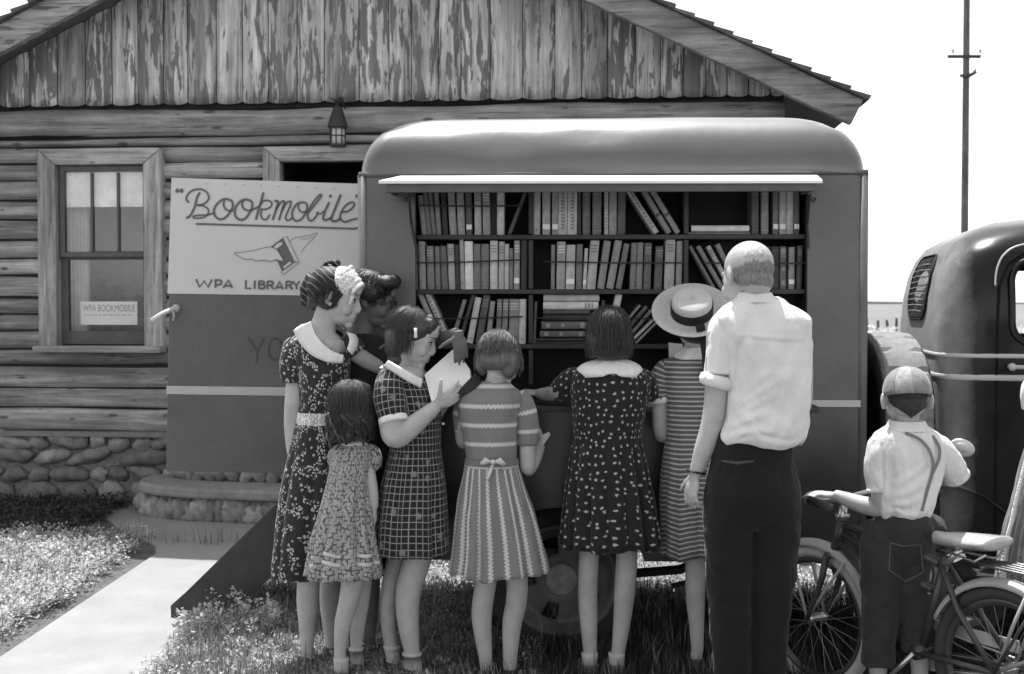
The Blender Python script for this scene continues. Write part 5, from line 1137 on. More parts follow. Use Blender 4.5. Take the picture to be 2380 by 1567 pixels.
    def hairmass(s, blobs, mat, vox=.006, name='hair'):
        m = MB(); h = MT(m, s.HM)
        for b in blobs:
            if b[0] == 'e': h.ell(b[1], b[2], *(b[3:]))
            else: h.tube(b[1], b[2])
        return m.build(name, mat, s.root, smooth=True, remesh=vox, smoothmod=9, disp=(.03, .004))
    def strands(s, parent, mat, n, rad, c0, th0, th1, drop, gap=50, curl=0, seed=1, r=.0012, out=0.0, part=0, cw=3):
        """strands following the scalp ellipsoid from the crown, then hanging; gap: bald front sector in degrees"""
        rg_ = random.Random(seed); m = MB(); h = MT(m, s.HM); I = s.HM.to_3x3().inverted(); dn = (I @ Vector((0, 0, -1))).normalized()
        for i in range(n):
            ph = rg_.uniform(R(gap), 2*pi-R(gap)); t0 = R(rg_.uniform(*th0)); t1 = R(rg_.uniform(*th1)); L = rg_.uniform(*drop); pts = []; k = rg_.uniform(.97, 1.05); fz = rg_.random()*6; fly = rg_.random() < .07; k = k*rg_.uniform(1.02, 1.10) if fly else k; r_s = .55 if fly else 1
            for j in range(7):
                t = t0+(t1-t0)*j/6; pp = ph+.12*sin(fz+j*.5); pts.append(Vector(c0)+Vector((rad[0]*k*sin(t)*sin(pp), rad[1]*k*sin(t)*cos(pp), rad[2]*k*cos(t))))
            e = pts[-1]; o = Vector((sin(ph), cos(ph), 0))
            for j in range(1, 6):
                u = j/5; w_ = curl*(.3+u); pts.append(e+dn*L*u+o*(out*u)+Vector((w_*sin(fz+u*cw*2), w_*cos(fz+u*cw*2.3), 0)))
            h.tube(pts, [r*r_s]*11+[r*.4*r_s], 4, cap=False)
        return m.build('hair_strands', mat, parent, smooth=True)
def pageblock(name, P, th, lab, cat='book', cover=True):
    pass
# ---------------------------------------------------------------- woman with the head scarf
p = Person('woman in dark flowered dress, white collar and patterned head scarf, left of the group', 5.05, 735)
FL1 = fabric('flowered_dress', 'floral', .035, .55)
HR = hairmat('dark_hair', .025)
p.head(780, 692, 96, 13, 0, 1.0, neck=(748, 768, 0)); M = p.HM
p.torso([(748, 768, 34, .06), (744, 786, 58, .092), (745, 812, 62, .104), (748, 850, 52, .095), (748, 880, 44, .08), (748, 960, 40, .075), (738, 1080, 52, .10), (728, 1180, 52, .10)])
p.limb([(690, 800, 22), (690, 880, 25), (686, 940, 25), (681, 990, 21), (687, 1050, 20), (697, 1103, 14)]); hand_blobs(p.b, p.P(697, 1103), Vector((.13, .0, -1)), Vector((.75, .6, 0)), .92, (.12, .2, .28, .34), thumb=-1)
p.limb([(800, 800, 20, .0), (835, 828, 20, .03), (880, 853, 18, .07), (930, 870, 15, .12), (965, 880, 13, .15)]); hand_blobs(p.b, p.P(965, 880, .15), Vector((1, .2, -.1)), Vector((0, -1, -.3)), .9, thumb=1)
p.leg([(722, 1180, 40), (718, 1320, 28), (715, 1400, 26), (714, 1460, 19), (714, 1512, 15)], (.5, .8)); p.leg([(762, 1180, 38, .1), (768, 1320, 27, .14), (766, 1400, 24, .14), (768, 1460, 18, .14), (772, 1512, 15, .14)], (.6, .8))
p.done()
p.garment('dress', [(768,746,38,.07),(780,744,56,.09),(800,744,68,.105),(850,750,62,.11),(900,752,55,.11),(962,748,50,.10),(1000,745,57,.115),(1080,736,67,.13),(1180,724,73,.14),(1335,707,71,.145)], FL1, 8, .12, 965, U=1.0, cut=[(716,735),(730,770),(748,796),(772,815),(800,824),(812,790),(800,735)])
p.strip_patch('collar', [(722,747),(730,770),(748,796),(772,816),(798,826)], [(683,768),(698,798),(726,826),(764,842),(797,844)], WHTF, 747, 76, .122)
p.strip_patch('collar', [(806,772),(812,790),(806,812)], [(826,778),(832,800),(818,826)], WHTF, 747, 92, .10)
p.sleeve([(694,788,20),(690,808,33),(690,850,40),(690,888,36)], FL1, U=.36); p.sleeve([(795,784,18),(812,800,27,.01),(828,818,25,.02)], FL1, U=.3)
p.garment('collar', [(752,746,34,.06),(757,744,44,.075),(766,743,56,.092)], WHTF, n=60, wr=.001, e=2.1, cut=[(716,700),(722,790),(820,820),(830,700)])
m = MB(); cpts = [(728, 776), (748, 800), (768, 828), (792, 838)]
p.garment('belt', [(957,748,53,.106),(961,748,54,.108),(980,747,55,.110),(984,747,53,.108)], fabric('white_belt', 'tiny', .75, .35, .5), n=60, wr=0)
m = MB()
for i in range(4): q = p.P(722+i*19, 971, -.108+i*.012); m.tube([q+Vector((.011*cos(t*pi/6), -.003, .011*sin(t*pi/6))) for t in range(12)], .003, 6, closed=True)
hb = p.hairmass([('e', (0, -.022, .035), (.083, .098, .083)), ('e', (0, -.07, -.02), (.068, .045, .05)), ('e', (.06, -.02, -.01), (.022, .05, .045)), ('e', (-.06, -.02, -.01), (.022, .05, .045)), ('e', (0, -.08, -.05), (.05, .03, .03))], HR)
p.strands(hb, HR, 260, (.086, .100, .086), (0, -.02, .03), (50, 70), (95, 120), (.01, .04), 62, .006, 3)
T_ = NT('scarf_cloth'); c_ = T_.coord('Object', (1, 1, .8), rot=(.6, .9, .3)); wv_ = T_.n('ShaderNodeTexWave'); T_.link(c_, wv_.inputs[0]); wv_.inputs['Scale'].default_value = 16; wv_.inputs['Distortion'].default_value = 3.5; wv_.inputs['Detail'].default_value = 2
SCF = T_.done(T_.mr(wv_.outputs['Fac'], .84, .95, .014, .16), .6, .3)
T_ = NT('scarf_light'); c_ = T_.coord('Object', (1, 1, 1), rot=(.2, .5, .3)); n_ = T_.noise(c_, 120, 3, .7, 1.2); T_.bump(n_, .5, .004); SCL = T_.done(T_.mr(n_, .36, .50, .30, .80), .7, .2)
m = MB(); h = MT(m, M); h.ell((0, -.022, .054), (.0845, .098, .074)); h.ell((0, -.050, .030), (.083, .080, .070)); h.tube([(0, -.10, .06), (-.02, -.128, .0), (-.02, -.125, -.065)], [.04, .034, .012]); h.tube([(-.01, -.05, .122), (-.02, -.095, .085), (-.02, -.122, .03), (-.02, -.125, -.03)], [.010, .020, .020, .010]); h.tube([(-.05, -.04, .105), (-.062, -.085, .06), (-.058, -.11, .01), (-.055, -.115, -.055)], [.010, .018, .020, .008]); h.tube([(.04, -.045, .108), (.05, -.085, .06), (.05, -.10, .01)], [.008, .014, .008])
sc1 = m.build('head_scarf', SCF, p.root, smooth=True, remesh=.005, smoothmod=2)
m = MB(); h = MT(m, M)
h.ell((0, .018, .066), (.0815, .074, .066), Matrix.Rotation(-.35, 4, 'X'))
for i in range(5): h.tube([(-.070, .018+.015*i, .098-.016*i), (-.040, .030+.015*i, .124-.014*i), (0, .034+.015*i, .134-.014*i), (.040, .030+.015*i, .124-.014*i), (.070, .018+.015*i, .098-.016*i)], [.006, .009, .010, .009, .006])
m.build('scarf_front_roll', SCL, sc1, smooth=True, remesh=.0035, smoothmod=3, disp=(.02, .008))
m = MB(); h = MT(m, M); h.ell((0, -.03, .138), (.022, .02, .016)); h.tube([(0, -.03, .14), (.015, -.06, .135), (.012, -.085, .10), (.0, -.05, .115)], [.006, .010, .008, .005]); m.build('scarf_knot', SCF, sc1, smooth=True)
m = MB(); h = MT(m, M); h.tube([(.04, .075, .045), (.058, .080, .01), (.066, .075, -.02)], [.006, .007, .002]); m.build('scarf_fringe', SCL, sc1, smooth=True)
# ---------------------------------------------------------------- woman in glasses behind
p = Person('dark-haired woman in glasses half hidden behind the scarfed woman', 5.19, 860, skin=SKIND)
p.head(862, 697, 95, 14, 0, 1.0, neck=(838, 770, 0)); M = p.HM
p.torso([(838, 780, 30, .05), (835, 810, 60, .085), (838, 900, 56, .09), (838, 980, 48, .08), (838, 1100, 54, .09), (838, 1180, 50, .09)])
p.limb([(890, 805, 22, -.04), (925, 850, 20, -.06), (980, 822, 16, -.08), (1028, 786, 13, -.22), (1062, 773, 11, -.34)])
hand_blobs(p.b, p.P(1066, 777, -.36), Vector((.12, .0, -1)), Vector((-.2, 1, .1)), .76, (.22, .2, .2, .25), thumb=-1, tang=1.2, spread=.06)
p.limb([(790, 815, 22, .03), (790, 900, 20, .03), (800, 960, 16, .0)]); hand_blobs(p.b, p.P(802, 962), Vector((.4, 0, -1)), Vector((0, -1, 0)), .85)
p.leg([(825, 1180, 34), (825, 1320, 27), (824, 1400, 24), (823, 1460, 17), (823, 1510, 14)], (.8, .3)); p.leg([(855, 1180, 34), (858, 1320, 27), (858, 1400, 24), (858, 1460, 17), (858, 1510, 14)], (.8, .3)); p.done()
DKD = fabric('dark_dress', 'plain', .02, 0)
p.garment('dress', [(775,838,36,.065),(790,836,60,.085),(820,836,70,.10),(900,838,62,.10),(980,838,54,.09),(1080,838,62,.11),(1200,838,66,.12),(1330,838,70,.13)], DKD, 8, .05, 980); p.sleeve([(884,798,18,-.02),(900,822,28,-.04),(928,852,26,-.06)], DKD); p.sleeve([(792,800,18,.02),(788,840,28,.03),(790,885,26,.03)], DKD)
HD = hairmat('black_hair', .014)
hb = p.hairmass([('e', (0, -.020, .040), (.084, .100, .084)), ('e', (.03, .055, .085), (.05, .045, .035)), ('e', (-.03, .055, .085), (.05, .045, .035)), ('e', (0, .075, .10), (.05, .035, .028)), ('e', (0, -.09, -.01), (.06, .035, .05)), ('e', (.07, -.01, .03), (.025, .05, .045)), ('e', (-.07, -.01, .03), (.025, .05, .045))], HD)
p.strands(hb, HD, 200, (.088, .105, .090), (0, -.02, .035), (20, 60), (70, 115), (.01, .03), 20, .012, 5, cw=5)
m = MB(); h = MT(m, M)
for s_ in (-1, 1):
    h.tube([(s_*.032+.022*cos(i*pi/8), .100, .002+.018*sin(i*pi/8)) for i in range(16)], .0022, 6, closed=True); h.tube([(s_*.054, .098, .004), (s_*.078, .04, .006), (s_*.082, -.005, .006)], .002, 6)
h.tube([(-.010, .101, .006), (0, .105, .009), (.010, .101, .006)], .002, 6); m.build('glasses', plain('glasses_frame', .02, .3), p.root, smooth=True)
# ---------------------------------------------------------------- little girl
p = Person('small girl with long wavy hair in a pale tiny-flowered dress, seen from behind', 4.84, 805)
FL2 = fabric('tiny_flower_dress', 'tiny', .12, .52)
p.head(822, 948, 38, 5, 0, .88, True, neck=(822, 1022, 0)); 
p.torso([(822, 1032, 24, .04), (820, 1055, 34, .06), (815, 1130, 36, .065), (808, 1200, 40, .07), (802, 1240, 42, .07)])
p.limb([(852, 1055, 13, .0), (858, 1095, 14, -.02), (865, 1140, 14, -.03), (870, 1180, 10, -.03)]); hand_blobs(p.b, p.P(870, 1182, -.03), Vector((.05, .2, -1)), Vector((-1, 0, 0)), .62, thumb=1)
p.limb([(785, 1055, 13, .05), (785, 1095, 14, .10), (800, 1120, 12, .16)]); hand_blobs(p.b, p.P(803, 1120, .17), Vector((.6, .8, .1)), Vector((0, 0, 1)), .6)
p.leg([(822, 1240, 30), (822, 1330, 28), (811, 1395, 24), (797, 1450, 20), (790, 1515, 14)], (.5, .9), SHOE, 1530, .8); p.leg([(842, 1240, 26, .1), (842, 1330, 25, .12), (838, 1395, 22, .12), (832, 1450, 19, .12), (828, 1510, 14, .12)], (.6, .9), SHOE, 1525, .8); p.done()
p.garment('dress', [(1030,822,28,.05),(1038,822,40,.07),(1052,820,46,.085),(1100,815,47,.09),(1160,808,54,.10),(1240,802,70,.13),(1336,799,87,.15)], FL2, 12, .19, 1060, U=1.0)
for (y0, y1) in ((1276, 1284), (1295, 1303)):
    f = lambda y: (y, 802+(1240-y)*.03, 70+(y-1240)*.177+1.5, .132+(y-1240)*.00021)
    p.garment('hem_band', [f(y0), f((y0+y1)/2), f(y1)], plain('white_braid', .62, .9), 12, .19, 1060, wr=.004, k=2)
p.garment('neck_edging', [(1025,822,27,.048),(1030,822,31,.056),(1034,822,34,.06)], WHTF, n=40, wr=.001)
p.sleeve([(850,1038,14),(862,1058,25),(860,1080,25),(857,1092,15)], FL2, U=.3, gath=.09); p.sleeve([(788,1042,12,.03),(780,1062,20,.06),(783,1088,16,.1)], FL2, U=.3, gath=.08)
HB_ = hairmat('brown_hair', .038)
hb = p.hairmass([('e', (0, -.022, .035), (.086, .100, .088)), ('e', (0, -.07, -.04), (.08, .05, .09)), ('e', (.055, -.045, -.05), (.04, .05, .08)), ('e', (-.055, -.045, -.05), (.04, .05, .08)), ('e', (-.03, -.075, -.12), (.045, .035, .04)), ('e', (.035, -.07, -.12), (.045, .035, .04)), ('e', (0, .03, .085), (.06, .05, .035))], HB_)
p.strands(hb, HB_, 520, (.090, .104, .092), (0, -.02, .03), (5, 40), (80, 105), (.10, .17), 38, .010, 7, r=.0013, out=.010, cw=5)
rc = random.Random(4)
for i in range(15):      # ringlets round the bottom of the hair
    ph = R(60+240*i/14); m = MB(); h = MT(m, p.HM); b0 = Vector((.085*sin(ph), -.02+.095*cos(ph), -.03)); L_n = rc.uniform(.11, .16)
    h.tube([b0+Vector((.013*cos(j*.42+i*2.1), .013*sin(j*.42+i*2.1), -L_n*j/22)) for j in range(23)], [.0115-.0003*j for j in range(23)], 7); m.build('ringlet', HB_, hb, smooth=True)
# ---------------------------------------------------------------- girl in checked dress, reading
p = Person('girl with a hair clip in a dark checked dress, in profile reading an open book', 4.92, 950)
PL = fabric('checked_dress', 'plaid', .022, .26)
p.head(959, 783, 96, 22, 0, .95, True, neck=(930, 862, 0)); M = p.HM
p.torso([(932, 852, 36, .065), (934, 864, 48, .084), (940, 890, 54, .095), (950, 960, 48, .08), (960, 1040, 42, .075), (958, 1120, 52, .09), (955, 1190, 54, .09)])
p.limb([(905, 885, 24, -.08), (906, 940, 27, -.11), (910, 990, 28, -.13), (922, 1016, 27, -.14), (965, 985, 23, -.13), (1005, 952, 17, -.125), (1016, 944, 14, -.12)])
hand_blobs(p.b, p.P(1018, 942, -.115), Vector((.86, .15, .50)), Vector((-.35, .9, .3)), .82, (.25, .3, .35, .5), thumb=1, tang=.9, tcurl=.1)
p.limb([(940, 885, 22, .10), (960, 950, 22, .12), (990, 985, 20, .10), (1030, 940, 15, .02)]); hand_blobs(p.b, p.P(1034, 934, .02), Vector((.7, -.2, .7)), Vector((-.3, -.9, .2)), .78, (.2, .2, .3, .3), thumb=-1)
p.leg([(935, 1180, 36, .05), (926, 1278, 26, .06), (906, 1370, 21, .06), (903, 1450, 19, .06), (912, 1518, 15, .06)], (.9, .3), SHOE, 1510, .9); p.leg([(972, 1180, 40, -.03), (974, 1278, 34, -.03), (950, 1370, 30, -.03), (948, 1440, 26, -.03), (958, 1518, 18, -.03)], (.9, .3), SHOE, 1512, .95); p.done()
p.garment('dress', [(854,930,32,.06),(864,932,48,.08),(882,940,60,.10),(920,950,68,.11),(970,958,66,.11),(1030,965,58,.10),(1060,965,60,.11),(1120,962,72,.13),(1200,958,80,.15),(1283,957,86,.16)], PL, 7, .15, 1040, U=1.0, n=120, cut=[(900,830),(926,852),(952,867),(984,884),(1000,860),(990,830)])
p.sleeve([(912,866,20,-.06),(906,885,32,-.09),(906,930,37,-.11),(914,976,32,-.13)], PL, U=.40, gath=.03, cuff=14, cuffmat=WHTF)
p.sleeve([(945,875,20,.08),(962,905,30,.11),(975,945,30,.12)], PL, U=.38)
p.strip_patch('collar', [(903,838),(926,851),(952,866),(982,882)], [(893,850),(918,868),(944,884),(978,902)], WHTF, 940, 74, .128)
p.garment('collar', [(845,932,33,.060),(849,932,40,.070),(856,933,50,.085)], WHTF, n=60, wr=.001, e=2.1, cut=[(890,800),(890,900),(1000,900),(1000,800)])
m = MB()
for (x, y) in ((1008, 893), (1022, 920), (1028, 956), (1032, 985)): m.ell(p.P(x, y, -.05), (.006, .006, .006), nu=10, nv=8)
for (x, y) in ((1008, 893), (1024, 930), (1030, 985)):
    m = MB(); m.ell(p.P(x, y, -.04), (.006, .006, .006), nu=10, nv=8); m.build('button', WHTF, p.root, smooth=True)
hb = p.hairmass([('e', (0, -.020, .038), (.085, .098, .086)), ('e', (0, -.060, -.015), (.074, .056, .075)), ('e', (-.058, -.045, -.03), (.026, .050, .07)), ('e', (.058, -.045, -.03), (.026, .050, .07)), ('e', (0, .046, .080), (.056, .042, .030)), ('e', (.018, .062, .072), (.040, .022, .022)), ('e', (-.018, .062, .072), (.040, .022, .022)), ('e', (0, -.048, -.07), (.070, .046, .05)), ('e', (0, -.026, -.115), (.062, .042, .04))], HB_, .005)
p.strands(hb, HB_, 620, (.088, .102, .090), (0, -.02, .03), (5, 40), (75, 100), (.06, .12), 84, .003, 9, r=.0012, out=.004)
p.strands(hb, HB_, 120, (.0885, .100, .089), (0, -.012, .035), (5, 30), (52, 74), (.0, .006), -55, .002, 10, r=.0012) if False else None
m = MB(); h = MT(m, M); h.tube([(.0875, .012, .045), (.092, .02, .03), (.09, .028, .010)], [(.008), (.006), (.008)], 8); m.build('hair_clip', WHTF, p.root, smooth=True)
# the book she holds
bo = empty('open_book', p.P(1040, 870, -.06)); tag(bo, 'open book with bright blank pages held by the girl in the checked dress', 'book'); bl = p.P(1040, 870, -.06)
bmx = MB(); pd_ = lambda x, y, o=0: W(x, y, 4.93-(y-812)*.0011+o)-bl
pg = [(986, 871), (1052, 812), (1062, 819), (1078, 838), (1092, 858), (1094, 877), (1070, 901), (1049, 905), (1003, 934)]
m = MB(); m.prism([pd_(x, y) for x, y in pg], (.004, .012, -.008)); m.build('pages', plain('bright_page', .80, .9, var=.04), bo, bevel=.002)
m = MB(); cvp = [(1046, 906), (1070, 901), (1094, 877), (1104, 866), (1116, 874), (1119, 888), (1096, 912), (1066, 917)]; m.prism([pd_(x, y, .005) for x, y in cvp], (.002, .025, -.002)); m.build('cover', plain('black_cover', .02, .5), bo, bevel=.003)
m = MB(); m.prism([pd_(x+2, y+2, .016) for x, y in pg], (.002, .005, -.003)); m.build('cover_board', plain('black_cover', .02, .5), bo)
# ---------------------------------------------------------------- girl in zigzag-striped dress
p = Person('girl with a short bob in a grey dress with white zigzag stripes, seen from behind', 4.88, 1150)
ZH = fabric('zigzag_bodice', 'zigh', .21, .62); ZV = fabric('zigzag_skirt', 'zigv', .21, .60)
p.head(1161, 838, 14, 26, -4, .94, True, neck=(1148, 902, 0))
p.torso([(1148, 905, 26, .045), (1146, 925, 50, .07), (1140, 990, 46, .075), (1143, 1065, 42, .07), (1148, 1150, 50, .09), (1150, 1200, 52, .09)])
p.limb([(1212, 945, 18), (1224, 1000, 19), (1226, 1060, 19, -.01), (1228, 1090, 17, .0), (1246, 1062, 15, .08), (1256, 1036, 12, .14)]); hand_blobs(p.b, p.P(1257, 1034, .145), Vector((0, .3, 1)), Vector((-1, 0, 0)), .62, (.5, .5, .5, .5), thumb=1)
p.limb([(1078, 945, 18, .03), (1074, 1000, 18, .06), (1080, 1030, 16, .10), (1110, 1010, 13, .20)]); hand_blobs(p.b, p.P(1113, 1008, .21), Vector((.5, .8, .2)), Vector((0, 0, 1)), .62)
p.leg([(1130, 1200, 32), (1131, 1330, 26), (1122, 1400, 25), (1120, 1450, 23), (1130, 1540, 15)], (-.15, 1), SHOE, None, .9); p.leg([(1190, 1200, 32), (1202, 1330, 26), (1200, 1400, 25), (1190, 1450, 23), (1185, 1540, 16)], (.1, 1), SHOE, None, .9); p.done()
p.garment('bodice', [(886,1150,29,.05),(900,1150,44,.065),(912,1147,62,.085),(930,1141,72,.098),(960,1137,70,.10),(1010,1140,62,.098),(1068,1143,56,.095)], ZH, U=.8, vz=1.5)
p.garment('skirt', [(1064,1143,57,.097),(1085,1143,62,.105),(1130,1146,72,.12),(1190,1151,86,.14),(1260,1157,98,.16),(1327,1160,110,.175)], ZV, 13, .17, 1064, U=1.0, n=140)
p.sleeve([(1200,918,16),(1213,935,26),(1223,980,29),(1225,1034,26)], ZH, U=.32); p.sleeve([(1085,920,16,.02),(1076,940,21,.04),(1072,970,20,.05),(1074,1000,18,.06)], ZH, U=.32)
p.garment('sash', [(1064,1143,60,.101),(1067,1143,61,.103),(1080,1143,62,.106),(1083,1143,60,.104)], fabric('sash_cloth', 'zigh', .17, .55, 2), n=60, wr=.001)
m = MB()
for a, b in (((1140, 1074), (1118, 1078)), ((1150, 1074), (1172, 1080))): m.tube([p.P(*a, -.105), p.P((a[0]+b[0])/2, a[1]-3, -.115), p.P(*b, -.108)], [.006, .014, .008], 8)
m.ell(p.P(1146, 1074, -.112), (.012, .010, .010)); m.tube([p.P(1146, 1078, -.11), p.P(1138, 1100, -.118), p.P(1132, 1118, -.125)], [.006, .008, .004], 6); m.build('sash_bow', ZV, p.root, smooth=True)
HF_ = hairmat('light_brown_hair', .10)
hb = p.hairmass([('e', (0, -.020, .038), (.086, .100, .086)), ('e', (0, -.068, -.015), (.078, .045, .060)), ('e', (.066, -.03, -.02), (.028, .055, .055)), ('e', (-.066, -.03, -.02), (.028, .055, .055)), ('e', (.05, -.03, -.05), (.03, .04, .05))], HF_)
p.strands(hb, HF_, 480, (.089, .104, .090), (0, -.02, .03), (5, 40), (82, 104), (.03, .075), 45, .005, 11, r=.0013, out=.010)
nb = empty('folded_paper', p.P(1266, 1024, .13)); tag(nb, 'small pale card held by the girl in the zigzag dress', 'paper'); m = MB(); pl_ = p.P(1266, 1024, .13)
m.prism([p.P(x, y, .13)-pl_ for x, y in ((1253, 1014), (1277, 1004), (1279, 1012), (1262, 1036), (1254, 1034))], (0, .006, 0)); m.build('sheet', plain('card_paper', .6, .9), nb)
# ---------------------------------------------------------------- girl in dark dotted dress
p = Person('girl with dark bob and broad white collar, dark dotted dress, leaning on the book counter', 4.95, 1418)
DT = fabric('dotted_dress', 'dots', .022, .42); HK = hairmat('dark_brown_hair', .030)
p.head(1414, 781, -6, 8, 0, .95, True, neck=(1420, 846, 0))
p.torso([(1422, 852, 26, .045), (1418, 880, 60, .075), (1416, 950, 56, .08), (1412, 1020, 54, .08), (1413, 1100, 58, .10), (1415, 1150, 58, .10)])
p.limb([(1345, 880, 20, .02), (1305, 905, 20, .04), (1280, 915, 18, .10), (1255, 916, 14, .16)]); hand_blobs(p.b, p.P(1252, 916, .17), Vector((-.8, .55, .1)), Vector((0, .3, -1)), .72, (.12, .15, .18, .2), thumb=-1)
p.limb([(1490, 885, 20, .02), (1508, 930, 19, .08), (1495, 925, 15, .2)]); hand_blobs(p.b, p.P(1493, 925, .21), Vector((-.2, .9, .1)), Vector((0, 0, -1)), .7)
p.leg([(1380, 1150, 34), (1370, 1275, 25), (1366, 1370, 23), (1368, 1440, 21), (1372, 1530, 15)], (-.2, 1), plain('pale_shoe', .22, .6), 1518, .9); p.leg([(1455, 1150, 34), (1457, 1275, 26), (1452, 1370, 25), (1446, 1440, 21), (1435, 1530, 15)], (-.15, 1), plain('pale_shoe', .22, .6), 1518, .9); p.done()
p.garment('dress', [(842,1423,30,.05),(850,1420,54,.07),(862,1417,78,.09),(885,1418,91,.10),(930,1418,88,.10),(980,1412,80,.10),(1020,1412,77,.10),(1060,1412,85,.115),(1150,1415,98,.14),(1266,1418,113,.17)], DT, 15, .18, 1015, U=1.0, n=150)
p.sleeve([(1352,868,16,.0),(1335,880,28,.02),(1312,900,30,.05),(1295,912,24,.08)], DT, U=.34); p.sleeve([(1482,868,16,.0),(1500,885,24,.02),(1510,920,25,.06)], DT, U=.34)
p.garment('collar', [(836,1422,33,.055),(841,1420,48,.072),(849,1418,66,.088),(860,1417,76,.106),(868,1417,76,.112)], WHTF, n=96, wr=.001, e=2.2, scallop=lambda a: -.012*abs(cos(a))**.5*1.2+.014*math.exp(-((a % (2*pi)-1.5*pi)/.13)**2)+.0)
hb = p.hairmass([('e', (0, -.020, .038), (.088, .102, .088)), ('e', (0, -.065, -.03), (.085, .050, .075)), ('e', (.072, -.025, -.03), (.032, .055, .070)), ('e', (-.072, -.025, -.03), (.032, .055, .070)), ('e', (0, -.06, -.075), (.085, .045, .035))], HK)
p.strands(hb, HK, 560, (.091, .106, .092), (0, -.02, .03), (5, 40), (84, 104), (.07, .115), 40, .002, 13, r=.0013, out=.006)
# ---------------------------------------------------------------- girl in straw hat
p = Person('girl in a round straw hat with dark ribbon and a striped dress, beside the man', 5.03, 1605)
ST = fabric('striped_dress', 'stripe', .12, .45)
p.head(1612, 748, -10, 4, 0, .93, True, neck=(1610, 826, 0)); M = p.HM
p.torso([(1612, 832, 25, .045), (1604, 850, 48, .07), (1602, 930, 42, .075), (1600, 1010, 38, .07), (1597, 1100, 46, .09), (1596, 1180, 46, .09)])
p.limb([(1548, 870, 18), (1536, 930, 20), (1535, 985, 19), (1540, 1014, 16, .02), (1550, 975, 14, .10), (1562, 900, 12, .18)]); hand_blobs(p.b, p.P(1563, 890, .19), Vector((0, .3, 1)), Vector((1, 0, 0)), .66, (.4, .4, .4, .4))
p.limb([(1655, 870, 18), (1668, 930, 20), (1668, 985, 18, .03), (1640, 950, 14, .15)])
p.leg([(1618, 1180, 30), (1616, 1290, 24), (1616, 1380, 23), (1619, 1450, 18), (1621, 1520, 14)], (0, 1), SHOE, None, .9); p.leg([(1668, 1180, 30), (1672, 1290, 24), (1674, 1380, 22), (1672, 1450, 17), (1670, 1520, 14)], (.1, 1), SHOE, None, .9); p.done()
p.garment('dress', [(822,1612,29,.05),(832,1606,48,.07),(845,1602,60,.09),(880,1602,60,.10),(950,1603,55,.10),(1010,1602,54,.098),(1060,1601,58,.11),(1150,1599,63,.13),(1286,1598,62,.14)], ST, 9, .14, 1015, U=1.0)
p.sleeve([(1556,845,15),(1543,862,24),(1533,895,29),(1534,930,26)], ST, U=.34, cuff=16, cuffmat=WHTF); p.sleeve([(1648,845,15),(1662,862,24),(1668,930,26)], ST, U=.34)
p.garment('collar', [(808,1616,28,.052),(814,1614,36,.062),(828,1611,46,.078),(834,1610,50,.084)], WHTF, n=60, wr=.001)
hb = p.hairmass([('e', (0, -.020, .038), (.080, .096, .084)), ('e', (0, -.055, -.055), (.075, .045, .045)), ('e', (0, -.065, -.03), (.075, .045, .055)), ('e', (.06, -.03, -.035), (.03, .05, .04)), ('e', (-.06, -.03, -.035), (.03, .05, .04))], HK)
p.strands(hb, HK, 300, (.082, .098, .086), (0, -.02, .03), (60, 80), (90, 112), (.02, .06), 45, .010, 15, r=.0013, out=.012, cw=5)
# hat
hn = Vector((-.10, -.66, .74)).normalized(); hc = p.P(1608, 727, -.085); hq = hn.to_track_quat('Z', 'Y').to_matrix().to_4x4(); HM2 = Matrix.Translation(hc) @ hq
hat = empty('straw_hat', hc); tag(hat, 'round straw hat with dark ribbon band, tilted back on a girl beside the man', 'hat')
T = NT('straw'); c = T.coord('Object'); v_ = T.voro(c, 240); n_ = T.noise(c, 10, 3); T.bump(v_.outputs['Distance'], .5, .003); STRAW = T.done(T.math('MULTIPLY', T.mr(v_.outputs['Distance'], .1, .6, .58, .44), T.mr(n_, .3, .7, .93, 1.05)), .7, .25)
def lathe(mb, prof, M, n=64, sx=1.0):
    b = len(mb.v); m_ = len(prof); mb.add([M @ Vector((r*cos(2*pi*i/n)*sx, r*sin(2*pi*i/n), z)) for i in range(n) for r, z in prof], [(i*m_+j, i*m_+j+1, ((i+1) % n)*m_+j+1, ((i+1) % n)*m_+j) for i in range(n) for j in range(m_-1)])
HL = Matrix.Translation(-hc) @ HM2
m = MB(); lathe(m, [(.158, .014), (.160, .017), (.157, .019), (.13, .010), (.10, .003), (.084, .002), (.082, .012), (.080, .058), (.078, .070), (.070, .076), (.04, .078), (.001, .078)], HL, 72); m.build('brim_and_crown', STRAW, hat, smooth=True, solid=.002)
m = MB(); lathe(m, [(.0835, .004), (.0855, .006), (.0845, .046), (.0825, .048)], HL); m.build('ribbon_band', plain('black_ribbon', .012, .6), hat, smooth=True, solid=.0015)
m = MB(); a = p.P(1626, 762, -.15)-hc; q = [p.P(1624, 754, -.20)-hc, p.P(1628, 770, -.185)-hc, p.P(1634, 790, -.15)-hc, p.P(1640, 830, -.13)-hc, p.P(1641, 885, -.125)-hc]; m.strip([Vector(v) for v in crom([tuple(v) for v in q], 5)], .030, (0, -1, 0), .003); q = [Vector(v)+Vector((.012, .006, 0)) for v in q]; m.strip([Vector(v) for v in crom([tuple(v) for v in q], 5)], .022, (.3, -1, 0), .003); m.build('ribbon_tail', plain('black_ribbon', .012, .6), hat)
ob2 = empty('open_book', p.P(1566, 818, .12)); tag(ob2, 'bright page of a book held up in front of the girl in the straw hat', 'book'); o2 = p.P(1566, 818, .12); m = MB(); m.prism([p.P(x, y, .12)-o2 for x, y in ((1554, 797), (1586, 800), (1590, 838), (1556, 840))], (0, .012, 0)); m.build('pages', plain('bright_page', .80, .9, var=.04), ob2)
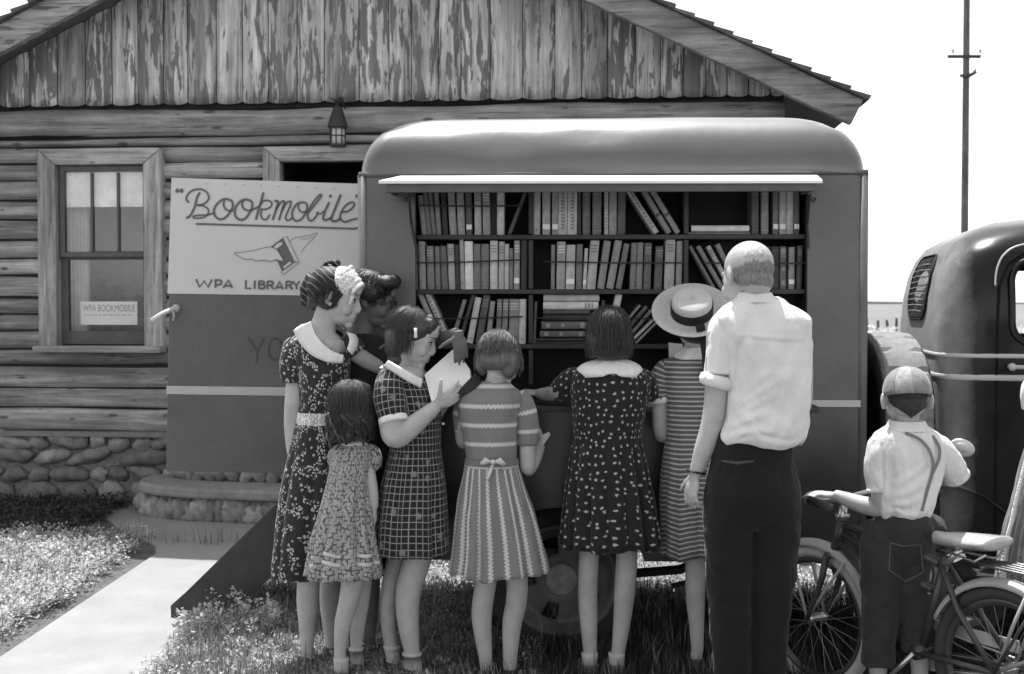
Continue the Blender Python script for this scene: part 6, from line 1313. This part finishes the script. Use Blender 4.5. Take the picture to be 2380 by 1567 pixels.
m = MB(); m.prism([p.P(x, y, .137)-o2 for x, y in ((1552, 795), (1588, 798), (1592, 841), (1554, 843))], (0, .006, 0)); m.build('cover', plain('black_cover', .02, .5), ob2)
# ---------------------------------------------------------------- man
p = Person('balding man in a white shirt with rolled sleeves and dark trousers, back to the camera', 4.42, 1750)
p.head(1737, 645, -26, 12, 3, 1.07, neck=(1752, 708, 0), neckr=.058); M = p.HM
p.torso([(1755, 712, 42, .06), (1765, 740, 84, .09), (1778, 850, 80, .10), (1775, 960, 76, .10), (1765, 1050, 78, .10), (1755, 1130, 84, .11)])
p.limb([(1672, 770, 30, .0), (1668, 850, 29, -.01), (1664, 920, 27, -.01), (1655, 985, 26, -.01), (1636, 1045, 23, -.01), (1617, 1100, 16, 0)]); hand_blobs(p.b, p.P(1616, 1104, 0), Vector((-.22, .05, -1)), Vector((.85, .5, 0)), .88, (.30, .38, .42, .45), thumb=-1)
p.limb([(1855, 780, 30, .02), (1862, 870, 28, .05), (1855, 950, 26, .12), (1800, 900, 20, .30)]); hand_blobs(p.b, p.P(1797, 895, .31), Vector((-.4, .8, .3)), Vector((0, 0, 1)), .9)
p.leg([(1700, 1150, 50), (1698, 1350, 38), (1702, 1500, 30), (1705, 1640, 22)], (-.2, 1), SHOE, None, 1.2); p.leg([(1800, 1150, 50), (1795, 1350, 38), (1790, 1500, 30), (1788, 1640, 22)], (.1, 1), SHOE, None, 1.2); p.done(.005)
SHI = fabric('white_shirt_cloth', 'plain', .72, 0, crease=.45); 
o = p.garment('shirt', [(692,1752,36,.066),(698,1753,48,.074),(708,1758,68,.085),(722,1766,92,.10),(742,1772,108,.118),(770,1775,106,.13),(820,1781,101,.135),(880,1786,96,.138),(940,1784,94,.14),(990,1777,98,.145),(1012,1770,99,.145),(1026,1766,93,.13),(1024,1766,86,.12)], SHI, 5, .025, 740, n=220, k=10, wr=.006, e=2.5, creases=[(1722,800,1716,905,9,-.022),(1738,800,1730,900,14,.010),(1735,905,1800,850,9,.010),(1728,935,1815,870,10,.012),(1715,965,1805,905,9,.010),(1702,985,1790,950,9,.012),(1700,1004,1790,990,8,.012),(1735,960,1760,1012,8,.009),(1800,960,1790,1015,9,.010),(1845,930,1825,1015,10,.010),(1870,880,1850,990,9,.008),(1722,778,1866,786,3.5,.006),(1722,786,1866,794,4,-.004),(1740,790,1752,850,8,.007),(1800,795,1795,860,9,.006),(1850,795,1836,870,9,.007),(1725,992,1850,1008,7,-.008)])
m_ = o.modifiers.new('w', 'DISPLACE'); tx = bpy.data.textures.new('shirt_folds', 'CLOUDS'); tx.noise_scale = .085; tx.noise_depth = 1; m_.texture = tx; m_.strength = .008; m_.mid_level = .5; m_.texture_coords = 'LOCAL'
p.sleeve([(1698,735,26),(1684,760,35),(1679,810,37,-.01),(1675,868,36,-.01)], SHI, U=.4, wr=.004)
m = MB(); a, b = p.P(1672, 872, -.01), p.P(1664, 902, -.01); ax = (b-a).normalized(); m.tube([a, a+ax*.006, (a+b)/2, b-ax*.004, b], [.052, .064, .067, .063, .050], 30); m.build('rolled_cuff', SHI, p.root, smooth=True, disp=(.03, .008))
p.sleeve([(1840,738,26),(1850,770,33,.01),(1854,860,31,.05),(1846,930,30,.11)], SHI, U=.4, wr=.004)
p.garment('shirt_collar', [(684,1750,37,.068),(682,1750,40,.072),(692,1752,45,.078),(704,1756,56,.088)], SHI, n=60, wr=.001, e=2.1)
TRO = fabric('dark_trousers', 'plain', .014, 0, crease=.25)
m = MB(); p.limb([(1757, 1012, 0+88), (1757, 1012.5, 88)], mb=m) if False else None
def trous(p, m, waist, L1, L2, hd):
    q = crom([tuple(p.P(x, y, dz))+(w_/p.s, h_) for (x, y, w_, h_, dz) in waist], 5); m.tube([v[:3] for v in q], [(v[3], v[4]) for v in q], 32, up=(1, 0, 0))
    for L in (L1, L2): q = crom([tuple(p.P(x, y, dz))+(r/p.s,) for (x, y, r, dz) in L], 5); m.tube([v[:3] for v in q], [v[3] for v in q], 24)
trous(p, m, [(1757,1010,90,.115,0),(1750,1060,96,.125,0),(1747,1130,108,.135,0),(1747,1185,108,.12,0),(1747,1225,72,.07,0)], [(1702,1120,60,0),(1695,1190,62,0),(1694,1300,57,0),(1698,1400,52,0),(1702,1520,47,0),(1705,1640,42,0),(1706,1672,42,0)], [(1794,1120,60,0),(1802,1190,62,0),(1796,1300,57,0),(1790,1400,50,0),(1786,1520,44,0),(1786,1640,40,0),(1786,1672,40,0)], 0)
m.build('trousers', TRO, p.root, smooth=True, remesh=.007, smoothmod=4, disp=(.09, .02))
m = MB(); m.tube([p.P(1678, 1072, -.125), p.P(1712, 1077, -.14), p.P(1752, 1072, -.142)], [.003, .006, .003], 8); m.build('back_pocket', plain('pocket_edge', .07, .7), p.root, smooth=True)
m = MB(); c_ = p.P(1619, 1096, 0); ax = Vector((-.22, .05, -1)).normalized(); u_ = ax.orthogonal().normalized(); v2 = ax.cross(u_); m.tube([c_+(u_*cos(t*pi/12)+v2*sin(t*pi/12))*.0285 for t in range(24)], [(.004, .008)]*24, 8, closed=True, up=ax); m.build('watch_strap', plain('watch_leather', .015, .5), p.root, smooth=True)
hb = cropped(p, cropmat('thin_grey_hair', .19), lambda ph, el: sm(ph, 66, 100)*sm(el, 34, 0)*sm(el, -46, -20)*.86)
hb2 = cropped(p, cropmat('pale_thin_hair', .42), lambda ph, el: .30*sm(ph, 40, 80)*sm(el, 66, 40)*sm(el, 10, 30), 2, .0012)
# ---------------------------------------------------------------- boy with the bicycle
p = Person('boy in cap, white shirt, braces and rolled trousers, straddling the bicycle', 4.50, 2095)
p.head(2106, 927, 4, 8, 0, .97, True, neck=(2108, 992, 0)); M = p.HM
p.torso([(2108, 1000, 28, .045), (2110, 1025, 56, .075), (2104, 1100, 52, .085), (2100, 1170, 46, .08), (2098, 1240, 52, .09), (2095, 1290, 50, .09)])
h_ = MT(p.b, M)
for s_ in (-1, 1): h_.ell((s_*.088, -.012, -.010), (.009, .017, .032), Matrix.Rotation(s_*.5, 4, 'Z')); h_.ell((s_*.084, -.004, -.030), (.007, .010, .012))
gr = BM @ Vector((hx-.15, -.292, hz1+.10))
hl = p.P(1938, 1152, .08)
p.limb([(2048, 1040, 24, 0), (2046, 1100, 24, -.02), (2050, 1145, 24, -.03), (2047, 1178, 23, -.02), (2008, 1174, 21, .02), (1966, 1160, 17, .06), (1938, 1150, 13, .08)]); hand_blobs(p.b, hl, Vector((-.95, .15, .10)), Vector((0, .1, -1)), .76, (.30, .45, .55, .6), thumb=-1, tang=.5, tcurl=.4)
e1 = p.P(2216, 1112, .06); s1 = p.P(2172, 1045, 0)
p.b.tube([s1, (s1+e1)/2, e1, e1+Vector((-.05, .15, -.02)), gr+Vector((.02, -.05, .03))], [.036, .036, .034, .028, .021], 14); hand_blobs(p.b, gr+Vector((.02, -.05, .03)), Vector((-.3, 1, 0)), Vector((0, 0, -1)), .74, (.6, .6, .6, .6))
p.leg([(2050, 1250, 40), (2045, 1400, 30), (2042, 1500, 26), (2040, 1600, 17)], (-.3, 1), SHOE, None, .95); p.leg([(2135, 1250, 38, .0), (2135, 1400, 28, -.02), (2137, 1500, 25, -.02), (2137, 1600, 16, -.02)], (.2, 1), SHOE, None, .95); p.done(.0048)
o = p.garment('shirt', [(984,2108,33,.056),(990,2108,42,.064),(1000,2109,58,.075),(1014,2110,74,.088),(1040,2112,81,.10),(1085,2110,79,.11),(1130,2104,72,.115),(1165,2100,65,.115),(1186,2098,60,.11),(1196,2098,54,.10)], SHI, 4, .03, 1020, n=180, k=8, wr=.006, e=2.4, creases=[(2078,1050,2072,1130,8,-.015),(2086,1120,2150,1070,8,.010),(2080,1150,2150,1105,8,.011),(2070,1172,2140,1145,7,.011),(2100,1035,2112,1090,8,.008),(2160,1100,2140,1170,8,.010),(2060,1180,2140,1182,6,.008),(2170,1060,2160,1110,7,.008)])
m_ = o.modifiers.new('w', 'DISPLACE'); m_.texture = tx; m_.strength = .008; m_.mid_level = .5; m_.texture_coords = 'LOCAL'
p.sleeve([(2062,1010,20),(2050,1035,32),(2046,1085,36,-.01),(2052,1138,35,-.02)], SHI, U=.36, cuff=10, cuffmat=SHI, wr=.005); p.sleeve([(2160,1015,20),(2180,1045,33,.01),(2206,1080,35,.04),(2224,1108,30,.06)], SHI, U=.36, cuff=8, cuffmat=SHI, wr=.005)
p.garment('shirt_collar', [(982,2108,35,.060),(979,2108,38,.062),(990,2108,44,.070),(1000,2109,54,.080)], SHI, n=60, wr=.001)
BRC = plain('brace_elastic', .20, .8)
for pts in (((2103, 1006, -.078), (2135, 1020, -.105), (2158, 1045, -.118), (2168, 1075, -.125), (2168, 1098, -.125)), ((2166, 1012, -.07), (2182, 1038, -.095), (2182, 1066, -.108), (2168, 1098, -.125)), ((2168, 1096, -.128), (2155, 1140, -.128), (2142, 1188, -.118))):
    m = MB(); m.strip([p.P(x, y, dz) for x, y, dz in crom(pts, 5)], .011, (.25, -1, .1), .003); m.build('brace', BRC, p.root)
DEN = fabric('dark_denim', 'plain', .038, 0, crease=.6)
m = MB(); trous(p, m, [(2098,1184,59,.105,0),(2098,1225,68,.115,0),(2094,1275,70,.105,0),(2093,1310,44,.06,0)], [(2060,1215,46,0),(2052,1270,52,0),(2048,1370,46,0),(2044,1450,42,0),(2041,1545,39,0)], [(2128,1215,44,0),(2122,1270,50,0),(2122,1370,44,0),(2130,1440,38,-.01),(2136,1505,36,-.02)], 0)
m.tube([p.P(2130, 1235, .05), p.P(2170, 1238, .10), p.P(2196, 1262, .12), p.P(2205, 1275, .13)], [.075, .068, .05, .03], 16)
m.build('trousers', DEN, p.root, smooth=True, remesh=.006, smoothmod=4, disp=(.07, .018))
m = MB(); m.tube([p.P(2135, 1486, -.02), p.P(2137, 1510, -.02)], [.060, .060], 24); m.build('trouser_turn_up', DEN, p.root, smooth=True, disp=(.03, .006))
for (pp) in (((2070, 1262), (2100, 1270), (2140, 1266), (2146, 1330), (2105, 1352), (2066, 1325), (2070, 1262)),):
    m = MB(); m.tube([p.P(x, y, -.128) for x, y in pp], .0022, 5); m.build('pocket_seam', plain('seam_thread', .10, .7), p.root)
hb = cropped(p, cropmat('short_dark_hair', .035), lambda ph, el: 1.3*sm(ph, 76, 92)*sm(el, 70, 60)*sm(el, -32-24*sm(ph, 125, 180), -18-20*sm(ph, 125, 180)), 1, .003)
cap = empty('cap', M @ Vector((0, 0, .05))); tag(cap, 'close-fitting sectioned cloth cap on the head of the boy', 'cap'); CO = Matrix.Translation(-(M @ Vector((0, 0, .05))))
for i in range(8):
    m = MB(); vs = []; n = 10; a0 = i*pi/4+pi/2; 
    for a_ in range(n+1):
        for t_ in range(11):
            th = pi/2*t_/10*1.10; ph = a0+pi/4*a_/n; bulge = 1+.018*sin(pi*a_/n)*sin(min(th, pi/2)); vs.append(CO @ M @ Matrix.Rotation(R(-4), 4, 'X') @ Vector((.0875*bulge*sin(th)**.8*cos(ph), -.018+.104*bulge*sin(th)**.8*sin(ph), .020+.098*cos(th))))
    m.add(vs, [(a_*11+t_, a_*11+t_+1, (a_+1)*11+t_+1, (a_+1)*11+t_) for a_ in range(n) for t_ in range(10)]); m.build('cap_section', fabric('cap_cloth_%d' % (i % 2), 'plain', .34 if i % 2 else .24, 0), cap, smooth=True, solid=.002)
m = MB(); m.ell(CO @ M @ Vector((0, -.02, .119)), (.008, .008, .005)); m.build('cap_button', fabric('cap_cloth_0', 'plain', .19, 0), cap, smooth=True)
m = MB(); h = MT(m, CO @ M); h.ell((0, .115, .015), (.06, .045, .004)); m.build('cap_peak', fabric('cap_cloth_0', 'plain', .19, 0), cap, smooth=True)
# ---------------------------------------------------------------- person cut off by the right edge
p = Person('person in a pale striped dress, cut off at the right edge', 4.72, 2450)
p.head(2462, 770, 0, 8, 0, .98, neck=(2460, 850, 0))
p.torso([(2460, 860, 30, .05), (2455, 885, 52, .075), (2455, 960, 46, .08), (2455, 1040, 42, .075), (2450, 1130, 54, .09), (2448, 1200, 56, .09)])
p.limb([(2408, 900, 20), (2408, 960, 20, .03), (2420, 1000, 16, .1), (2440, 950, 13, .2)]); hand_blobs(p.b, p.P(2442, 945, .2), Vector((.2, .7, .6)), Vector((0, 0, 1)), .8); p.limb([(2505, 900, 20), (2512, 980, 20), (2512, 1060, 14)]); hand_blobs(p.b, p.P(2512, 1062), Vector((0, 0, -1)), Vector((-1, 0, 0)), .85)
p.leg([(2430, 1200, 36), (2428, 1350, 26), (2428, 1450, 22), (2430, 1560, 15)]); p.leg([(2480, 1200, 36), (2482, 1350, 26), (2482, 1450, 22), (2480, 1560, 15)]); p.done(.006)
PS = fabric('pale_striped', 'zigv', .16, .30, 1.6)
p.garment('dress', [(862,2460,32,.05),(874,2458,54,.075),(895,2456,66,.09),(960,2456,60,.09),(1035,2455,64,.10),(1100,2452,78,.12),(1174,2448,90,.14),(1263,2445,108,.16),(1380,2442,122,.18)], PS, 10, .05, 1035, U=1.0)
p.sleeve([(2410,880,16),(2400,905,26),(2402,950,25)], WHTF, gath=.08); p.sleeve([(2505,880,16),(2514,905,26),(2514,950,25)], WHTF)
m = MB(); ed = [p.P(x, y, -.04) for x, y in ((2390, 1045), (2378, 1095), (2362, 1160), (2350, 1215), (2338, 1262), (2326, 1330))]; q = [Vector(v) for v in crom([tuple(v) for v in ed], 9)]
for i, v in enumerate(q): m.ell(v, (.008, .01, .0075), nu=8, nv=6)
m.build('scalloped_trim', WHTF, p.root, smooth=True, remesh=.004)
hb = p.hairmass([('e', (0, -.020, .038), (.086, .100, .086)), ('e', (0, -.06, -.03), (.08, .05, .07))], HK)
# ================================================================ WEEDS AND GRASS
import numpy as np
def field(name, mat, pts, seed, leaf=.022, h=(.05, .16), per=16, spread=.07, lab='', cat='weeds', blade=False):
    rg = np.random.default_rng(seed); V = []; n = len(pts); pts = np.array(pts)
    if blade:
        N = n*per; base = np.repeat(pts, per, 0) + rg.normal(0, spread, (N, 2)); an = rg.uniform(0, 2*np.pi, N); H = rg.uniform(h[0], h[1], N); w_ = leaf*rg.uniform(.6, 1.2, N)
        d = np.stack([np.cos(an), np.sin(an)], 1); be = rg.uniform(.1, .6, N)*H; s_ = np.stack([-d[:, 1], d[:, 0]], 1)*w_[:, None]/2
        p0 = np.c_[base-s_, np.full(N, -.02)]; p1 = np.c_[base+s_, np.full(N, -.02)]; m = base+d*(be*.35)[:, None]; p2 = np.c_[m+s_*.8, H*.6]; p3 = np.c_[m-s_*.8, H*.6]; p4 = np.c_[base+d*be[:, None], H]
        V = np.stack([p0, p1, p2, p3, p4], 1).reshape(-1, 3); F = []
        for i in range(N): b = 5*i; F.append((b, b+1, b+2, b+3)); F.append((b+3, b+2, b+4))
    else:
        N = n*per; HH = np.repeat(rg.uniform(h[0], h[1], n), per); t = rg.uniform(.1, 1, N); base = np.repeat(pts, per, 0)
        an = rg.uniform(0, 2*np.pi, N); rad = spread*rg.uniform(.1, 1, N)*(1.15-t*.6); c = np.c_[base[:, 0]+rad*np.cos(an), base[:, 1]+rad*np.sin(an), HH*t]
        el = rg.uniform(-.1, 1.1, N); a2 = an+rg.normal(0, .5, N); d = np.stack([np.cos(a2)*np.cos(el), np.sin(a2)*np.cos(el), np.sin(el)], 1); L = leaf*rg.uniform(.6, 1.3, N)
        s_ = np.stack([-np.sin(a2), np.cos(a2), rg.normal(0, .35, N)], 1)*(L*.32)[:, None]; d = d*L[:, None]
        V = np.stack([c, c+d*.55+s_, c+d, c+d*.55-s_], 1).reshape(-1, 3); F = [(4*i, 4*i+1, 4*i+2, 4*i+3) for i in range(N)]
    me = bpy.data.meshes.new(name); me.from_pydata(V.tolist(), [], F); me.materials.append(mat); o = bpy.data.objects.new(name, me); COL.objects.link(o)
    tag(o, lab, cat, kind='stuff'); return o
def leafmat(name, lo, hi):
    T = NT(name); c = T.coord('Object'); n = T.noise(c, 9, 4, .6); g = T.n('ShaderNodeNewGeometry'); v = T.math('MULTIPLY', T.mr(n, .3, .7, lo, hi), T.mr(g.outputs['Random Per Island'], 0, 1, .55, 1.35))
    T.done(v, .6, .4); tl = T.n('ShaderNodeBsdfTranslucent'); T.link(v, tl.inputs[0]); mx = T.n('ShaderNodeMixShader'); mx.inputs[0].default_value = .42
    T.link(T.p.outputs[0], mx.inputs[1]); T.link(tl.outputs[0], mx.inputs[2]); T.link(mx.outputs[0], T.t.nodes['Material Output'].inputs[0]); return T.m
LF = leafmat('sage_leaf', .40, .66); GR = leafmat('grass_blade', .17, .33); DK = leafmat('shade_weed', .04, .09)  # the dark weed tone has the cabin's shade put into its colour
rg = random.Random(5)
def scat(n, x0, x1, y0, y1, ok=lambda x, y: True, clump=0):
    o = []
    while len(o) < n:
        x, y = rg.uniform(x0, x1), rg.uniform(y0, y1)
        if clump and noise.noise(Vector((x*clump, y*clump, 1))) < rg.uniform(-.5, .35): continue
        if ok(x, y): o.append((x, y))
    return o
def pathok(x, y): return not (-2.31 < x < -1.40 and y < 7.7)
field('sunlit_weeds', LF, scat(3600, -4.6, -2.30, 4.4, 8.05, clump=1.2), 1, leaf=.021, h=(.03, .12), per=22, spread=.06, lab='bright small-leaved weeds growing left of the concrete path')
field('sunlit_weeds', LF, scat(2600, -1.50, .1, 4.5, 6.15, lambda x, y: not (y > 5.85 and x < -.9), clump=1.5), 2, leaf=.019, h=(.02, .085), per=22, spread=.055, lab='bright leafy weeds around the foot of the rear steps')
field('sunlit_weeds', LF, scat(34, -1.50, -1.05, 5.35, 5.75), 3, leaf=.022, h=(.10, .22), per=40, spread=.045, lab='taller pale weeds sprouting against the slanting step board')
field('sunlit_weeds', LF, scat(4200, -1.3, 3.6, 6.15, 8.4, clump=1.0), 4, leaf=.024, h=(.03, .12), per=18, spread=.07, lab='bright weeds in the sun beyond the bookmobile wheels')
field('shade_toned_weeds', DK, scat(900, -4.5, -2.9, 8.0, 9.3), 5, leaf=.03, h=(.03, .12), per=14, spread=.08, lab='weeds toned dark for the shade along the cabin foundation')
GM = leafmat('grass_shade_tone', .05, .11); GD = leafmat('grass_deep_shade_tone', .025, .055)  # shade under the vehicles and bicycle is painted into these two grass colours
field('grass', GR, scat(2300, -1.5, -.1, 3.3, 6.4, lambda x, y: pathok(x, y)), 6, leaf=.006, h=(.04, .12), per=9, spread=.035, lab='pale trampled grass under the children on the left', cat='grass', blade=True)
field('grass', GM, scat(2200, -.2, 1.2, 3.3, 6.4), 9, leaf=.006, h=(.04, .13), per=9, spread=.035, lab='grass toned darker for the shade around the bookmobile wheel', cat='grass', blade=True)
field('grass', GD, scat(2500, 1.0, 3.2, 3.3, 6.4), 10, leaf=.006, h=(.04, .13), per=9, spread=.035, lab='grass toned dark for the shade under the bicycle and the truck', cat='grass', blade=True)
field('grass', GR, scat(1300, -4.4, 1.0, 4.0, 9.0, lambda x, y: pathok(x, y) and not (x < .5 and y > 7.9)), 7, leaf=.006, h=(.06, .18), per=8, spread=.04, lab='thin grass blades scattered through the weeds', cat='grass', blade=True)
field('scrub', LF, scat(1500, 3.0, 30, 11, 60), 8, leaf=.20, h=(.1, .5), per=12, spread=.4, lab='pale low scrub on the plain beyond the truck', cat='scrub')
